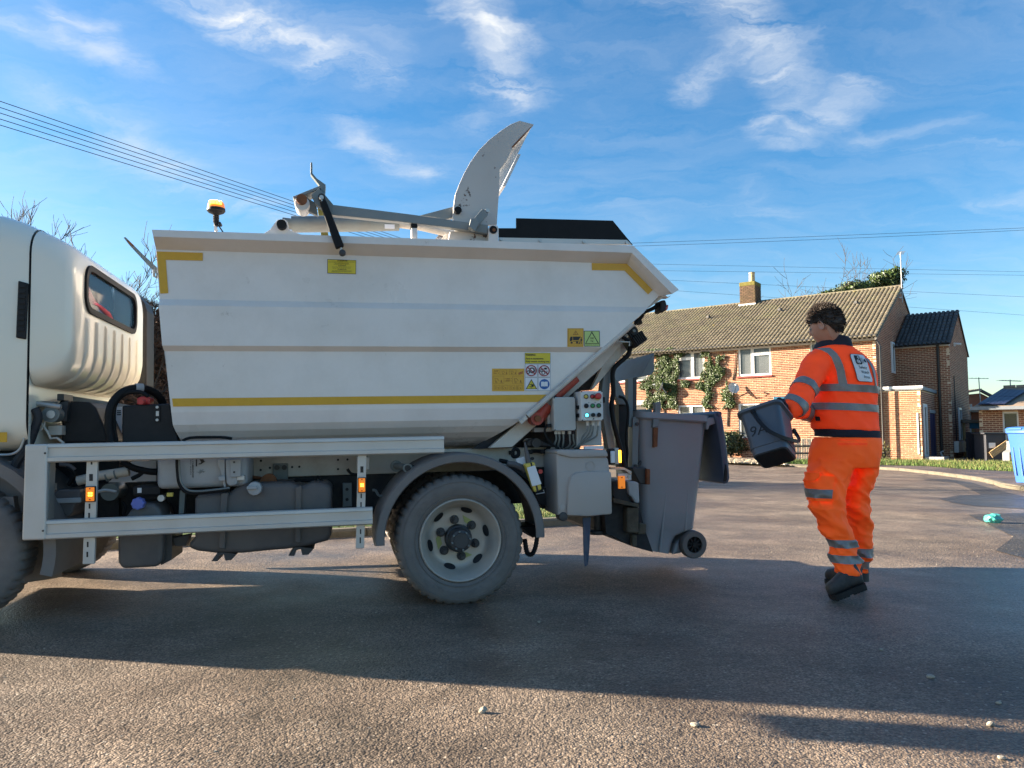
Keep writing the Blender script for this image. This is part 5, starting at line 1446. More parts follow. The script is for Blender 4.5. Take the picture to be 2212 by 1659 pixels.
# ---- wheels -------------------------------------------------------
wc = t3(cD(760, 1021), 0.0); WR = .5 * (abs(tp(cD(760, 440), 0)[1] - tp(cD(760, 1606), 0)[1]))
def wheel(cx, cy, cz, Rr, flip=False, detail=True, parent=None):
    w = bpy.data.objects.new('wheel', None); COL.objects.link(w); w.parent = truck; w.empty_display_size = .2
    w.location = (cx, cy, cz)
    if flip: w.rotation_euler = (0, 0, math.pi)
    k = Rr / .39
    prof = [(.243, .03), (.252, .006), (.268, -.004), (.30, -.012), (.335, -.012), (.352, -.006), (.362, -.002), (.374, .008), (.384, .022), (.390, .04), (.390, .19), (.380, .215), (.36, .228), (.30, .238), (.26, .23), (.245, .2)]
    n = 176; g = G(); rs = []
    for (r, h) in prof:
        ring = []
        for i in range(n):
            t = 2 * math.pi * i / n; q = r
            if r > .37 and i % 4 == 0: q = r - (.010 if .02 < h < .21 else .007)
            ring.append(Vector((q * k * math.cos(t), h, q * k * math.sin(t))))
        rs.append(ring)
    g.rings(rs, cap=False); obj('tyre', g, 'tyre_rubber', w, smooth=True, sharp=30)
    if not detail:
        g = G(); g.lathe([(.0, .03), (.1, .02), (.16, .06), (.245, .03)], (0, 0, 0), 'y', 32); obj('rim', g, 'rim_paint', w, smooth=True); return w
    # sidewall ribs and raised marks
    g = G()
    for (r, h) in ((.348, -.0085), (.272, -.0075)):
        g.lathe([((r - .003) * k, h + .004), ((r - .0015) * k, h - .003), ((r + .0015) * k, h - .003), ((r + .003) * k, h + .004)], (0, 0, 0), 'y', 96)
    obj('sidewall_rib', g, 'tyre_rubber', w, smooth=True)
    g = G(); r_ = random.Random(8)
    for i in range(150):
        if r_.random() < .45: continue
        t = 2 * math.pi * i / 150; r0, r1 = .292 + r_.uniform(0, .012), .318 + r_.uniform(-.004, .012); dt = .010
        pts = [(r0 * k * math.cos(t - dt), r0 * k * math.sin(t - dt)), (r1 * k * math.cos(t - dt), r1 * k * math.sin(t - dt)), (r1 * k * math.cos(t + dt), r1 * k * math.sin(t + dt)), (r0 * k * math.cos(t + dt), r0 * k * math.sin(t + dt))]
        g.prism(pts, -.0138, -.008)
    obj('raised_marking', g, 'tyre_rubber', w, kind='stuff')
    g = G(); g.lathe([(.236, .05), (.247, .012), (.244, -.002), (.238, -.006), (.231, .0), (.226, .016), (.216, .03), (.206, .05), (.196, .075), (.188, .10), (.182, .112), (.168, .122), (.150, .126), (.05, .126), (.0, .126)], (0, 0, 0), 'y', 64)
    rim_ = obj('rim', g, 'rim_paint', w, smooth=True, sharp=50)
    for i in range(6):
        a = R(12 + 60 * i); c = Vector((.176 * math.cos(a), .112, .176 * math.sin(a)))
        g = G(); ring = []
        T = Vector((-math.sin(a), 0, math.cos(a))); D = Vector((math.cos(a) * .75, -.55, math.sin(a) * .75)).normalized()
        pts = [c + T * (.036 * math.cos(t)) + D * (.020 * math.sin(t)) for t in [2 * math.pi * q / 18 for q in range(18)]]
        nn = T.cross(D).normalized(); nn = nn if nn.y < 0 else -nn
        g.rings([[p + nn * .005 for p in pts], [p - nn * .01 for p in pts]]); obj('hand_hole', g, 'ink_black', w)
    hy = .126
    g = G(); g.lathe([(.082, hy), (.082, .09), (.078, .075), (.070, .07), (.066, .0), (.060, -.012), (.046, -.016), (.044, -.02), (.0, -.02)], (0, 0, 0), 'y', 40); obj('hub', g, 'hub_dark', w, smooth=True, sharp=35)
    for i in range(8):
        a = R(45 * i + 10); g = G(); c = (.054 * math.cos(a), 0, .054 * math.sin(a)); g.cyl((c[0], -.026, c[2]), (c[0], -.01, c[2]), .006, 6); obj('hub_bolt', g, 'steel_grey', w)
    for i in range(6):
        a = R(40 + 60 * i); c = (.111 * math.cos(a), 0, .111 * math.sin(a))
        g = G(); g.cyl((c[0], .108, c[2]), (c[0], .127, c[2]), .026, 18, .028); g.cyl((c[0], .084, c[2]), (c[0], .108, c[2]), .019, 6); g.box((c[0] - .009, .066, c[2] - .009), (c[0] + .009, .084, c[2] + .009)); obj('wheel_nut', g, 'hub_dark', w)
    for a in (58, 190, 290):
        a = R(a); c = Vector((.118 * math.cos(a), .1225, .118 * math.sin(a))); T = Vector((-math.sin(a), 0, math.cos(a))) * .045; D = Vector((math.cos(a), 0, math.sin(a))) * .013
        g = G(); g.rings([[c - T - D, c + T * .3 - D * 1.4, c + T + D, c - T * .6 + D], [p + Vector((0, .002, 0)) for p in (c - T - D, c + T * .3 - D * 1.4, c + T + D, c - T * .6 + D)]]); obj('nut_indicator', g, 'nut_tab', w)
    return w
rear_w = wheel(wc.x, 0, wc.z, WR)
g = wheel(wc.x, .50, wc.z, WR, False, False)
wheel(wc.x, TWID, wc.z, WR, True, False)
fx = wc.x - 2.70; rise = .058
wheel(fx, .02, wc.z + rise, WR, False, False); wheel(fx, TWID - .16, wc.z + rise, WR, True, False)
# mudguard
mc = t3(cD(770, 1000), -.03)
Ro = .5 * abs(tp(cD(20, 1000), -.03)[0] - tp(cD(1520, 1000), -.03)[0]); Ri = Ro - .054
g = G(); rs = []
for i in range(45):
    a = R(-2.5 + 185 * i / 44); c, s_ = math.cos(a), math.sin(a)
    def pt(r, y): return Vector((mc.x + r * c, y, mc.z + r * s_ * .985))
    rs.append([pt(Ri, -.030), pt(Ri + .006, -.038), pt(Ro - .008, -.038), pt(Ro, -.028), pt(Ro + .004, .02), pt(Ro + .004, .46), pt(Ro - .004, .46), pt(Ro - .004, .0), pt(Ri + .004, -.022)])
g.rings(rs); obj('mudguard', g, 'mudguard_grey', truck, smooth=True, sharp=50)
ttube('coiled_hose', cD, [(1438, 960), (1428, 1040), (1410, 1110), (1385, 1145), (1350, 1135), (1335, 1080), (1325, 1010)], .06, [.013 + .003 * (i % 2) for i in range(40)], 'black_rubber', curve=40)
plate('tread_strip', cD, [(1400, 1000), (1440, 970), (1440, 900), (1300, 905)], .12, .4, 'black_rubber')
# mud flap behind the front wheel and wheel arch shield
c0 = TR.x(*cB(137, 1235), -2.33); c1 = TR.x(*cB(448, 1225), -2.33); c2 = TR.x(*cB(448, 1490), -2.33); c3 = TR.x(*cB(175, 1535), -2.33); c4 = TR.x(*cB(350, 1510), -2.33)
g = G(); g.rings([[Vector((-2.33, p.y, p.z)) for p in (c0, c1, c2, c4, c3)], [Vector((-2.345, p.y, p.z)) for p in (c0, c1, c2, c4, c3)]]); obj('mud_flap', g, 'mudguard_grey', truck)
g = G(); rs = []
for i in range(25):
    a = R(-15 + 150 * i / 24); r0 = WR + .09
    rs.append([Vector((fx + r0 * math.cos(a), .02, wc.z + rise + r0 * math.sin(a))), Vector((fx + (r0 + .06) * math.cos(a), .02, wc.z + rise + (r0 + .06) * math.sin(a))), Vector((fx + (r0 + .06) * math.cos(a), .6, wc.z + rise + (r0 + .06) * math.sin(a))), Vector((fx + r0 * math.cos(a), .6, wc.z + rise + r0 * math.sin(a)))])
g.rings(rs); obj('wheel_arch', g, 'mudguard_grey', truck, smooth=True)

# ---- cab ----------------------------------------------------------
ybn, ybf = .06, 1.56
def cabring(x, zb, zt, yn, yf, r, n=7, rb=None):
    rb = r if rb is None else rb
    out = []
    for (cy, cz, a0, q) in ((yf - r, zt - r, 0, r), (yn + r, zt - r, 90, r), (yn + rb, zb + rb, 180, rb), (yf - rb, zb + rb, 270, rb)):
        for i in range(n + 1):
            a = R(a0 + 90 * i / n); out.append(Vector((x, cy + q * math.cos(a), cz + q * math.sin(a))))
    return out
zc = 2.285
wy0, wy1, wzb, wzt = .25, 1.29, 1.765, 2.012
rings_ = [cabring(-3.62, 1.02, zc - .55, .12, ybf - .06, .12), cabring(-3.58, .96, zc - .40, .06, ybf, .12), cabring(-3.2, .96, zc - .05, ybn, ybf, .16), cabring(-2.95, .96, zc, ybn, ybf, .17),
          cabring(-2.50, .96, zc - .012, ybn, ybf, .17), cabring(-2.40, .96, zc - .045, ybn, ybf, .17), cabring(-2.318, .96, zc - .085, ybn, ybf, .17)]
front_shell = G(); front_shell.rings(rings_, cap=False)
zbk = 1.315
back = [cabring(x_, zb_, zt_2, ybn + dy, ybf - dy, .16 - dy * .4, rb=.10 - dy * .3) for x_, zb_, zt_2, dy in ((-2.312, zbk, zc - .09, 0), (-2.26, zbk + .006, zc - .112, .001), (-2.20, zbk + .025, zc - .145, .003), (-2.150, zbk + .06, zc - .175, .004), (-2.120, zbk + .115, zc - .205, .013), (-2.107, zbk + .17, zc - .225, .028), (-2.103, zbk + .22, zc - .238, .046))]
wr = cabring(-2.101, wzb, wzt, wy0, wy1, .09, rb=.09)
back.append(wr)
back.append([Vector((-2.13, p.y, p.z)) for p in wr])
front_shell.rings(back, cap=False)
front_shell.face([Vector((-2.315, y, z)) for (y, z) in ((ybn + .01, .99), (ybf - .01, .99), (ybf - .01, zbk + .1), (ybn + .01, zbk + .1))])
cab = obj('cab', front_shell, 'cab_cream', truck, smooth=True, sharp=50)
g = G(); g.rings([cabring(-3.55, 1.0, zc - .5, .14, ybf - .1, .1), cabring(-3.0, 1.0, zc - .06, .12, ybf - .06, .15), cabring(-2.30, zbk + .1, zc - .15, .12, ybf - .06, .15)]); bmesh.ops.reverse_faces(g.bm, faces=g.bm.faces)
obj('cab_lining', g, 'black_plastic', cab, recalc=False)
# window seal and glass
def ringband(name, r0, r1, x0, x1, m, par):
    g = G(); n = len(r0)
    A = [Vector((x0, p.y, p.z)) for p in r0]; B = [Vector((x1, p.y, p.z)) for p in r0]; C = [Vector((x1, p.y, p.z)) for p in r1]; D = [Vector((x0, p.y, p.z)) for p in r1]
    g.rings([A, B, C, D], cap=False, closed=True); return obj(name, g, m, par, smooth=True, sharp=40)
wo = cabring(0, wzb - .018, wzt + .018, wy0 - .018, wy1 + .018, .10, rb=.10); wi = cabring(0, wzb + .014, wzt - .014, wy0 + .014, wy1 - .014, .08, rb=.08)
ringband('window_seal', wo, wi, -2.116, -2.088, 'black_rubber', cab)
gm = MATS['cab_glass'].node_tree.nodes['Principled BSDF']; gm.inputs['Alpha'].default_value = .35
g = G(); g.rings([[Vector((-2.110, p.y, p.z)) for p in wi], [Vector((-2.106, p.y, p.z)) for p in wi]]); obj('window_glass', g, 'cab_glass', cab)
# pressed ribs below the window
zr1 = wzb - .045
for i in range(7):
    y = .285 + i * .178
    P = [Vector((-2.108, y, zr1)), Vector((-2.103, y, zr1 - .02)), Vector((-2.103, y, zbk + .22)), Vector((-2.109, y, zbk + .17)), Vector((-2.124, y, zbk + .115)), Vector((-2.155, y, zbk + .06)), Vector((-2.20, y, zbk + .025)), Vector((-2.28, y, zbk + .004))]
    P = smooth_path(P, 22); g = G(); rs = []
    for k, p in enumerate(P):
        w_ = .032 if 0 < k < 21 else .016
        rs.append([p + Vector((-.012, -w_, 0)), p + Vector((.009, -w_ * .6, -.004)), p + Vector((.011, 0, -.005)), p + Vector((.009, w_ * .6, -.004)), p + Vector((-.012, w_, 0))])
    g.rings(rs); obj('rib', g, 'cab_cream', cab, smooth=True, sharp=60)
# seam, vent, door line and lower door
g = G(); g.rings([[p * 1.0 + Vector((0, (-.003 if p.y < 1 else .003), .003 if p.z > 1.6 else 0)) for p in cabring(xx, .96, zc - .085, ybn, ybf, .17)] for xx in (-2.322, -2.316)], cap=False); obj('seam', g, 'black_rubber', cab)
vt = [TR.y(*cA(*p), ybn - .006) for p in ((152, 752), (236, 775), (215, 1240), (132, 1225))]
g = G(); g.prism([(p.x, p.z) for p in vt], ybn - .012, ybn + .02); g.bevel(.006); ve = obj('air_vent', g, 'black_plastic', cab)
for i in range(9):
    a = vt[0].lerp(vt[3], .1 + i * .095); b = vt[1].lerp(vt[2], .1 + i * .095)
    obj('vent_slat', G().box((a.x + .008, ybn - .018, a.z - .008), (b.x - .008, ybn - .011, a.z + .008)), 'black_plastic', ve)
g = G(); g.box((-3.3, ybn - .008, .99), (-2.62, ybn + .02, zc - .5)).bevel(.02); dr = obj('door', g, 'cab_cream', cab)
g = G(); g.box((-3.28, ybn - .012, zc - .48), (-2.66, ybn - .001, zc - .14)).bevel(.02); obj('side_window', g, 'window_glass', cab)
g = G(); g.box((-3.56, .2, 1.45), (-3.545, ybf - .14, zc - .45)); obj('windscreen', g, 'window_glass', cab)
a = TR.y(*cB(-40, 450), ybn - .01); b = TR.y(*cB(50, 520), ybn - .01)
obj('reflective_tape', G().box((a.x, ybn - .012, b.z), (b.x, ybn - .009, a.z)), 'tape_yellow', cab)
g = G(); g.tube([(-3.35, ybn, zc - .35), (-3.45, -.18, zc - .32), (-3.45, -.22, zc - .40)], .015, 6).box((-3.46, -.34, zc - .85), (-3.40, -.12, zc - .42)); obj('door_mirror', g, 'black_plastic', cab)
g = G(); g.box((-3.66, .1, .42), (-3.52, ybf - .02, .96)).bevel(.03); obj('front_bumper', g, 'body_white', cab)
# seat backs and dark void under the cab
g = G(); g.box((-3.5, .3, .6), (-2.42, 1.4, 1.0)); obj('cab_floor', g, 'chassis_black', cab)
# air intake on the far rear corner
an = [TR.y(*cA(*p), 1.72) for p in ((1090, 850), (1110, 838), (1195, 930), (1218, 1000), (1215, 1625), (1130, 1625), (1155, 1500), (1150, 1100))]
g = G(); g.prism([(p.x, p.z) for p in an], 1.72, 1.95); g.bevel(.015); obj('air_intake', g, 'black_plastic', truck)
# machinery between cab and hopper
plate('air_cleaner', cB, [(425, 220), (650, 232), (690, 270), (790, 500), (790, 525), (440, 525), (445, 380), (425, 360)], .30, .62, 'black_plastic', bev=.02)
plate('blue_panel', cB, [(505, 185), (980, 260), (980, 525), (760, 525), (690, 300), (530, 230)], .70, .74, 'tank_grey')
hb_ = plate('hydraulic_box', cB, [(882, 256), (1225, 242), (1240, 330), (1282, 515), (1282, 560), (878, 560)], .12, .55, 'black_plastic', bev=.008)
for yy in (268, 360): disc('bolt', cB, 1132, yy, .008, .108, .121, 'zinc', hb_, n=10)
tbox('latch', cB, 1112, 255, 1155, 375, .112, .122, 'black_plastic', hb_, bev=.003); tbox('latch_tongue', cB, 1124, 296, 1145, 332, .105, .113, 'zinc', hb_, bev=0)
disc('red_cap', cB, 1016, 230, .014, .06, .12, 'red_plastic', hb_)
plate('red_cap', cB, [(985, 205), (1015, 190), (1060, 190), (1082, 205), (1078, 248), (985, 250)], .14, .24, 'red_plastic', hb_, bev=.006)
ttube('hose_loop', cB, [(800, 520), (785, 420), (790, 300), (825, 215), (900, 150), (1000, 130), (1090, 150), (1150, 195), (1175, 245)], [.10, .10, .10, .12, .15, .2, .25, .28, .3], .022, 'black_rubber', n=12, curve=32)
ttube('hose_loop', cB, [(840, 520), (822, 420), (822, 290), (850, 215), (920, 165), (1010, 160), (1070, 190)], .14, .012, 'black_rubber', n=10, curve=26)
ttube('hose_wrap', cB, [(975, 130), (1030, 132)], [.19, .21], .027, 'tank_grey', n=12)
tbox('plate_notice', cB, 835, 265, 878, 520, .60, .61, 'label_white', bev=0)
for k in range(3): tbox('plate_mark', cB, 842, 290 + 14 * k, 872, 298 + 14 * k, .597, .60, 'ink_black', bev=0)
# linkage behind the cab door
tbox('latch_body', cB, 255, 225, 390, 262, .20, .26, 'steel_grey', bev=.006)
ttube('linkage', cB, [(205, 240), (250, 240), (380, 258), (440, 265)], .18, .014, 'zinc', curve=10)
disc('pivot', cB, 365, 320, .045, .18, .26, 'steel_grey'); disc('pivot', cB, 365, 320, .022, .165, .185, 'zinc')
ttube('spring', cB, [(190, 345), (250, 345)], .2, .018, 'hub_dark')
ttube('hose', cB, [(250, 280), (275, 340), (245, 440), (205, 540), (150, 620), (110, 690), (92, 800)], .12, .024, 'chassis_black', curve=24)
ttube('brake_pipe', cB, [(290, 370), (345, 450), (365, 495), (410, 490), (460, 528)], .2, .007, 'cream_frame')
ttube('brake_pipe', cB, [(185, 450), (150, 560), (90, 605), (0, 612)], .1, .007, 'zinc', curve=14)
ttube('brake_pipe', cB, [(330, 340), (320, 400), (290, 440)], .2, .006, 'zinc')
tbox('bracket', cB, 270, 130, 285, 310, .22, .26, 'cream_frame'); tbox('bracket', cB, 345, 400, 445, 470, .24, .4, 'cream_frame')
tbox('mount', cB, 410, 172, 460, 220, .25, .4, 'hub_dark'); plate('mount', cB, [(420, 240), (490, 220), (480, 370), (425, 365)], .26, .32, 'hub_dark')
plate('arch_shield', cB, [(0, 660), (140, 655), (170, 700), (165, 1230), (0, 900)], .14, .5, 'mudguard_grey')
plate('arch_stay', cB, [(10, 915), (95, 912), (140, 1240), (85, 1235)], .08, .13, 'mudguard_grey')
bt_ = plate('battery_box', cB, [(357, 905), (430, 860), (575, 862), (580, 925), (582, 955), (540, 975), (520, 1030), (490, 1065), (430, 1020), (357, 1005)], .22, .5, 'dirty_plastic', bev=.01)
tbox('lid_edge', cB, 357, 925, 580, 960, .205, .222, 'tank_grey', bt_, bev=.003)
tbox('air_valve', cB, 360, 820, 382, 868, .2, .26, 'zinc')
plate('gearbox', cB, [(600, 800), (850, 830), (860, 1060), (600, 1075)], .5, .9, 'chassis_black')
disc('silencer', cB, 790, 880, .05, .35, .8, 'steel_grey')
for k, pp in enumerate(([(700, 880), (760, 865), (840, 880)], [(480, 700), (540, 740), (520, 790), (490, 830)], [(1170, 930), (1200, 890), (1240, 900)], [(1170, 960), (1190, 1010), (1225, 1040)], [(880, 950), (905, 990), (885, 1060)], [(430, 680), (500, 690), (540, 720)])):
    ttube('service_pipe', cB, pp, .3 if k else .25, .009 + .003 * (k % 2), ('zinc', 'black_rubber', 'dirty_plastic')[k % 3], curve=10)
disc('sensor', cB, 1160, 925, .018, .1, .14, 'zinc')
tbox('sensor', cB, 1200, 885, 1245, 915, .1, .13, 'yellow_plastic')
plate('stay', cC, [(275, 720), (325, 720), (310, 930), (265, 935)], .2, .24, 'steel_grey')
plate('stay', cC, [(205, 1160), (360, 1130), (330, 1230), (230, 1230)], .2, .3, 'hub_dark')
ttube('fuel_line', cC, [(930, 595), (990, 600), (1060, 610), (1150, 600)], .35, .009, 'rust'); disc('sender', cC, 1090, 635, .045, .28, .34, 'rust')
ttube('fuel_line', cC, [(1250, 640), (1370, 625), (1500, 630), (1550, 590), (1590, 640)], .3, .008, 'black_rubber', curve=16)
ttube('pipe', cC, [(1820, 520), (1850, 560), (1900, 572), (1960, 570)], .3, .009, 'black_rubber', curve=10)
ttube('pipe', cC, [(2050, 715), (2080, 720), (2110, 765), (2160, 770)], .3, .008, 'steel_grey', curve=12)
# ---- mechanism on top of the hopper -------------------------------
fin_pts = [(1437, 812), (1450, 720), (1480, 640), (1520, 550), (1570, 460), (1640, 362), (1720, 282), (1820, 203), (1900, 152), (1968, 125), (2083, 155), (2045, 200), (1985, 262), (1920, 330), (1868, 440), (1808, 520), (1805, 680), (1795, 800), (1785, 962), (1720, 965), (1660, 1010), (1450, 1010), (1430, 900)]
fin = plate('press_blade', cE, fin_pts, .04, .07, 'arm_white', bev=.003)
f2_ = [tp(cE(*p), .04) for p in fin_pts]
g = G(); g.prism(f2_, TWID - .10, TWID - .07); obj('press_blade', g, 'arm_white', truck)
plate('blade_return', cE, [(2060, 185), (2048, 205), (1803, 690), (1770, 690), (1770, 500), (1850, 400), (1950, 250)], .085, .10, 'arm_inner', fin)
a_, b_ = tp(cE(1925, 440), .2), tp(cE(1805, 690), .2)
g = G(); g.prism([(a_[0], a_[1]), (a_[0] + .02, a_[1]), (b_[0] + .02, b_[1]), (b_[0], b_[1])], .101, TWID - .101); obj('blade_plate', g, 'arm_inner', fin)
plate('edge_wear', cE, [(2083, 155), (2072, 168), (1985, 268), (1912, 345), (1905, 335), (1980, 255), (2040, 195)], .036, .0395, 'rust', fin)
def arm(name, pts, y0, y1, m, bev=.003, parent=None): return plate(name, cE, pts, y0, y1, m, parent, bev)
arm('lever_arm', [(470, 802), (1100, 880), (1560, 945), (1715, 965), (1712, 1036), (1600, 1016), (1400, 985), (1000, 938), (465, 884), (440, 840)], -.015, .035, 'light_steel')
arm('upper_link', [(1165, 888), (1440, 815), (1490, 812), (1522, 835), (1510, 880), (1460, 898), (1362, 922), (1290, 905)], .075, .12, 'light_steel')
disc('pivot_pin', cE, 1473, 843, .022, .015, .08, 'black_rubber')
ttube('pin_wear', cE, [(1520, 840), (1525, 865), (1500, 890), (1470, 900)], .07, .006, 'rust')
arm('stop_block', [(1570, 948), (1670, 830), (1715, 880), (1642, 968), (1600, 1016), (1558, 985)], -.05, -.016, 'light_steel')
arm('stop_tab', [(1575, 915), (1620, 905), (1645, 945), (1610, 1015), (1562, 978)], -.075, -.05, 'light_steel')
ttube('adjuster', cE, [(1690, 856), (1718, 842)], -.035, .010, 'zinc'); disc('adjuster_nut', cE, 1712, 845, .014, -.05, -.02, 'zinc', n=6)
arm('hinge_bracket', [(1718, 990), (1732, 966), (1786, 966), (1800, 990), (1796, 1102), (1718, 1100)], -.034, .02, 'body_white')
disc('hinge_pin', cE, 1757, 1002, .024, -.042, -.03, 'black_rubber'); disc('hinge_core', cE, 1762, 1004, .010, -.046, -.04, 'rust')
arm('hinge_base', [(1410, 1015), (1560, 1015), (1718, 1042), (1718, 1096), (1395, 1088)], .03, .12, 'arm_white')
arm('gusset', [(1335, 1085), (1370, 1035), (1425, 1030), (1400, 1088)], .1, .16, 'body_white')
cyl_ = ttube('hydraulic_cylinder', cE, [(135, 960), (560, 955), (995, 947)], .40, .052, 'steel_grey', n=18)
ttube('cylinder_rod', cE, [(995, 962), (1180, 985), (1410, 1040)], .40, .022, 'cream_frame', n=12)
tbox('cylinder_label', cE, 882, 960, 962, 994, .335, .338, 'label_white', bev=0)
arm('cylinder_mount', [(-120, 1052), (-40, 1000), (0, 945), (22, 920), (78, 917), (100, 940), (112, 1000), (160, 1022), (235, 1052)], .10, .16, 'body_white')
disc('mount_pin', cE, 52, 957, .028, .06, .11, 'black_rubber')
ttube('cylinder_end', cE, [(60, 950), (150, 960)], .40, .036, 'steel_grey', n=14)
arm('latch_arm', [(292, 716), (355, 668), (405, 725), (470, 802), (465, 884), (420, 860), (330, 800)], -.02, .03, 'steel_grey')
arm('latch_plate', [(142, 736), (358, 648), (372, 655), (368, 668), (150, 758)], .0, .14, 'light_steel')
arm('latch_hook', [(286, 460), (299, 460), (299, 545), (335, 588), (408, 640), (402, 722), (384, 712), (352, 640), (284, 552)], .0, .05, 'steel_grey')
arm('roller_stay', [(245, 735), (330, 790), (345, 890), (262, 850), (250, 800)], .05, .09, 'steel_grey')
disc('roller', cE, 218, 790, .042, -.01, .12, 'panel_white', bev=.006); disc('roller_hub', cE, 214, 756, .030, -.03, -.005, 'rust')
arm('far_arm', [(340, 810), (392, 800), (432, 1060), (372, 1060)], .75, .82, 'moss')
arm('safety_strut', [(357, 778), (408, 756), (556, 1130), (490, 1152)], -.075, -.035, 'black_rubber', bev=.006)
disc('strut_bolt', cE, 374, 740, .012, -.07, -.02, 'zinc'); disc('strut_bolt', cE, 374, 738, .020, -.05, -.018, 'ink_black')
ttube('hook', cE, [(380, 780), (374, 750)], -.06, .005, 'zinc'); ttube('hook', cE, [(528, 1140), (532, 1180)], -.055, .006, 'zinc')
disc('hook_ball', cE, 542, 1184, .019, -.07, -.036, 'hub_dark', bev=.008)
tbox('rest_post', cE, 1097, 985, 1146, 1076, -.01, .05, 'body_white', bev=.008); tbox('rest_pad', cE, 1093, 950, 1148, 988, -.015, .055, 'black_rubber', bev=.01)
# rubber flap with its clamp strip
flap = plate('rubber_flap', cF, [(233, 226), (403, 226), (403, 128), (1345, 152), (1540, 388), (234, 372)], -.012, .0, 'black_rubber')
plate('clamp_strip', cF, [(234, 317), (1482, 341), (1530, 386), (234, 364)], -.022, -.012, 'aluminium', flap)
for c in ((257, 332), (640, 346), (1067, 356), (1484, 364)): disc('bolt', cF, c[0], c[1], .010, -.034, -.02, 'zinc', flap, n=8)
# amber beacon
by = .2
def bp(x, y): return t3(cBe(x, y), by)
o_ = bp(775, 1360); kx = (bp(1000, 500) - bp(600, 500)).length / 400
prof = [(.0, bp(0, 235).z - o_.z), (270 * kx, bp(0, 245).z - o_.z), (305 * kx, bp(0, 300).z - o_.z), (318 * kx, bp(0, 380).z - o_.z), (335 * kx, bp(0, 470).z - o_.z)]
bc_ = bpy.data.objects.new('beacon', None); COL.objects.link(bc_); bc_.parent = truck; bc_.location = (o_.x, by, o_.z); bc_.empty_display_size = .05
g = G(); g.lathe(prof, (0, 0, 0), 'z', 32); obj('lens', g, 'amber_lens', bc_, smooth=True, sharp=50)
g = G(); g.lathe([(308 * kx, bp(0, 290).z - o_.z), (322 * kx, bp(0, 345).z - o_.z), (322 * kx, bp(0, 350).z - o_.z)], (0, 0, 0), 'z', 32)
for a in (-120, -98, -76, -54, 100):
    a = R(a); q = 318 * kx; zz = bp(0, 310).z - o_.z; g = G(); T_ = Vector((-math.sin(a), math.cos(a), 0)) * .0075; c_ = Vector((q * math.cos(a), q * math.sin(a), zz)); d_ = Vector((math.cos(a), math.sin(a), 0)) * .004
    g.rings([[c_ - T_ - d_ - Vector((0, 0, .010)), c_ + T_ - d_ - Vector((0, 0, .010)), c_ + T_ - d_ + Vector((0, 0, .010)), c_ - T_ - d_ + Vector((0, 0, .010))], [c_ - T_ + d_ - Vector((0, 0, .010)), c_ + T_ + d_ - Vector((0, 0, .010)), c_ + T_ + d_ + Vector((0, 0, .010)), c_ - T_ + d_ + Vector((0, 0, .010))]])
    obj('lamp', g, 'amber_glow', bc_)
g = G(); g.lathe([(336 * kx, bp(0, 470).z - o_.z), (345 * kx, bp(0, 560).z - o_.z), (290 * kx, bp(0, 620).z - o_.z), (130 * kx, bp(0, 690).z - o_.z)] + [((100 if i % 2 else 122) * kx, bp(0, 700 + i * 34).z - o_.z) for i in range(9)] + [(85 * kx, bp(0, 1010).z - o_.z), (80 * kx, bp(0, 1130).z - o_.z)], (0, 0, 0), 'z', 28)
obj('beacon_base', g, 'black_plastic', bc_, smooth=True, sharp=45)
g = G(); g.cyl((0, 0, 0), (0, 0, bp(0, 1120).z - o_.z), 45 * kx, 10); obj('beacon_stem', g, 'galvanised', bc_, smooth=True)
g = G(); g.prism([(-45 * kx, 0), (120 * kx, 0), (-30 * kx, bp(0, 1110).z - o_.z)], -.03, -.022); obj('beacon_gusset', g, 'body_white', bc_)
g = G(); g.cyl((155 * kx, -.03, bp(0, 1050).z - o_.z), (155 * kx, .02, bp(0, 1050).z - o_.z), 60 * kx, 12); obj('beacon_clamp', g, 'black_plastic', bc_, smooth=True)
g = G(); g.tube([(100 * kx, -.02, bp(0, 1110).z - o_.z), (280 * kx, -.02, bp(0, 1370).z - o_.z)], .004, 6); obj('beacon_cable', g, 'black_rubber', bc_)
# broken grey arm at the front of the hopper
ap = [TR.y(*cA(*p), 1.0) for p in ((1025, 395), (1040, 390), (1170, 520), (1300, 640), (1300, 700), (1210, 605), (1080, 465))]
g = G(); g.prism([(p.x, p.z) for p in ap], 1.0, 1.05); obj('front_stay', g, 'steel_grey', truck)
ap = [TR.y(*cA(*p), .999) for p in ((1055, 415), (1075, 425), (1115, 462), (1098, 465), (1068, 440))]
g = G(); g.prism([(p.x, p.z) for p in ap], .99, .999); obj('rust_patch', g, 'rust', truck)
ttube('front_hook', cA, [(1278, 660), (1278, 715), (1300, 730), (1308, 690)], .9, .008, 'steel_grey')

# ---- labels on the hopper side ------------------------------------
def poly(parent, cf, pts, y, m, name='symbol'): 
    g = G(); g.prism([tp(cf(*p), y) for p in pts], y, y + .0009); return obj(name, g, m, parent)
def ringp(parent, cf, cx, cy, r0, r1, y, m, n=40, name='symbol'):
    g = G(); A = [tp(cf(cx + r1 * math.cos(2 * math.pi * i / n), cy + r1 * math.sin(2 * math.pi * i / n)), y) for i in range(n)]
    B = [tp(cf(cx + r0 * math.cos(2 * math.pi * i / n), cy + r0 * math.sin(2 * math.pi * i / n)), y) for i in range(n)]
    g.rings([[Vector((a[0], y, a[1])) for a in A], [Vector((b[0], y, b[1])) for b in B], [Vector((b[0], y + .0008, b[1])) for b in B], [Vector((a[0], y + .0008, a[1])) for a in A]], cap=False, closed=True)
    return obj(name, g, m, parent)
def circ(cx, cy, r, n=24, ry=None): ry = r if ry is None else ry; return [(cx + r * math.cos(2 * math.pi * i / n), cy + ry * math.sin(2 * math.pi * i / n)) for i in range(n)]
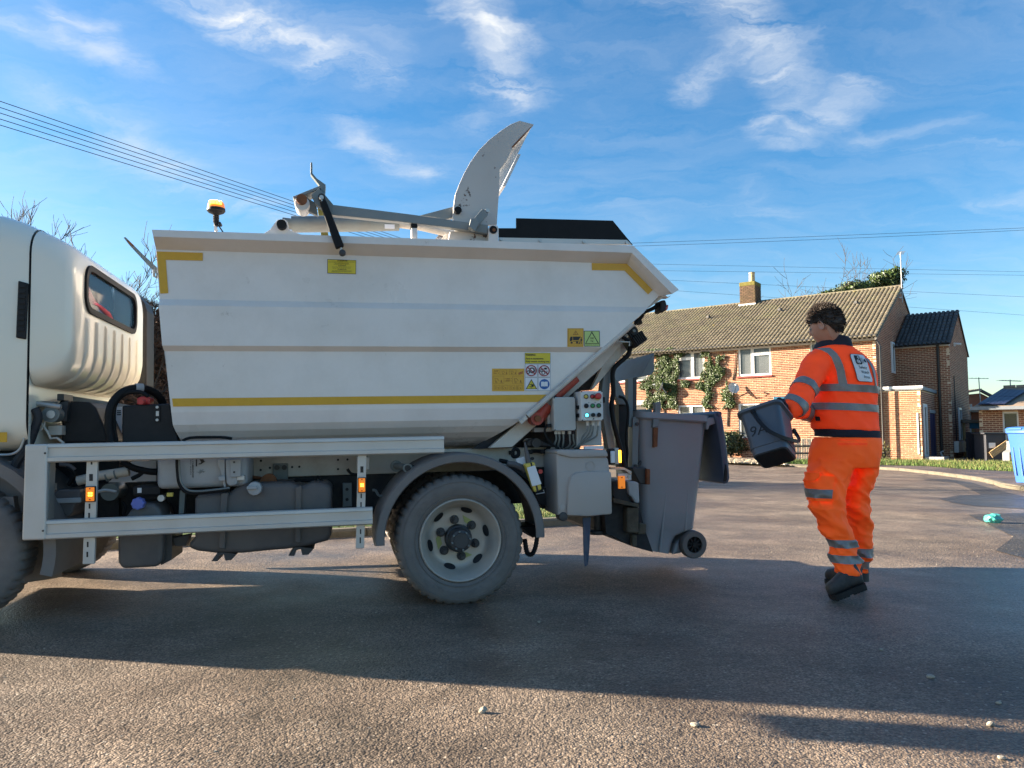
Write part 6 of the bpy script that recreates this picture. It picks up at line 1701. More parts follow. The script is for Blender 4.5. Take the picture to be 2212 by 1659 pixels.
def gear(cx, cy, r, teeth, f=.78):
    out = []
    for i in range(teeth * 4):
        q = r if (i % 4) in (0, 1) else r * f; a = 2 * math.pi * i / (teeth * 4); out.append((cx + q * math.cos(a), cy + q * math.sin(a)))
    return out
def rectp(x0, y0, x1, y1): return [(x0, y0), (x1, y0), (x1, y1), (x0, y1)]
def label(cf, x0, y0, x1, y1, y, m):
    return plate('warning_label', cf, rectp(x0, y0, x1, y1), y - .0022, y - .0008, m, hopper)
y_ = SP
# large warning notice
lb = label(cL, 1212, 160, 2082, 1430, y_, 'label_white'); q = y_ - .0034; q2 = y_ - .0046; q3 = y_ - .0058; q4 = y_ - .0070
poly(lb, cL, rectp(1226, 176, 2064, 530), q, 'ink_black', 'panel'); poly(lb, cL, rectp(1234, 184, 2056, 522), q2, 'label_yellow', 'panel')
txt(lb, 'WARNING:', cL, 1246, 208, 1580, 275, q3, 'ink_black', .03)
txt(lb, 'Parts in movements.', cL, 1256, 328, 1842, 392, q3, 'ink_black', .02)
txt(lb, 'Keep outside working area', cL, 1258, 428, 2022, 500, q3, 'ink_black', .02)
for (a, b, c, d) in ((1230, 546, 1642, 972), (1658, 546, 2066, 972), (1230, 986, 1642, 1416), (1658, 986, 2066, 1416)):
    poly(lb, cL, rectp(a, b, c, d), q, 'steel_grey', 'panel'); poly(lb, cL, rectp(a + 9, b + 9, c - 9, d - 9), q2, 'label_white', 'panel')
poly(lb, cL, gear(1460, 748, 105, 14), q3, 'ink_black'); poly(lb, cL, circ(1455, 745, 52), q4, 'label_white'); poly(lb, cL, gear(1335, 808, 62, 9), q3, 'ink_black'); poly(lb, cL, circ(1335, 808, 26), q4, 'label_white')
for i in range(7):
    for j in range(3): poly(lb, cL, rectp(1520 + j * 24, 680 + i * 28, 1532 + j * 24, 692 + i * 28), q3, 'ink_black'); 
poly(lb, cL, gear(1760, 762, 50, 9), q3, 'ink_black'); poly(lb, cL, circ(1760, 762, 22), q4, 'label_white'); poly(lb, cL, gear(1830, 832, 66, 11), q3, 'ink_black'); poly(lb, cL, circ(1830, 832, 36), q4, 'label_white')
poly(lb, cL, [(1838, 680), (1870, 668), (1900, 665), (1912, 650), (1930, 672), (1955, 660), (1945, 720), (1870, 722)], q3, 'ink_black')
poly(lb, cL, [(1930, 760), (1945, 752), (1950, 778), (1962, 762), (1960, 795), (1925, 862), (1905, 850), (1940, 790)], q3, 'ink_black')
for cx, cy in ((1436, 756), (1858, 760)):
    ringp(lb, cL, cx, cy, 150, 182, y_ - .0082, 'ink_red')
    poly(lb, cL, [(cx - 130, cy - 98), (cx - 108, cy - 122), (cx + 130, cy + 98), (cx + 108, cy + 122)], y_ - .0082, 'ink_red')
poly(lb, cL, [(1438, 1035), (1630, 1362), (1254, 1362)], q3, 'ink_black'); poly(lb, cL, [(1438, 1082), (1592, 1345), (1292, 1345)], q4, 'label_yellow')
q5 = y_ - .0082
poly(lb, cL, rectp(1380, 1206, 1500, 1228), q5, 'ink_black'); poly(lb, cL, rectp(1380, 1278, 1500, 1300), q5, 'ink_black')
poly(lb, cL, [(1440, 1232), (1490, 1225), (1490, 1196), (1520, 1240), (1520, 1270), (1480, 1276), (1440, 1268)], q5, 'ink_black')
poly(lb, cL, [(1438, 1165), (1446, 1195), (1430, 1195)], q5, 'ink_black'); poly(lb, cL, [(1438, 1338), (1446, 1308), (1430, 1308)], q5, 'ink_black')
poly(lb, cL, circ(1866, 1202, 168, 40), q3, 'ink_blue')
poly(lb, cL, [(1756, 1125), (1820, 1115), (1864, 1128), (1864, 1278), (1820, 1268), (1756, 1276)], q4, 'label_white'); poly(lb, cL, [(1868, 1128), (1910, 1115), (1974, 1125), (1974, 1276), (1910, 1268), (1868, 1278)], q4, 'label_white')
# orange code-of-practice notice
lo = label(cL, 150, 690, 1204, 1430, y_, 'label_orange')
txt(lo, 'COP', cL, 212, 745, 358, 795, q, 'ink_brown', .02); txt(lo, 'No. 1', cL, 205, 818, 362, 868, q, 'ink_brown', .01)
txt(lo, 'DO', cL, 625, 1000, 730, 1048, q, 'ink_brown', .03); txt(lo, 'NOT', cL, 608, 1066, 750, 1116, q, 'ink_brown', .03)
for k in range(8):
    a = R(22 + 45 * k)
    if abs(math.sin(a)) > .9: continue
    cx, cy = 680 + 112 * math.cos(a), 1058 + 112 * math.sin(a); t_ = (-math.sin(a), math.cos(a))
    poly(lo, cL, [(cx - 20 * t_[0], cy - 20 * t_[1]), (cx + 9 * math.cos(a), cy + 9 * math.sin(a)), (cx + 20 * t_[0], cy + 20 * t_[1]), (cx - 9 * math.cos(a), cy - 9 * math.sin(a))], q, 'ink_brown')
def frame_box(x0, y0, x1, y1, w=4):
    g = G()
    for r4 in (rectp(x0, y0, x1, y0 + w), rectp(x0, y1 - w, x1, y1), rectp(x0, y0 + w, x0 + w, y1 - w), rectp(x1 - w, y0 + w, x1, y1 - w)): g.prism([tp(cL(*p), q) for p in r4], q, q + .0009)
    obj('symbol', g, 'ink_brown', lo)
for (x0, y0, x1, y1) in ((400, 728, 625, 890), (720, 728, 945, 890), (180, 935, 540, 1185), (820, 935, 1170, 1185), (218, 1235, 410, 1375), (462, 1235, 655, 1375), (708, 1235, 900, 1375), (952, 1235, 1140, 1375)): frame_box(x0, y0, x1, y1)
for (cx, cy, s_) in ((290, 1080, 1.0), (925, 1080, 1.0), (275, 1310, .5), (510, 1310, .5), (775, 1310, .5), (1000, 1310, .5), (510, 820, .7), (800, 820, .7)):
    ringp(lo, cL, cx, cy + 55 * s_, 20 * s_, 30 * s_, q, 'ink_brown', 20)
    poly(lo, cL, [(cx - 55 * s_, cy - 70 * s_), (cx + 30 * s_, cy - 70 * s_), (cx + 90 * s_, cy + 10 * s_), (cx + 80 * s_, cy + 14 * s_), (cx + 24 * s_, cy - 62 * s_), (cx - 46 * s_, cy - 62 * s_), (cx - 20 * s_, cy + 40 * s_), (cx - 30 * s_, cy + 42 * s_)], q, 'ink_brown')
    px = cx + 165 * s_
    poly(lo, cL, circ(px, cy - 10 * s_, 10 * s_, 10), q, 'ink_brown')
    poly(lo, cL, [(px - 14 * s_, cy + 2 * s_), (px + 14 * s_, cy + 2 * s_), (px + 12 * s_, cy + 40 * s_), (px + 34 * s_, cy + 84 * s_), (px + 20 * s_, cy + 86 * s_), (px, cy + 50 * s_), (px - 18 * s_, cy + 86 * s_), (px - 30 * s_, cy + 84 * s_), (px - 12 * s_, cy + 40 * s_), (px - 30 * s_, cy + 24 * s_)], q, 'ink_brown')
txt(lo, 'HEH', cL, 1030, 790, 1165, 880, q, 'ink_red', .02, 12)
poly(lo, cL, [(1015, 830), (1170, 772), (1170, 782), (1025, 838), (1030, 885), (1170, 836), (1170, 846), (1025, 896)], q, 'ink_red')
# orange and green square labels
ys = .03; q = ys - .0034; q2 = ys - .0046; q3 = ys - .0058
l2_ = label(cL2, 135, 180, 1030, 1210, ys, 'label_orange')
rp = rrect(420, 480, 60); poly(l2_, cL2, [(595 + p[0], 685 + p[1]) for p in rp], q, 'ink_brown', 'panel'); rp = rrect(405, 465, 50); poly(l2_, cL2, [(595 + p[0], 685 + p[1]) for p in rp], q2, 'label_orange', 'panel')
poly(l2_, cL2, [(595, 300), (750, 545), (442, 545)], q3, 'ink_brown'); poly(l2_, cL2, [(595, 345), (705, 522), (488, 522)], ys - .007, 'label_orange')
poly(l2_, cL2, rectp(585, 385, 608, 490), ys - .0082, 'ink_brown'); poly(l2_, cL2, rectp(585, 498, 608, 516), ys - .0082, 'ink_brown')
poly(l2_, cL2, [(310, 640), (415, 640), (415, 850), (310, 890), (270, 935), (262, 780)], q3, 'ink_black'); poly(l2_, cL2, [(445, 640), (880, 640), (745, 840), (450, 840)], q3, 'ink_black'); poly(l2_, cL2, rectp(450, 885, 740, 915), q3, 'ink_black')
for cx in (372, 665): poly(l2_, cL2, circ(cx, 968, 58), q3, 'ink_black')
poly(l2_, cL2, circ(902, 718, 32, 14), q3, 'ink_black'); poly(l2_, cL2, [(870, 770), (935, 770), (960, 830), (930, 880), (880, 930), (830, 1010), (800, 1005), (865, 900), (870, 830), (830, 880)], q3, 'ink_black'); poly(l2_, cL2, rectp(910, 920, 932, 1040), q3, 'ink_black')
poly(l2_, cL2, [(770, 860), (792, 860), (792, 960), (830, 1030), (730, 1050), (770, 1000)], q3, 'ink_black'); poly(l2_, cL2, rectp(240, 1035, 940, 1050), q3, 'ink_brown')
l3_ = label(cL2, 1035, 285, 1950, 1215, ys, 'label_white')
poly(l3_, cL2, [(1048, 318), (1918, 318), (1940, 1190), (1068, 1190)], q, 'ink_black', 'panel'); poly(l3_, cL2, [(1080, 350), (1890, 350), (1908, 1165), (1095, 1165)], q2, 'label_green', 'panel')
poly(l3_, cL2, [(1484, 352), (1885, 1035), (1118, 1035)], q3, 'ink_black'); poly(l3_, cL2, [(1484, 445), (1815, 1005), (1170, 1005)], ys - .007, 'label_green')
txt(l3_, '500', cL2, 1395, 675, 1590, 775, ys - .0082, 'ink_black', .01); txt(l3_, 'kg', cL2, 1428, 828, 1565, 940, ys - .0082, 'ink_black', .01)
txt(l3_, 'MAXIMUM LOAD ON BIN HOIST', cL2, 1130, 1085, 1875, 1120, q3, 'ink_black', .02)
# yellow attention plate
q = y_ - .0034; q2 = y_ - .0046; q3 = y_ - .0058
l4_ = label(cL3, 345, 190, 1785, 940, y_, 'label_white'); poly(l4_, cL3, [(358, 200), (1775, 250), (1770, 940), (358, 905)], q, 'ink_black', 'panel'); poly(l4_, cL3, [(382, 228), (1755, 272), (1750, 918), (382, 880)], q2, 'label_yellow', 'panel')
for (s_, x0, y0, x1, y1, b) in (('ATTENZIONE!', 830, 258, 1345, 308, .03), ('Prima di eseguire il ribaltamento del cassone assicurarsi', 430, 318, 1710, 372, .01), ('che il dente di sicurezza della', 730, 384, 1410, 424, .01), ('barra apriportellone sia agganciato', 670, 436, 1450, 478, .01), ('WARNING!', 885, 505, 1275, 550, .03), ('Before tilting the body make sure that the', 600, 570, 1535, 612, .01), ('security bolt of the opener bar is hooked', 612, 628, 1505, 668, .01), ('ATTENTION!', 860, 690, 1300, 740, .03), ('Avant d\'effectuer le renversement du caisson', 585, 756, 1550, 800, .01), ('s\'assurer que la ceinture de securite de la barre', 545, 812, 1590, 852, .01)):
    txt(l4_, s_, cL3, x0, y0, x1, y1, q3, 'ink_black', b)

# ---- controls and rear end ----------------------------------------
tbox('control_column', cG, 1120, 795, 1395, 1390, .06, .10, 'cabinet_grey', bev=.003)
cb = tbox('junction_box', cG, 872, 852, 1114, 1224, -.0, .16, 'cabinet_grey', bev=.005)
for c in ((878, 860), (1106, 858), (886, 1216), (1112, 1214)): disc('screw', cG, c[0], c[1], .004, -.004, .002, 'ink_black', cb, n=8)
pb = tbox('control_panel', cG, 1172, 786, 1418, 1114, -.055, .055, 'panel_white', bev=.006)
for c in ((1180, 792), (1406, 790), (1190, 1108), (1414, 1104)): disc('screw', cG, c[0], c[1], .004, -.059, -.054, 'ink_black', pb, n=8)
def button(x, y, m, r=.0105, h=.014):
    b = disc('button', cG, x, y, r + .004, -.061, -.054, 'black_plastic', pb); disc('button_cap', cG, x, y, r, -.055 - h, -.06, m, pb, bev=.003)
button(1230, 846, 'yellow_plastic'); button(1300, 846, 'red_plastic')
disc('emergency_base', cG, 1360, 850, .021, -.064, -.054, 'yellow_plastic', pb); disc('emergency_stop', cG, 1372, 840, .0195, -.10, -.068, 'red_plastic', pb, bev=.006); disc('emergency_neck', cG, 1366, 845, .012, -.07, -.06, 'red_plastic', pb)
button(1233, 949, 'black_plastic'); button(1304, 948, 'green_plastic'); button(1370, 947, 'green_plastic'); button(1241, 1053, 'cyan_lit')
for x in (1310, 1376):
    disc('rotary_switch', cG, x, 1050, .0125, -.066, -.054, 'black_plastic', pb); plate('switch_grip', cG, [(x - 18, 1040), (x - 6, 1030), (x + 18, 1058), (x + 8, 1070)] if x < 1340 else [(x - 7, 1025), (x + 9, 1025), (x + 9, 1072), (x - 7, 1072)], -.082, -.066, 'black_plastic', pb)
plate('panel_mark', cG, [(1298, 1100), (1318, 1080), (1318, 1100)], -.0565, -.0555, 'ink_black', pb)
ringp(pb, cG, 1258, 914, 5, 7, -.0565, 'steel_grey', 12, 'panel_mark'); ringp(pb, cG, 1320, 814, 5, 7, -.0565, 'steel_grey', 12, 'panel_mark')
for x in (1330, 1392): poly(pb, cG, rectp(x - 9, 906, x + 9, 910), -.0565, 'steel_grey', 'panel_mark'); poly(pb, cG, rectp(x - 6, 914, x + 6, 918), -.0565, 'steel_grey', 'panel_mark')
for yy in (965, 1055): tbox('panel_hinge', cG, 1145, yy - 22, 1168, yy + 22, -.02, .03, 'black_plastic', pb)
tbox('panel_catch', cG, 1420, 850, 1442, 915, -.03, .02, 'black_plastic', pb)
for x in (1245, 1305, 1365):
    ttube('cable_gland', cG, [(x, 1116), (x, 1168)], -.0, .010, 'panel_white', pb); 
for k, (x, e) in enumerate(((1245, 1160), (1280, 1130), (1310, 1140), (1362, 1120))):
    ttube('control_cable', cG, [(x, 1160), (x - 8, 1230), (x - 60 + k * 8, 1300), (e, 1400), (e - 20, 1425)], [.0, .0, .02, .06, .12], .0055, 'steel_grey', curve=18)
for x in (895, 930, 975, 1045): ttube('cable_gland', cG, [(x, 1226), (x, 1262)], .07, .011, 'panel_white', cb)
for k, x in enumerate((895, 930, 975, 1045, 1085)):
    ttube('control_cable', cG, [(x, 1262), (x + 4, 1320), (x - 15 + 6 * k, 1380), (900 + 30 * k, 1430)], [.07, .07, .09, .14], .006, 'steel_grey', curve=14)
ttube('control_cable', cG, [(825, 1170), (780, 1190), (775, 1260), (830, 1350), (890, 1400), (930, 1420)], .05, .007, 'black_rubber', curve=18)
tbox('cable_plug', cG, 802, 1148, 845, 1190, .03, .08, 'black_plastic')
tbox('side_bracket', cG, 800, 890, 868, 1230, .09, .15, 'cream_frame'); tbox('rear_box', cG, 655, 1190, 850, 1240, .18, .3, 'tank_grey')
plate('pump', cG, [(570, 1340), (620, 1305), (700, 1320), (800, 1370), (860, 1400), (580, 1400)], .22, .35, 'hub_dark', bev=.01); disc('pump_face', cG, 680, 1360, .03, .2, .23, 'hub_dark')
plate('recess_shade', cG, [(-40, 1428), (480, 1105), (1000, 690), (1045, 855), (650, 1205), (420, 1412)], .24, .26, 'chassis_black')  # dark plates put in for the shade behind the frame, here and below
plate('recess_shade', cG, [(640, 880), (1130, 640), (1180, 1240), (640, 1240)], .30, .33, 'chassis_black')
plate('recess_shade', cG, [(410, 1402), (650, 1195), (860, 1240), (1130, 1240), (1130, 1420), (900, 1420)], .45, .5, 'chassis_black')
plate('recess_shade', cG, [(1420, 520), (1300, 770), (1180, 780), (1060, 840)], .40, .44, 'chassis_black')
ttube('air_pipe', cG, [(620, 1450), (760, 1450), (800, 1430), (830, 1390)], .25, .012, 'black_rubber', curve=12); tbox('pipe_coupling', cG, 600, 1435, 640, 1480, .23, .28, 'black_plastic'); tbox('pipe_coupling', cG, 730, 1432, 775, 1478, .23, .28, 'black_plastic')
tbox('switch', cG, 380, 1445, 440, 1490, .28, .31, 'black_plastic')
ttube('coil', cD, [(1215, 240), (1240, 212), (1270, 230), (1265, 270), (1225, 280), (1215, 250)], .15, .012, 'black_rubber', curve=20)
# hanging remote control
rc = plate('pendant_remote', cD, [(1325, 345), (1415, 325), (1480, 570), (1412, 598)], -.03, .03, 'yellow_plastic', bev=.01)
plate('remote_gap', cD, [(1375, 335), (1388, 332), (1448, 585), (1434, 590)], -.033, -.029, 'ink_black', rc)
plate('remote_cover', cD, [(1345, 378), (1418, 358), (1475, 522), (1392, 545)], -.040, -.031, 'label_white', rc, bev=.003)
disc('remote_button', cD, 1466, 412, .013, -.02, .0, 'red_plastic', rc)
ttube('remote_gland', cD, [(1325, 150), (1335, 210), (1352, 290), (1360, 345)], .0, [.004, .010, .015, .018], 'dirty_plastic', rc)
disc('remote_ring', cD, 1395, 297, .010, -.01, .01, 'black_plastic', rc)
ttube('remote_hook', cD, [(1425, 612), (1500, 598), (1490, 575)], .0, .003, 'zinc', rc)
plate('rag', cD, [(1250, 300), (1320, 280), (1335, 350), (1262, 352)], .05, .07, 'label_white')
ttube('valve', cD, [(1170, 340), (1230, 350), (1300, 380), (1330, 400)], .05, [.016, .02, .022, .024], 'dirty_plastic'); ttube('valve', cD, [(1100, 315), (1160, 325), (1200, 350)], .1, .014, 'black_rubber')
for c in ((1500, 560), (1545, 600), (1530, 480)): disc('bolt', cD, c[0], c[1], .014, .29, .33, 'hub_dark')
plate('spring_hanger', cD, [(1400, 540), (1530, 560), (1540, 720), (1450, 700)], .25, .3, 'chassis_black'); plate('spring_hanger', cD, [(1550, 640), (1610, 640), (1612, 730), (1560, 735)], .3, .4, 'chassis_black')
# grey tool box
g = G(); g.prism([tp(cH(*p), -.02) for p in ((347, 655), (755, 690), (768, 770), (788, 1143), (430, 1160), (362, 1152))], -.02, .30); g.bevel(.014, 3)
tb = obj('tool_box', g, 'toolbox_grey', truck, smooth=True, sharp=45)
plate('lid', cH, [(346, 640), (372, 630), (738, 630), (752, 655), (758, 684), (470, 694), (380, 672), (350, 664)], -.035, .31, 'toolbox_grey', tb, bev=.008, smooth=True)
plate('front_bulge', cH, [(432, 1150), (445, 920), (462, 845), (500, 815), (580, 802), (700, 798), (784, 806), (790, 1140), (600, 1158)], -.045, .0, 'toolbox_grey', tb, bev=.012, smooth=True)
ringp(tb, cH, 618, 757, 30, 38, -.024, 'toolbox_grey', 28, 'emblem'); disc('hinge_knob', cH, 405, 1160, .028, -.03, .06, 'hub_dark', tb, bev=.006); disc('hinge_knob', cH, 395, 1085, .018, -.03, .0, 'toolbox_grey', tb)
plate('box_notice', cG, [(1212, 1396), (1395, 1392), (1422, 1398), (1422, 1428), (1212, 1426)], .0, .02, 'label_white')
# rear lamps
rl = tbox('reversing_lamp', cH, 766, 622, 812, 748, .02, .08, 'black_plastic', bev=.006); tbox('lens', cH, 777, 640, 812, 736, .008, .021, 'label_white', rl, bev=.005)
am = tbox('amber_lamp', cH, 842, 634, 861, 732, .06, .12, 'amber_lit', bev=.003)
tbox('lamp_bracket', cH, 808, 616, 842, 745, .06, .09, 'cream_frame')
plate('rear_bracket', cH, [(775, 770), (880, 770), (940, 800), (940, 830), (890, 790), (780, 785)], .10, .2, 'cream_frame')
wb = tbox('reflector_bracket', cH, 834, 816, 940, 872, .12, .14, 'panel_white', bev=.003); disc('bolt', cH, 922, 846, .009, .108, .122, 'zinc', wb, n=8)
rf = tbox('side_reflector', cH, 840, 838, 892, 938, .10, .12, 'amber_lens', bev=.004)
for yy in (850, 926): disc('screw', cH, 866, yy, .004, .096, .101, 'ink_black', rf, n=8)
plate('tail_lamp', cH, [(905, 880), (960, 878), (1000, 890), (1008, 1050), (975, 1058), (940, 1000), (920, 990)], .22, .5, 'tank_grey', bev=.012); plate('tail_arm', cH, [(790, 880), (905, 880), (910, 990), (950, 1060), (840, 1040), (800, 1000)], .25, .5, 'chassis_black')
plate('rear_underframe', cH, [(700, 1060), (860, 1040), (1000, 1090), (1060, 1300), (1110, 1440), (950, 1395), (800, 1315), (740, 1290), (730, 1160)], .30, 1.65, 'chassis_black')
plate('mud_block', cH, [(905, 1088), (1000, 1086), (1000, 1290), (905, 1285)], .22, .30, 'mud', bev=.01); plate('mud_block', cH, [(1003, 1212), (1060, 1215), (1058, 1298), (990, 1302)], .24, .32, 'mud', bev=.008); plate('mud_block', cH, [(948, 1306), (985, 1306), (985, 1396), (948, 1394)], .25, .3, 'mud', bev=.006)
plate('step_bar', cH, [(795, 1010), (1000, 1060), (1000, 1085), (800, 1048)], .2, .32, 'mud')
jl = t3(cH(700, 1160), .35); g = G(); z1_ = t3(cH(700, 1275), .35).z; z2_ = t3(cH(700, 1308), .35).z
g.cyl((jl.x, .42, jl.z + .05), (jl.x, .42, z1_), .035, 14).cyl((jl.x, .42, z1_), (jl.x, .42, z2_), .062, 16); g.bevel(.006); obj('stabiliser_leg', g, 'hub_dark', truck, smooth=True)
# hanging rubber strip
P = [t3(cH(586, 1165), .05), t3(cH(584, 1430), .05), t3(cH(584, 1545), .05)]
g = G(); rs = []
for p, a, w_ in ((P[0], .5, .034), (P[1], .75, .033), (P[2], 1.0, .030)):
    d = Vector((math.cos(a), math.sin(a), 0)) * w_; n_ = Vector((-d.y, d.x, 0)).normalized() * .003
    rs.append([p - d - n_, p + d - n_, p + d + n_, p - d + n_])
g.rings(rs); obj('rubber_strip', g, 'blue_rubber', truck)
# lifting gear
plate('lift_mast', cG, [(1505, 285), (1440, 480), (1402, 780), (1402, 1000), (1475, 1425), (1556, 1425), (1505, 1160), (1484, 900), (1502, 610), (1560, 425), (1612, 268)], .28, .36, 'light_steel', bev=.004)
plate('lift_mast', cG, [(1612, 262), (1660, 250), (1690, 330), (1620, 400), (1590, 420)], .38, .42, 'cream_frame')
ttube('lift_hose', cG, [(1722, 290), (1690, 390), (1600, 470), (1535, 540), (1522, 640), (1530, 800), (1510, 940), (1530, 1120), (1570, 1280), (1610, 1430), (1660, 1640)], .24, .016, 'black_rubber', n=10, curve=40)
ttube('lift_hose', cG, [(1590, 845), (1650, 870), (1690, 960), (1690, 1100), (1670, 1300), (1685, 1480), (1660, 1620)], .5, .010, 'black_rubber', n=8, curve=30)
plate('lift_arm', cG, [(1548, 640), (1600, 700), (1665, 850), (1690, 935), (1590, 935), (1550, 820)], .55, .6, 'steel_grey', bev=.003)
plate('lift_column', cG, [(1590, 935), (1692, 935), (1692, 1660), (1600, 1660)], .60, .68, 'black_plastic')
plate('lift_column', cG, [(1540, 930), (1600, 930), (1600, 1200), (1545, 1180)], .70, .74, 'rust')
plate('lift_post', cG, [(1690, 645), (1747, 640), (1747, 1010), (1690, 1010)], .70, .76, 'light_steel', bev=.003); plate('lift_post', cG, [(1748, 640), (1790, 630), (1786, 1075), (1748, 1075)], .72, .82, 'hub_dark')
plate('lift_post', cG, [(1700, 1000), (1746, 992), (1746, 1180), (1700, 1182)], .66, .70, 'light_steel', bev=.003); plate('lift_post', cG, [(1745, 1075), (1816, 1072), (1800, 1640), (1735, 1640)], .64, .70, 'light_steel', bev=.003)
disc('bolt', cG, 1797, 1150, .012, .625, .645, 'hub_dark'); disc('bolt', cG, 1778, 1614, .012, .625, .645, 'hub_dark')
plate('lift_hood', cT, [(530, 788), (537, 990), (505, 1052), (350, 1082), (396, 1020)], .72, 1.62, 'steel_grey', bev=.003)
plate('comb_bar', cG, [(1790, 990), (1960, 985), (1960, 1030), (1820, 1060), (1790, 1050)], .66, 1.5, 'light_steel', bev=.004); plate('comb_plate', cG, [(1820, 1060), (1960, 1040), (1950, 1420), (1810, 1640)], .72, 1.5, 'hub_dark')
plate('bin_grip', cG, [(1992, 915), (2050, 905), (2060, 960), (2048, 1060), (2030, 1180), (1965, 1190), (1975, 1060), (1995, 1000)], .60, .645, 'light_steel', bev=.004); plate('grip_rust', cG, [(1975, 1190), (2025, 1190), (2018, 1400), (1975, 1410)], .605, .64, 'rust')
ttube('grip_stay', cG, [(1975, 1410), (1860, 1540), (1800, 1610)], .66, .012, 'hub_dark')
plate('buffer_bracket', cH, [(945, 772), (1060, 772), (1060, 905), (1010, 900), (950, 790)], .45, .62, 'hub_dark', bev=.006); plate('buffer_pad', cH, [(1062, 780), (1090, 785), (1088, 905), (1060, 905)], .42, .62, 'rust', bev=.004)
# work light, camera, wiring under the rear edge
wl_ = plate('work_light', cT, [(250, 618), (380, 518), (465, 620), (320, 730)], .16, .34, 'black_plastic', bev=.01)
for k in range(6): 
    a = Vector((330, 540)).lerp(Vector((262, 600)), 0)
    plate('cooling_fin', cT, [(275 + k * 20, 606 - k * 16), (285 + k * 20, 598 - k * 16), (350 + k * 20, 690 - k * 13), (340 + k * 20, 698 - k * 13)], .145, .161, 'black_plastic', wl_)
disc('light_pivot', cT, 290, 520, .028, .14, .2, 'black_plastic'); disc('pivot_cap', cT, 294, 522, .010, .125, .141, 'steel_grey')
plate('light_bracket', cT, [(215, 480), (270, 440), (300, 440), (345, 540), (250, 600), (235, 560)], .22, .26, 'cream_frame')
ttube('light_cable', cT, [(90, 640), (130, 600), (200, 545), (235, 570), (255, 610)], .13, .008, 'black_rubber', curve=14); ttube('light_cable', cT, [(150, 600), (190, 620), (230, 650), (240, 700)], .12, .013, 'black_rubber', curve=12)
ttube('wire_guard', cT, [(85, 670), (90, 645), (150, 655), (235, 658), (232, 705)], .1, .005, 'aluminium')
plate('wiring_box', cT, [(320, 385), (350, 360), (385, 390), (400, 435), (380, 440), (365, 405)], .2, .28, 'chassis_black', bev=.004)
ttube('wiring', cT, [(385, 315), (430, 290), (500, 262), (560, 225), (590, 190)], .14, .013, 'black_rubber', curve=14); ttube('wiring', cT, [(585, 190), (575, 210), (600, 232), (615, 225)], .12, .006, 'black_rubber', curve=10); ttube('wiring', cT, [(300, 440), (340, 400), (400, 330)], .16, .012, 'black_rubber')
cm = plate('rear_camera', cT, [(605, 160), (670, 145), (688, 200), (672, 285), (630, 300), (600, 285), (612, 220)], .10, .2, 'black_plastic', bev=.01); plate('camera_visor', cT, [(690, 205), (708, 210), (700, 258), (672, 284), (672, 240)], .10, .2, 'red_lens', cm, bev=.004)
plate('tip_bracket', cT, [(600, 108), (715, 112), (740, 95), (700, 125), (640, 125), (480, 240), (440, 252)], .08, .12, 'cream_frame')

# pink jacket hung inside the cab window
jt = thing('pink_jacket', 'bright pink jacket hanging inside the cab rear window', 'jacket', m=TR.m @ Matrix.Translation((-2.21, wy0 + .03, wzb - .02)))
r_ = random.Random(2)
def blob(P, rad, m, name, n=16):
    g = G(); rs = []
    for i in range(22):
        t = i / 21; p = Vector(catmull(P, t)); q = catmull([(a,) for a in rad], t)[0]
        rs.append([p + Vector((q * .45 * math.cos(a) * (1 + .15 * mnoise.noise(p * 9 + Vector((a, 0, 0)))), q * math.sin(a) * (1 + .25 * mnoise.noise(p * 8 + Vector((a * 1.3, 2, 0)))), 0)) for a in [2 * math.pi * k / n for k in range(n)]])
    g.rings(rs); return obj(name, g, m, jt, smooth=True)
HJ = wzt - wzb
blob([(0, .10, HJ * .96), (0, .14, HJ * .8), (.01, .16, HJ * .5), (.02, .2, HJ * .3)], [.09, .14, .17, .2], 'pink_fabric', 'hood')
blob([(.03, .10, HJ * .45), (.04, .3, HJ * .3), (.03, .5, HJ * .16), (.02, .75, .02)], [.12, .17, .17, .12], 'pink_fabric', 'sleeve')
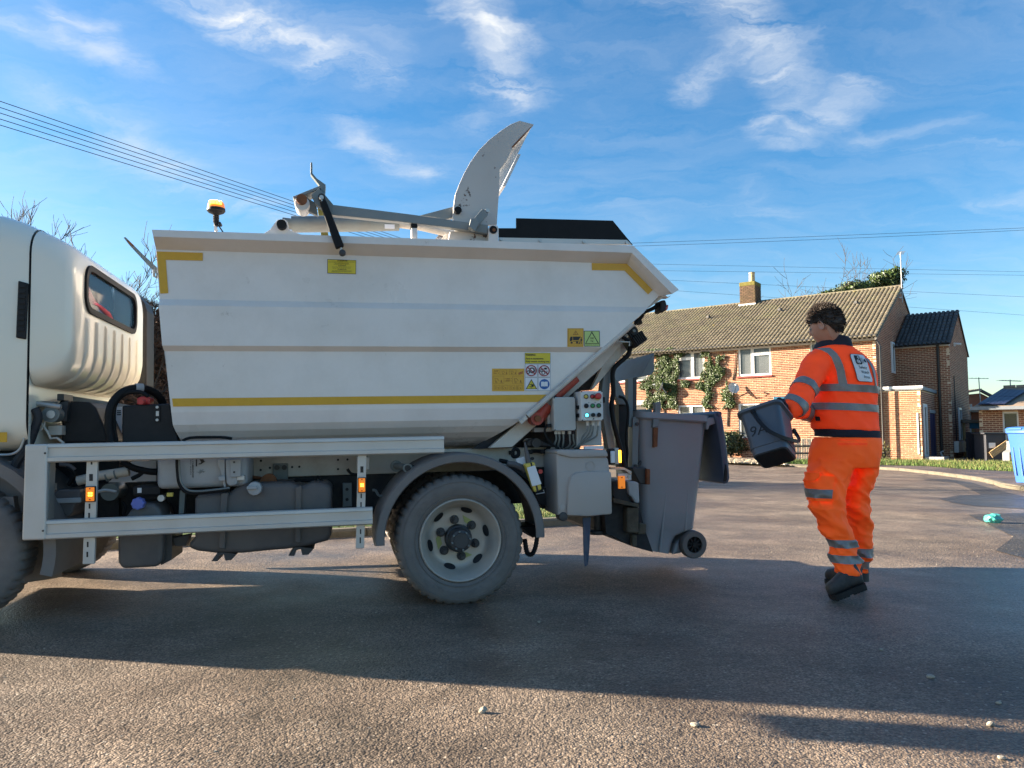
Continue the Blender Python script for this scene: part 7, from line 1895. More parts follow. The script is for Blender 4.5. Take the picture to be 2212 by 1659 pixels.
# ================================================================== wheeled bins
def wheelie(name, label, M_, rows, y0, y1, mb, md, wheel_c, wheel_r, lid=None, rimpts=None, lid_name='lid'):
    """rows: (x_left, x_right, z) from the rim down, in the local frame M_"""
    t = thing(name, label, 'wheelie bin', m=M_)
    def ring(i, grow=0.0, dz=0.0):
        xl, xr, z0, z1 = rows[i]; k = i / (len(rows) - 1); a, b = y0 + .035 * k, y1 - .035 * k
        r = min(.055, (xr - xl) * .2); out = []
        for (px, py) in rrect((xr - xl) / 2 + grow, (b - a) / 2 + grow, r + grow, 4):
            fx = (px / ((xr - xl) / 2 + grow) + 1) / 2
            out.append(Vector(((xl + xr) / 2 + px, (a + b) / 2 + py, z0 + (z1 - z0) * fx + dz)))
        return out
    g = G(); g.rings([ring(i) for i in range(len(rows))], cap=False)
    g.bm.faces.new([g.bm.verts.new(p) for p in ring(len(rows) - 1)])
    g.rings([[p + Vector((0, 0, 0)) for p in ring(0, -.008)], ring(1, -.008)], cap=False)
    body = obj('body', g, mb, t, smooth=True, sharp=45)
    g = G(); g.rings([ring(0, -.006, .0), ring(0, .022, .012), ring(0, .026, -.03), ring(0, .016, -.042), ring(0, .0, -.042)], cap=False); obj('rim', g, mb, t, smooth=True, sharp=35)
    # wheels
    cx, cz = wheel_c
    for yy, s_ in ((y0 + .01, 1), (y1 - .01, -1)):
        g = G(); pr = [(.58, .0), (.60, -.012), (.93, -.012), (1.0, .0), (1.0, .045), (.93, .055), (.60, .055)]
        g.lathe([(a * wheel_r, b * s_) for a, b in pr], (cx, yy, cz), 'y', 40); tw = obj('wheel', g, 'tyre_rubber', t, smooth=True, sharp=40)
        g = G(); g.lathe([(.0, .02 * s_), (.55 * wheel_r, .02 * s_), (.60 * wheel_r, -.006 * s_), (.62 * wheel_r, .0)], (cx, yy, cz), 'y', 32)
        obj('rim', g, 'black_plastic', tw, smooth=True, sharp=40)
        for k in range(9):
            a = 2 * math.pi * k / 9; c, q = math.cos(a), math.sin(a); P = Vector((cx, yy - .004 * s_, cz)); d = Vector((c, 0, q)); e = Vector((-q, 0, c)) * .005
            g = G(); g.rings([[P + d * .018 - e, P + d * .018 + e, P + d * .56 * wheel_r + e, P + d * .56 * wheel_r - e], [p + Vector((0, .02 * s_, 0)) for p in (P + d * .018 - e, P + d * .018 + e, P + d * .56 * wheel_r + e, P + d * .56 * wheel_r - e)]]); obj('spoke', g, 'black_plastic', tw)
        g = G(); g.cyl((cx, yy - .012 * s_, cz), (cx, yy + .03 * s_, cz), .016, 12); obj('hub', g, 'black_plastic', tw, smooth=True)
    g = G(); g.cyl((cx, y0 + .03, cz), (cx, y1 - .03, cz), .012, 10); obj('axle', g, 'steel_grey', t)
    return t, ring
def hq(x, y, d=.62): return TR.y(*cH(x, y), d)
def row(l, r): a, b = hq(*l), hq(*r); return (a.x, b.x, a.z, b.z)
brow = [row((1000, 338), (1548, 376)), row((1004, 380), (1545, 410)), row((1012, 600), (1522, 660)), row((1020, 820), (1498, 900)), row((1030, 1100), (1470, 1130)),
        row((1035, 1200), (1456, 1262)), row((1037, 1240), (1380, 1292)), row((1038, 1280), (1318, 1320)), row((1040, 1330), (1290, 1370)), row((1043, 1425), (1268, 1462))]
wcx = hq(1450, 1385, .60)
wr_ = (hq(1550, 1385, .60) - hq(1450, 1385, .60)).length
wb_, ringf = wheelie('wheelie_bin', 'grey wheelie bin raised on the truck lift, lid hanging open', TR.m, brow, .62, 1.20, 'bin_grey', 'bin_dark', (wcx.x, wcx.z), wr_)
g = G(); g.prism([tuple(hq(*p, .69).xz) for p in ((1262, 1462), (1290, 1370), (1380, 1285), (1455, 1262), (1480, 1300), (1440, 1400), (1330, 1450))], .69, 1.13); g.bevel(.02); obj('wheel_housing', g, 'bin_grey', wb_)
# raised outline and hinge lugs
P = [hq(*p, .634) for p in ((1165, 1440), (1200, 1100), (1232, 815), (1250, 803), (1370, 812), (1390, 830), (1384, 1000), (1368, 1268))]
g = G(); g.tube([p + Vector((0, .006, 0)) for p in P], .008, 6); obj('raised_outline', g, 'bin_grey', wb_, smooth=True)
g = G(); g.prism([tuple(hq(*p, .60).xz) for p in ((1540, 380), (1600, 372), (1606, 425), (1560, 440), (1552, 470), (1535, 470))], .605, .66); g.bevel(.006); obj('hinge_lug', g, 'bin_grey', wb_)
g = G(); g.prism([tuple(hq(*p, .60).xz) for p in ((1540, 380), (1600, 372), (1606, 425), (1560, 440), (1552, 470), (1535, 470))], 1.16, 1.215); g.bevel(.006); obj('hinge_lug', g, 'bin_grey', wb_)
a = hq(1636, 345, .58); g = G(); g.cyl((a.x, .575, a.z), (a.x, 1.24, a.z), .016, 12); obj('handle_bar', g, 'bin_dark', wb_, smooth=True)
lp = [(1588, 345), (1625, 322), (1652, 332), (1668, 420), (1695, 600), (1712, 760), (1719, 850), (1708, 892), (1680, 900), (1662, 893), (1668, 850), (1655, 700), (1630, 520), (1606, 400)]
g = G(); g.prism([tuple(hq(*p, .585).xz) for p in lp], .585, 1.235); g.bevel(.012, 3); lid = obj('lid', g, 'bin_dark', wb_, smooth=True, sharp=50)
g = G(); g.prism([tuple(hq(*p, .585).xz) for p in ((1683, 742), (1694, 800), (1692, 870), (1678, 880), (1664, 880), (1672, 800))], .575, .588); g.bevel(.004); obj('lid_recess', g, 'black_plastic', lid)

q = onground(*cS2(1050, 1340), KH); bm_ = Matrix.Translation((q.x + .32, q.y, KH - .012)) @ Matrix.Rotation(R(8), 4, 'Z')
rows_b = [(-.12 + .0, .60, 1.02, 1.02), (-.115, .595, .99, .99), (-.085, .58, .75, .75), (-.05, .555, .45, .45), (-.02, .54, .20, .20), (-.015, .46, .16, .16), (-.01, .40, .1, .1), (0, .38, .01, .01)]
bb, rf_ = wheelie('wheelie_bin', 'closed bright blue wheelie bin standing on the pavement at the right picture edge', bm_, rows_b, 0, .56, 'bin_blue', 'bin_blue', (.50, .10), .10)
for part in bb.children:
    pass
g = G(); g.rings([rf_(0, .03, .015), rf_(0, .034, .045), rf_(0, .0, .075), rf_(0, -.12, .095)]); obj('lid', g, 'bin_blue', bb, smooth=True, sharp=45)
g = G(); g.box((-.17, .12, 1.05), (-.10, .44, 1.085)); g.bevel(.01); obj('lid_grip', g, 'bin_blue', bb)
for yy in (.12, .28, .44):
    g = G(); g.tube([(-.075, yy, .7), (-.05, yy, .4), (-.028, yy, .15)], .018, 6); obj('moulded_rib', g, 'bin_blue', bb, smooth=True)

# ================================================================== the worker
pt0 = onground(1815, 1288)
person = thing('person', 'man in an orange high visibility jacket and trousers walking away with a grey caddy', 'person', loc=(2.05, 4.75, 0))
PO = Vector((2.05, 4.75, 0))
def fold(p, amp, f=1.0):
    q = p * f
    a = mnoise.noise(Vector((q.x * 6 + q.z * 3, q.y * 6, q.z * 9 - q.x * 3))) + .6 * mnoise.noise(Vector((q.x * 13, q.y * 13, q.z * 19)) + Vector((5, 3, 1)))
    r = 1 - abs(mnoise.noise(Vector((q.x * 5 + q.z * 4, q.y * 5, q.z * 7 + q.x * 5)) + Vector((9, 1, 4)))) * 2.2
    r2 = 1 - abs(mnoise.noise(Vector((q.x * 9 - q.z * 6, q.y * 9, q.z * 15 + q.x * 8)) + Vector((2, 7, 3)))) * 2.4
    return amp * (a * .8 + 1.3 * max(0, r) ** 2 + .8 * max(0, r2) ** 2 - .95)
class Limb:
    """stack of rings; each key: (center, half width x, half depth y, tilt)"""
    def __init__(s, keys, amp, n=48, e=2.2, f=1.0): s.k = keys; s.amp = amp; s.n = n; s.e = e; s.f = f
    def at(s, t):
        P = [(*c, hx, hy, tl) for (c, hx, hy, tl) in s.k]
        q = catmull(P, t); return Vector(q[:3]), q[3], q[4], q[5]
    def pt(s, t, th, off=0.0, amp=None):
        c, hx, hy, tl = s.at(t)
        cs, sn = math.cos(th), math.sin(th)
        ex = 2 / s.e
        dx = hx * math.copysign(abs(cs) ** ex, cs); dy = hy * math.copysign(abs(sn) ** ex, sn)
        p = c + Vector((dx, dy, -tl * dx)); d = Vector((cs / max(hx, .01), sn / max(hy, .01), 0)).normalized()
        return p + d * (off + fold(p, s.amp if amp is None else amp, s.f))
    def ring(s, t, off=0.0): return [s.pt(t, 2 * math.pi * i / s.n, off) - PO for i in range(s.n)]
    def loft(s, g, t0=0, t1=1, m=60, off=0.0, cap=True): g.rings([s.ring(t0 + (t1 - t0) * i / m, off) for i in range(m + 1)], cap)
    def band(s, t0, t1, off=.005, m=4, mat='reflective', parent=None, name='reflective_band', th0=0, th1=2 * math.pi):
        g = G(); full = th1 - th0 > 6.2
        nn = 64; rs = []
        A = [[s.pt(t0 + (t1 - t0) * j / m, th0 + (th1 - th0) * i / nn, off) - PO for i in range(nn + (0 if full else 1))] for j in range(m + 1)]
        if full:
            inn0 = [s.pt(t0, th0 + (th1 - th0) * i / nn, off - .012) - PO for i in range(nn)]; inn1 = [s.pt(t1, th0 + (th1 - th0) * i / nn, off - .012) - PO for i in range(nn)]
            g.rings([inn0] + A + [inn1], cap=False)
        return obj(name, g, mat, parent, smooth=True, sharp=60)
    def patch(s, rows, off, mat, parent, name, thick=.014, nn=14):
        """rows: list of (t, th_a, th_b)"""
        g = G(); V = []; W = []
        for (t, a, b) in rows:
            V.append([s.pt(t, a + (b - a) * i / nn, off) - PO for i in range(nn + 1)]); W.append([s.pt(t, a + (b - a) * i / nn, off - thick) - PO for i in range(nn + 1)])
        loops = [[*V[j], *W[j][::-1]] for j in range(len(V))]
        g.rings(loops); return obj(name, g, mat, parent, smooth=True, sharp=50)
PX = .22786
def pw(x, y, Y): return atY(*cP(x, y), Y)
def qw(x, y, Y): return atY(*cQ(x, y), Y)
TOR = [(478, 892, 1186, 4.74, .090), (512, 862, 1222, 4.74, .115), (560, 812, 1292, 4.75, .130), (620, 800, 1362, 4.75, .140), (700, 838, 1412, 4.75, .145), (780, 868, 1432, 4.75, .145), (860, 880, 1430, 4.75, .145), (930, 872, 1430, 4.75, .142),
       (1000, 850, 1428, 4.75, .14), (1080, 820, 1428, 4.75, .14), (1160, 818, 1434, 4.75, .145), (1230, 830, 1446, 4.75, .150), (1272, 838, 1453, 4.75, .152), (1286, 850, 1448, 4.75, .148)]
def tork(y, a, b, Y, hd, tl): c = pw((a + b) / 2, y, Y); l_ = pw(a, y, Y); return (c, c.x - l_.x, hd, tl)
torso = Limb([tork(y, a, b, Y, hd, .05) for (y, a, b, Y, hd) in TOR], .0045)
def tt(y):
    ys = [k[0] for k in TOR]
    for i in range(len(ys) - 1):
        if ys[i] <= y <= ys[i + 1]: return (i + (y - ys[i]) / (ys[i + 1] - ys[i])) / (len(ys) - 1)
    return 0 if y < ys[0] else 1
def thx(y, x):
    c, hx, hy, tl = torso.at(tt(y)); px = pw(x, y, 4.75 - .1).x
    k = max(-.999, min(.999, (px - c.x) / hx)); k = math.copysign(abs(k) ** (torso.e / 2), k)
    return -math.acos(k)
SL = [((905, 625), 4.72, .085), ((850, 700), 4.68, .088), ((800, 800), 4.62, .080), ((760, 880), 4.58, .076), ((715, 960), 4.54, .074), ((668, 1040), 4.51, .070), ((620, 1090), 4.49, .060), ((580, 1108), 4.48, .048)]
SP_ = [pw(*c, Y) for c, Y, r in SL]
class Sleeve:
    def __init__(s, pts, rad, amp, n=40): s.p = pts; s.r = rad; s.amp = amp; s.n = n
    def at(s, t): return Vector(catmull([tuple(q) for q in s.p], t)), catmull([(q,) for q in s.r], t)[0]
    def ring(s, t, off=0.0):
        c, r = s.at(t); c2, _ = s.at(min(1, t + .01)); c1, _ = s.at(max(0, t - .01)); d = (c2 - c1).normalized()
        a = d.cross(Vector((0, 1, 0))).normalized(); b = d.cross(a); out = []
        for i in range(s.n):
            th = 2 * math.pi * i / s.n; e = a * math.cos(th) + b * math.sin(th); p = c + e * r
            out.append(p + e * (off + fold(p, s.amp, 1.2)) - PO)
        return out
    def loft(s, g, m=40): g.rings([s.ring(i / m) for i in range(m + 1)])
    def band(s, t0, t1, off, parent, mat='reflective', name='reflective_band'):
        g = G(); g.rings([s.ring(t0, off - .012)] + [s.ring(t0 + (t1 - t0) * i / 5, off) for i in range(6)] + [s.ring(t1, off - .012)], cap=False); return obj(name, g, mat, parent, smooth=True, sharp=60)
slv = Sleeve(SP_, [r for c, Y, r in SL], .006)
g = G(); torso.loft(g, 0, 1, 70); slv.loft(g)
bmj = remesh(g.bm, .0075, 2)
jacket = obj('jacket', bmj, 'hi_vis', person, smooth=True, sharp=180)
# right sleeve, mostly hidden in front of the body
rs_ = Sleeve([pw(1250, 640, 4.85), pw(1150, 900, 4.98), pw(1000, 1090, 4.98), pw(860, 1120, 4.86), pw(735, 1105, 4.70), pw(690, 1110, 4.62)], [.085, .08, .07, .06, .05, .045], .004)
g = G(); rs_.loft(g); obj('sleeve', g, 'hi_vis', jacket, smooth=True)
rs_.band(.60, .80, .005, jacket)
torso.band(tt(862), tt(930), .006, parent=jacket); 
torso.band(tt(1036), tt(1104), .006, parent=jacket)
slv.band(.405, .50, .006, jacket); slv.band(.685, .80, .006, jacket)
torso.patch([(tt(y), thx(y, x0), thx(y, x1)) for (y, x0, x1) in ((522, 905, 985), (545, 925, 1012), (580, 965, 1042), (620, 995, 1065), (680, 1018, 1090), (740, 1040, 1108), (800, 1052, 1120), (864, 1062, 1136))], .006, 'reflective', jacket, 'reflective_band')
torso.patch([(tt(y), thx(y, x0), thx(y, x1)) for (y, x0, x1) in ((610, 1318, 1352), (660, 1355, 1388), (720, 1382, 1415), (800, 1400, 1430), (864, 1405, 1430))], .006, 'reflective', jacket, 'reflective_band')
# collar, waistband, tab
col = Limb([tork(y, a, b, Y, hd, tl) for (y, a, b, Y, hd, tl) in ((388, 935, 1150, 4.72, .066, .12), (400, 905, 1176, 4.72, .078, .12), (440, 890, 1190, 4.73, .086, .14), (490, 868, 1202, 4.74, .098, .14), (535, 850, 1230, 4.745, .108, .14))], .002)
g = G(); col.loft(g, 0, 1, 14, cap=False); g.rings([col.ring(0, .0), col.ring(0.02, -.008), col.ring(.4, -.010)], cap=False); obj('collar', g, 'navy_knit', jacket, smooth=True)
wst = Limb([tork(y, a, b, 4.75, hd, .04) for (y, a, b, hd) in ((1278, 850, 1450, .148), (1300, 862, 1450, .150), (1325, 866, 1450, .150), (1348, 866, 1448, .148))], .002)
g = G(); wst.loft(g, 0, 1, 12); obj('waistband', g, 'navy_knit', jacket, smooth=True)
torso.patch([(tt(y), thx(y, x0), thx(y, x1)) for (y, x0, x1) in ((1167, 893, 916), (1208, 898, 922))], .005, 'ink_black', jacket, 'fabric_tab', nn=3)
torso.patch([(tt(y), thx(y, x0), thx(y, x1)) for (y, x0, x1) in ((487, 1152, 1208), (496, 1152, 1208))], .004, 'ink_black', jacket, 'neck_print', nn=5)
# back label
def lab(u, w, off):           # u across, w down
    y = 577 + w * 260; x0 = 1150 + 66 * w; x1 = 1302 + 76 * w
    x = x0 + (x1 - x0) * u
    return torso.pt(tt(y), thx(y, x), off) - PO
def labshape(pts, off, m, name, parent):
    g = G()
    bm = bmesh.new(); f = bm.faces.new([bm.verts.new((p[0], p[1], 0)) for p in pts]); bmesh.ops.triangulate(bm, faces=[f])
    bmesh.ops.subdivide_edges(bm, edges=bm.edges, cuts=3, use_grid_fill=True)
    for v_ in bm.verts: v_.co = lab(v_.co.x, v_.co.y, off)
    return obj(name, bm, m, parent, smooth=False)
def labrect(x0, y0, x1, y1, r): return [((x0 + x1) / 2 + p[0], (y0 + y1) / 2 + p[1]) for p in rrect((x1 - x0) / 2, (y1 - y0) / 2, r, 5)]
lbk = labshape(labrect(0, 0, 1, 1, .13), .0085, 'ink_black', 'back_label', jacket)
labshape(labrect(.035, .02, .965, .98, .11), .0105, 'label_white', 'label_face', lbk)
labshape(labrect(.22, .06, .58, .38, .05), .0122, 'ink_black', 'symbol', lbk)
def labcirc(cx, cy, r, off, m): labshape([(cx + r * math.cos(2 * math.pi * i / 20), cy + r * .62 * math.sin(2 * math.pi * i / 20)) for i in range(20)], off, m, 'symbol', lbk)
labcirc(.47, .13, .065, .0138, 'label_white'); labcirc(.47, .13, .032, .0152, 'ink_black'); labcirc(.40, .28, .11, .0138, 'label_white'); labcirc(.40, .28, .075, .0152, 'ink_black'); labcirc(.40, .28, .05, .0166, 'label_white')
for x in (.62, .69): labshape([(x, .13), (x + .025, .13), (x + .025, .34), (x, .34)], .0122, 'ink_black', 'symbol', lbk)
labshape([(.76, .19), (.84, .19), (.84, .16), (.90, .16), (.90, .30), (.84, .30), (.84, .27), (.76, .27)], .0122, 'ink_black', 'symbol', lbk)
def labtext(s_, x0, y0, x1, y1):
    bm = text_bm(s_, 1.0, .006); bmesh.ops.triangulate(bm, faces=bm.faces)
    xs = [v_.co.x for v_ in bm.verts]; ys = [v_.co.y for v_ in bm.verts]
    for v_ in bm.verts:
        u = (v_.co.x - min(xs)) / (max(xs) - min(xs)); w = 1 - (v_.co.y - min(ys)) / (max(ys) - min(ys)); v_.co = lab(x0 + (x1 - x0) * u, y0 + (y1 - y0) * w, .0125)
    obj('lettering', bm, 'ink_black', lbk)
labtext('Safety', .30, .43, .80, .56); labtext('Watch', .34, .60, .86, .70); labtext('Area', .42, .77, .80, .87)
# trousers
PEL = [(206, 758, 1268, .150), (240, 735, 1276, .160), (320, 712, 1278, .165), (400, 700, 1268, .162), (455, 700, 1256, .15)]
pel = Limb([(qw((a + b) / 2, y, 4.75), qw(b, y, 4.75).x - qw((a + b) / 2, y, 4.75).x, hd, 0) for (y, a, b, hd) in PEL], .003)
LL = [(380, 715, 1050, 4.73, .13), (450, 695, 1060, 4.72, .135), (540, 690, 1038, 4.70, .125), (640, 690, 995, 4.68, .115), (735, 695, 985, 4.66, .11), (800, 705, 992, 4.65, .108), (850, 735, 1002, 4.645, .10), (920, 768, 1022, 4.64, .095), (1000, 800, 1046, 4.635, .09),
      (1060, 846, 1056, 4.63, .085), (1120, 862, 1076, 4.625, .085), (1175, 866, 1086, 4.62, .088), (1230, 890, 1108, 4.615, .088), (1290, 908, 1118, 4.61, .088), (1336, 912, 1124, 4.61, .088)]
RL = [(380, 1000, 1262, 4.80, .13), (450, 1050, 1258, 4.81, .13), (540, 1035, 1232, 4.82, .12), (640, 1000, 1196, 4.83, .11), (735, 985, 1184, 4.84, .105), (800, 985, 1190, 4.845, .105), (860, 1000, 1202, 4.85, .10), (940, 1020, 1212, 4.86, .095), (1040, 1040, 1212, 4.86, .09),
      (1120, 1062, 1212, 4.86, .085), (1190, 1082, 1206, 4.86, .08), (1250, 1100, 1172, 4.86, .075), (1300, 1105, 1172, 4.86, .075), (1322, 1108, 1166, 4.86, .07)]
def legL(L_, amp): return Limb([(qw((a + b) / 2, y, Y), qw(b, y, Y).x - qw((a + b) / 2, y, Y).x, hd, .0) for (y, a, b, Y, hd) in L_], amp, e=2.1, f=1.15)
lleg = legL(LL, .0125); rleg = legL(RL, .0125)
def lt(L_, y):
    ys = [k[0] for k in L_]
    for i in range(len(ys) - 1):
        if ys[i] <= y <= ys[i + 1]: return (i + (y - ys[i]) / (ys[i + 1] - ys[i])) / (len(ys) - 1)
    return 0 if y < ys[0] else 1
g = G(); pel.loft(g, 0, 1, 20); lleg.loft(g, 0, 1, 110); rleg.loft(g, 0, 1, 110)
tro = obj('trousers', remesh(g.bm, .0075, 1), 'hi_vis_trouser', person, smooth=True, sharp=180)
def qband(L_, limb, y0, y1): limb.band(lt(L_, y0), lt(L_, y1), .006, parent=tro)
qband(LL, lleg, 1045, 1112); qband(LL, lleg, 1172, 1240); qband(RL, rleg, 1118, 1190); qband(RL, rleg, 1222, 1282)
D = math.pi / 180
for (y0, y1, a, b, off, m_) in ((520, 726, 165, 262, .016, 'hi_vis_trouser'), (628, 700, 163, 263, .020, 'reflective')):
    lleg.patch([(lt(LL, y0 + (y1 - y0) * i / 8), a * D, b * D) for i in range(9)], off, m_, tro, 'cargo_pocket' if m_ != 'reflective' else 'reflective_band', thick=.03)
lleg.patch([(lt(LL, y0), 168 * D, b * D) for y0, b in ((495, 228), (530, 226), (560, 215), (568, 200))], .024, 'hi_vis_trouser', tro, 'pocket_flap', thick=.02)
def thp(limb, t, px, y):
    c, hx, hy, tl = limb.at(t); k = max(-.999, min(.999, (qw(px, y, c.y - hy * .8).x - c.x) / hx)); return -math.acos(k)
pt_ = lambda y: (y - 206) / (455 - 206)
g = G()
for (y0, y1, x0, x1) in ((244, 250, 938, 1148), (280, 290, 940, 1150)):
    pel.patch([(pt_(y0), thp(pel, pt_(y0), x0, y0), thp(pel, pt_(y0), x1, y0)), (pt_(y1), thp(pel, pt_(y1), x0, y1), thp(pel, pt_(y1), x1, y1))], .004, 'ink_red' if False else 'hi_vis', tro, 'back_pocket_welt')
# boots
def boot(heel, toe, lift, name='boot', ankle=None, W=.052):
    heel = Vector(heel); toe = Vector(toe); d = (toe - heel); Lb = d.length; dirn = d.normalized(); up = Vector((0, 0, 1)); side = dirn.cross(up).normalized(); up2 = side.cross(dirn)
    secs = [(-.03, .55, .0, .11), (.0, .78, .0, .14), (.12, .88, .0, .145), (.30, .86, .0, .14), (.45, .86, .0, .11), (.60, .98, .0, .095), (.78, 1.0, .0, .078), (.92, .86, .0, .070), (1.0, .55, .004, .052), (1.02, .30, .01, .035)]
    def ring(s, w, z0, z1, n=16):
        out = []
        for i in range(n):
            a = 2 * math.pi * i / n; c, q = math.cos(a), math.sin(a)
            out.append(heel + dirn * (s * Lb) + side * (W * w * math.copysign(abs(c) ** .8, c)) + up2 * ((z0 + z1) / 2 + (z1 - z0) / 2 * math.copysign(abs(q) ** .8, q) + .02) - PO)
        return out
    g = G(); g.rings([ring(*s_) for s_ in secs]); b = obj(name, g, 'boot_leather', person, smooth=True, sharp=60)
    g = G(); ol = []
    for (s_, w, z0, z1) in secs[:-1]: ol.append((s_, w * 1.08 + .06))
    A = [heel + dirn * (s_ * Lb) + side * (W * w) - PO for s_, w in ol] + [heel + dirn * (s_ * Lb) - side * (W * w) - PO for s_, w in ol[::-1]]
    g.rings([[p + up2 * -.006 for p in A], [p + up2 * .024 for p in A]]); so = obj('sole', g, 'boot_sole', b)
    for k in range(9):
        s_ = .05 + k * .105
        if .38 < s_ < .5: continue
        p = heel + dirn * (s_ * Lb) - PO; g = G(); q = [p - side * W * .95 - dirn * .009, p + side * W * .95 - dirn * .009, p + side * W * .95 + dirn * .009, p - side * W * .95 + dirn * .009]
        g.rings([[x + up2 * -.014 for x in q], [x + up2 * -.004 for x in q]]); obj('tread', g, 'boot_sole', so)
    return b
hb_ = qw(1150, 1440, 4.56); tb_ = qw(880, 1545, 4.57); tb_.z = .016
boot(hb_, tb_, 0, W=.049)
hb2 = onground(*cQ(1135, 1478)); hb2.z = .02; tb2 = onground(*cQ(850, 1425)); tb2.z = .016
boot(hb2, tb2, 0, W=.048)
for (c, r_, Y) in (((1060, 1340), .055, 4.62), ((1130, 1330), .045, 4.85)):
    a = qw(*c, Y); g = G(); g.tube([a + Vector((0, 0, .04)) - PO, a - Vector((0, 0, .05)) - PO], r_, 14); obj('boot_cuff', g, 'boot_leather', person, smooth=True)
# head, neck and upper body as one continuous skin
HC = pw(962, 290, 4.70); yaw = R(180 - 44); HM = Matrix.Translation(HC - PO) @ Matrix.Rotation(yaw, 4, 'Z') @ Matrix.Rotation(R(14), 4, 'Y')
def headpt(th, ph):
    # th: around, 0 = face; ph: latitude
    d = Vector((math.cos(ph) * math.cos(th), math.cos(ph) * math.sin(th), math.sin(ph)))
    p = Vector((d.x * .098, d.y * .077, d.z * .118))
    def bump(dx, dy, dz, s_, amt, dirv=None):
        nonlocal p
        u = Vector((dx, dy, dz)).normalized(); k = math.exp(-((d - u).length ** 2) / (2 * s_ * s_)); p += (dirv if dirv is not None else u) * (amt * k)
    if d.z < 0 and d.x > -.2: p.y *= 1 - .30 * min(1, -d.z * 1.1); 
    if d.z < -.2 and d.x < .2: p.x *= .82
    bump(1, 0, -.12, .11, .024, Vector((1, 0, -.25))); bump(1, 0, .12, .10, .010); bump(.9, .28, .20, .14, .006); bump(.9, -.28, .20, .14, .006)
    bump(.92, .32, .04, .10, -.009); bump(.92, -.32, .04, .10, -.009); bump(1, 0, -.47, .09, .010); bump(1, 0, -.58, .05, .005); bump(.85, 0, -.9, .18, .014); bump(.75, .5, -.3, .2, .005); bump(.75, -.5, -.3, .2, .005)
    return p
g = G(); rs = []
for j in range(1, 48):
    ph = -math.pi / 2 + math.pi * j / 48; rs.append([HM @ headpt(2 * math.pi * i / 64, ph) for i in range(64)])
g.rings(rs)
for s_ in (1, -1):       # ears
    E = HM @ Matrix.Translation((-.002, s_ * .078, -.008)) @ Matrix.Rotation(R(-20) * s_, 4, 'Z') @ Matrix.Rotation(R(12), 4, 'Y')
    g.rings([[E @ Vector((.020 * q * math.cos(a), s_ * yy, .033 * q * math.sin(a))) for a in [2 * math.pi * k / 20 for k in range(20)]] for q, yy in ((.5, -.012), (.7, .0), (1.0, .010), (1.0, .016), (.80, .017), (.6, .008), (.3, .007))])
nk = [HC + Vector((.02, .02, -.03)), HC + Vector((.045, .03, -.12)), HC + Vector((.06, .05, -.22)), HC + Vector((.06, .05, -.32))]
g.tube([p - PO for p in smooth_path(nk, 10)], [.062, .06, .058, .058, .060, .064, .07, .08, .09, .10], 24)
body = obj('body', remesh(g.bm, .0042, 1), 'skin', person, smooth=True, sharp=180)
for s_ in (1, -1):
    g = G(); E = HM @ Vector((.087, s_ * .031, .004)); 
    g.lathe([(.0, -.011), (.006, -.009), (.010, -.004), (.011, 0), (.010, .004), (.006, .009), (.0, .011)], E, 'z', 14); obj('eye', g, 'steel_grey', body, smooth=True)
    g = G(); P = [HM @ Vector((.098, s_ * .012, .027)), HM @ Vector((.097, s_ * .03, .034)), HM @ Vector((.083, s_ * .05, .028))]; g.tube(smooth_path(P, 6), [.003, .005, .005, .005, .004, .002], 6); obj('eyebrow', g, 'hair', body)
# hair
def scalp(th, ph): return headpt(th, ph)
g = G(); rs = []
def hairline(th):
    a = abs((th + math.pi) % (2 * math.pi) - math.pi)
    if a < .55: return .42
    if a < 1.3: return .42 - (a - .55) / .75 * .30
    if a < 1.75: return .12 - (a - 1.3) * .2
    return max(-.52, .03 - (a - 1.75) * .75)
for j in range(16):
    ring = []
    for i in range(56):
        th = 2 * math.pi * i / 56; h0 = hairline(th); ph = h0 + (math.pi / 2 - h0) * j / 15.5
        p = headpt(th, ph); q = p.normalized(); ring.append(HM @ (p + q * (.004 if j == 0 else .011 + .007 * mnoise.noise(p * 30))))
    rs.append(ring)
g.rings(rs); hair = obj('hair', g, 'hair', person, smooth=True, sharp=180)
r_ = random.Random(17); g = G()
for k in range(2600):
    th = r_.uniform(0, 2 * math.pi); h0 = hairline(th); ph = h0 + (math.pi / 2 - h0) * (r_.random() ** 1.15)
    p = headpt(th, ph); q = p.normalized(); top = max(0, math.sin(ph))
    L_ = r_.uniform(.012, .022) + .020 * top; a = q.orthogonal().normalized(); b = q.cross(a); w0 = r_.uniform(0, 6.28)
    flow = (Vector((.55, 0, -.2)) if p.x > 0 else Vector((-.25, 0, -.6))) + Vector((r_.gauss(0, .2), r_.gauss(0, .2), r_.gauss(0, .15)))
    pts = []; cur = p + q * .006; d = q.copy()
    for i in range(6):
        pts.append(HM @ cur); d = (d + flow * .28 + (a * math.cos(w0 + i * 1.1) + b * math.sin(w0 + i * 1.1)) * .35).normalized(); cur = cur + d * (L_ / 5)
    g.tube(pts, [.0030, .0032, .003, .0026, .0018, .0006], 4, cap=False)
obj('curls', g, 'hair', hair, kind='stuff')

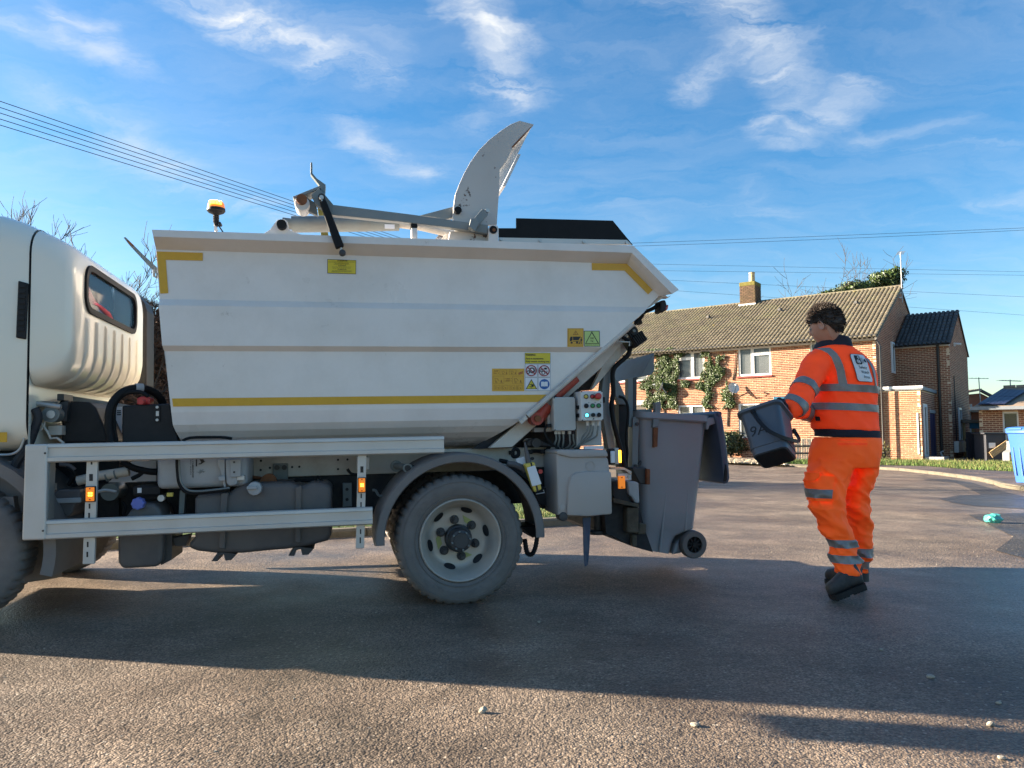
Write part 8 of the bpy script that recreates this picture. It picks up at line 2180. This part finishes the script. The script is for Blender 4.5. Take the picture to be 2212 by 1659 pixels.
# ---- the caddy in his hands
CY = 4.34
cc = pw(425, 1335, CY)
cad = thing('food_caddy', 'dark grey food waste caddy with 9A scratched on its side carried by the worker', 'caddy', m=Matrix.Translation(cc) @ Matrix.Rotation(R(0), 4, 'Y') @ Matrix.Rotation(R(-31), 4, 'X') @ Matrix.Rotation(R(54), 4, 'Z'))
Hc = .295; wt2, wb2 = .118, .098
def cring(w, z, r): return [Vector((p[0], p[1], z)) for p in rrect(w, w, r, 5)]
zs_ = [(-.5, 0, -.012), (-.49, .0, .0), (-.44, .0, .0), (-.36, .0, 0), (-.352, .004, 0), (-.2, .0, 0), (.1, .0, 0), (.40, 0, 0)]
g = G(); rs = []
for f, gr, dd in zs_:
    w = wb2 + (wt2 - wb2) * (f + .5) + gr + dd; rs.append(cring(w, f * Hc, .035))
rs += [cring(wt2 + .004, .42 * Hc, .037), cring(wt2 + .014, .43 * Hc, .044), cring(wt2 + .016, .475 * Hc, .046), cring(wt2 + .008, .5 * Hc, .04), cring(wt2 - .004, .5 * Hc, .034), cring(wt2 - .010, .3 * Hc, .03), cring(wb2 - .004, -.46 * Hc, .03)]
g.rings(rs); cb_ = obj('body', g, 'caddy_grey', cad, smooth=True, sharp=35)
g = G(); g.rings([cring(wb2 - .010, -.497 * Hc, .03), cring(wb2 - .010, -.508 * Hc, .03)]); obj('base', g, 'black_plastic', cad)
iv = (Matrix.Translation(cc) @ Matrix.Rotation(R(-31), 4, 'X') @ Matrix.Rotation(R(54), 4, 'Z')).inverted()
hp_ = smooth_path([iv @ pw(*p) for p in ((266, 1108, 4.33), (310, 1180, 4.25), (390, 1268, 4.19), (465, 1316, 4.165), (545, 1350, 4.165), (620, 1372, 4.19), (680, 1386, 4.25), (700, 1374, 4.33), (690, 1342, 4.39), (655, 1290, 4.43))], 40)
g = G(); rs = []
for i, p in enumerate(hp_):
    d = (hp_[min(i + 1, 39)] - hp_[max(i - 1, 0)]).normalized(); n_ = iv.to_3x3() @ Vector((0, -1, .1)); n_ = (n_ - d * n_.dot(d)).normalized(); b_ = d.cross(n_).normalized()
    rs.append([p + n_ * x + b_ * y for x, y in ((.005, .010), (-.004, .010), (-.004, -.010), (.005, -.010))])
g.rings(rs); obj('handle', g, 'black_plastic', cad, smooth=True, sharp=40)
for p_ in (hp_[0], hp_[-1]):
    g = G(); bmesh.ops.create_uvsphere(g.bm, u_segments=12, v_segments=8, radius=.015); g.xf(Matrix.Translation(p_)); obj('pivot', g, 'black_plastic', cad, smooth=True)
# scratched number on the left face (local -x side is turned to the left of the picture)
bm = text_bm('9A', .092, -.001, shear=.18); g = G(); bmesh.ops.triangulate(bm, faces=bm.faces)
tilt_ = math.atan2(wt2 - wb2, Hc)
add_bm(g, bm, Matrix.Translation((-(wb2 + (wt2 - wb2) * .5) - .0025, .032, -.008)) @ Matrix.Rotation(-tilt_, 4, 'Y') @ Matrix.Rotation(R(-90), 4, 'Z') @ XZ)
obj('lettering', g, 'black_plastic', cad)
# ---- gloved hands
def hand(wrist, palm, knuckle, tips, thumb, name='glove', r=.011):
    g = G(); W_ = Vector(wrist); Pm = Vector(palm)
    d = (Pm - W_).normalized(); K = [Vector(k) for k in knuckle]; ax = (K[-1] - K[0]).normalized(); nrm = d.cross(ax).normalized()
    def el(c, a, b): return [Vector(c) + ax * (a * math.cos(t)) + nrm * (b * math.sin(t)) - PO for t in [2 * math.pi * i / 16 for i in range(16)]]
    Kc = sum(K, Vector()) / len(K)
    g.rings([el(W_ - d * .03, .034, .028), el(W_, .031, .024), el(W_.lerp(Kc, .35), .040, .024), el(W_.lerp(Kc, .75), .044, .021), el(Kc, .043, .016), el(Kc + d * .008, .036, .010)])
    for k, T in zip(K, tips):
        P = smooth_path([k - d * .03, k, *[Vector(x) for x in T]], 14); g.tube([p - PO for p in P], [r * (1 - .25 * i / 13) for i in range(14)], 10)
    P = smooth_path([Vector(x) for x in thumb], 12); g.tube([p - PO for p in P], [r * 1.2 * (1 - .25 * i / 11) for i in range(12)], 10)
    return obj(name, remesh(g.bm, .0035, 1), 'navy_knit', person, smooth=True, sharp=180)
wY = 4.45
wr1 = pw(585, 1085, 4.47); pm1 = pw(545, 1015, 4.44)
kn = [pw(520, 985, 4.37), pw(513, 1000, 4.395), pw(510, 1016, 4.42), pw(512, 1034, 4.445)]
tp1 = [[pw(495, 1000, 4.345), pw(482, 1045, 4.335), pw(480, 1085, 4.335)], [pw(487, 1015, 4.37), pw(474, 1058, 4.36), pw(473, 1100, 4.36)], [pw(487, 1030, 4.40), pw(474, 1070, 4.39), pw(474, 1108, 4.39)], [pw(492, 1046, 4.43), pw(482, 1078, 4.42), pw(482, 1108, 4.42)]]
hand(wr1, pm1, kn, tp1, [pw(565, 1045, 4.42), pw(552, 1000, 4.38), pw(535, 1030, 4.35), pw(528, 1065, 4.345)])
kn = [pw(652, 1128, 4.52), pw(648, 1140, 4.50), pw(640, 1150, 4.48), pw(632, 1158, 4.46)]
hand(pw(690, 1108, 4.60), pw(665, 1125, 4.54), kn, [[pw(636, 1130, 4.50), pw(625, 1145, 4.48), pw(628, 1160, 4.47)], [pw(630, 1142, 4.48), pw(615, 1152, 4.46), pw(616, 1166, 4.45)], [pw(622, 1150, 4.46), pw(606, 1160, 4.44), pw(606, 1172, 4.43)], [pw(616, 1158, 4.44), pw(600, 1165, 4.42), pw(600, 1174, 4.41)]], [pw(670, 1112, 4.55), pw(650, 1100, 4.52), pw(630, 1098, 4.49)])

# ================================================================== litter and loose stones
q = onground(2147, 1130); g = G(); r_ = random.Random(6)
bm = g.bm; bmesh.ops.create_icosphere(bm, subdivisions=3, radius=.075)
for v_ in bm.verts: v_.co = Vector((v_.co.x * 1.25, v_.co.y, v_.co.z * .75)) * (1 + .35 * mnoise.noise(v_.co * 22) + .15 * mnoise.noise(v_.co * 60)); v_.co.z += .052
o = obj('crumpled_wrapper', g, 'turquoise_wrap', smooth=False); o.location = (q.x, q.y, 0); finish(o, 'crumpled turquoise wrapper lying on the sunlit road at right', 'litter')
SLAB = ['pale stone lying just below the truck shadow right of the wheel', 'pale stone on the sunny strip nearest the bottom edge centre', 'pale stone near the right edge on the lowest shadow stripe', 'small pale stone at the bottom right corner', 'small pale stone in the shade below the worker', 'flat stone below the worker near the right edge', 'tiny pale stone in the shade below the rear wheel', 'small stone near the right edge between two shadow stripes']
for (px, py, s_), lb_ in zip(((1043, 1540, .016), (1501, 1568, .013), (2142, 1568, .012), (2160, 1640, .011), (1905, 1405, .009), (2010, 1465, .012), (1165, 1345, .008), (2155, 1520, .009)), SLAB):
    q = onground(px, py); g = G(); s_ *= .85; bmesh.ops.create_icosphere(g.bm, subdivisions=2, radius=s_)
    for v_ in g.bm.verts: v_.co = Vector((v_.co.x * 1.3, v_.co.y, v_.co.z * .75)) * (1 + .9 * mnoise.noise(v_.co * 60 + Vector((px, 0, 0)))); v_.co.z += s_ * .6
    o = obj('loose_stone', g, 'stone_white'); o.location = (q.x, q.y, 0); finish(o, lb_, 'stone', 'loose stones on the road')
g = G(); r_ = random.Random(31)
for i in range(350):
    x, y = r_.uniform(-4, 6), r_.uniform(1.6, 9); s_ = r_.uniform(.002, .0045)
    p = [Vector((x + s_ * r_.uniform(.7, 1.4) * math.cos(a), y + s_ * r_.uniform(.7, 1.4) * math.sin(a), 0)) for a in (0, 1.25, 2.5, 3.8, 5)]
    g.rings([p, [q_ * 1 + Vector(((x - q_.x) * .4, (y - q_.y) * .4, s_)) for q_ in p]])
obj('grit', g, 'stone_white', kind='stuff')
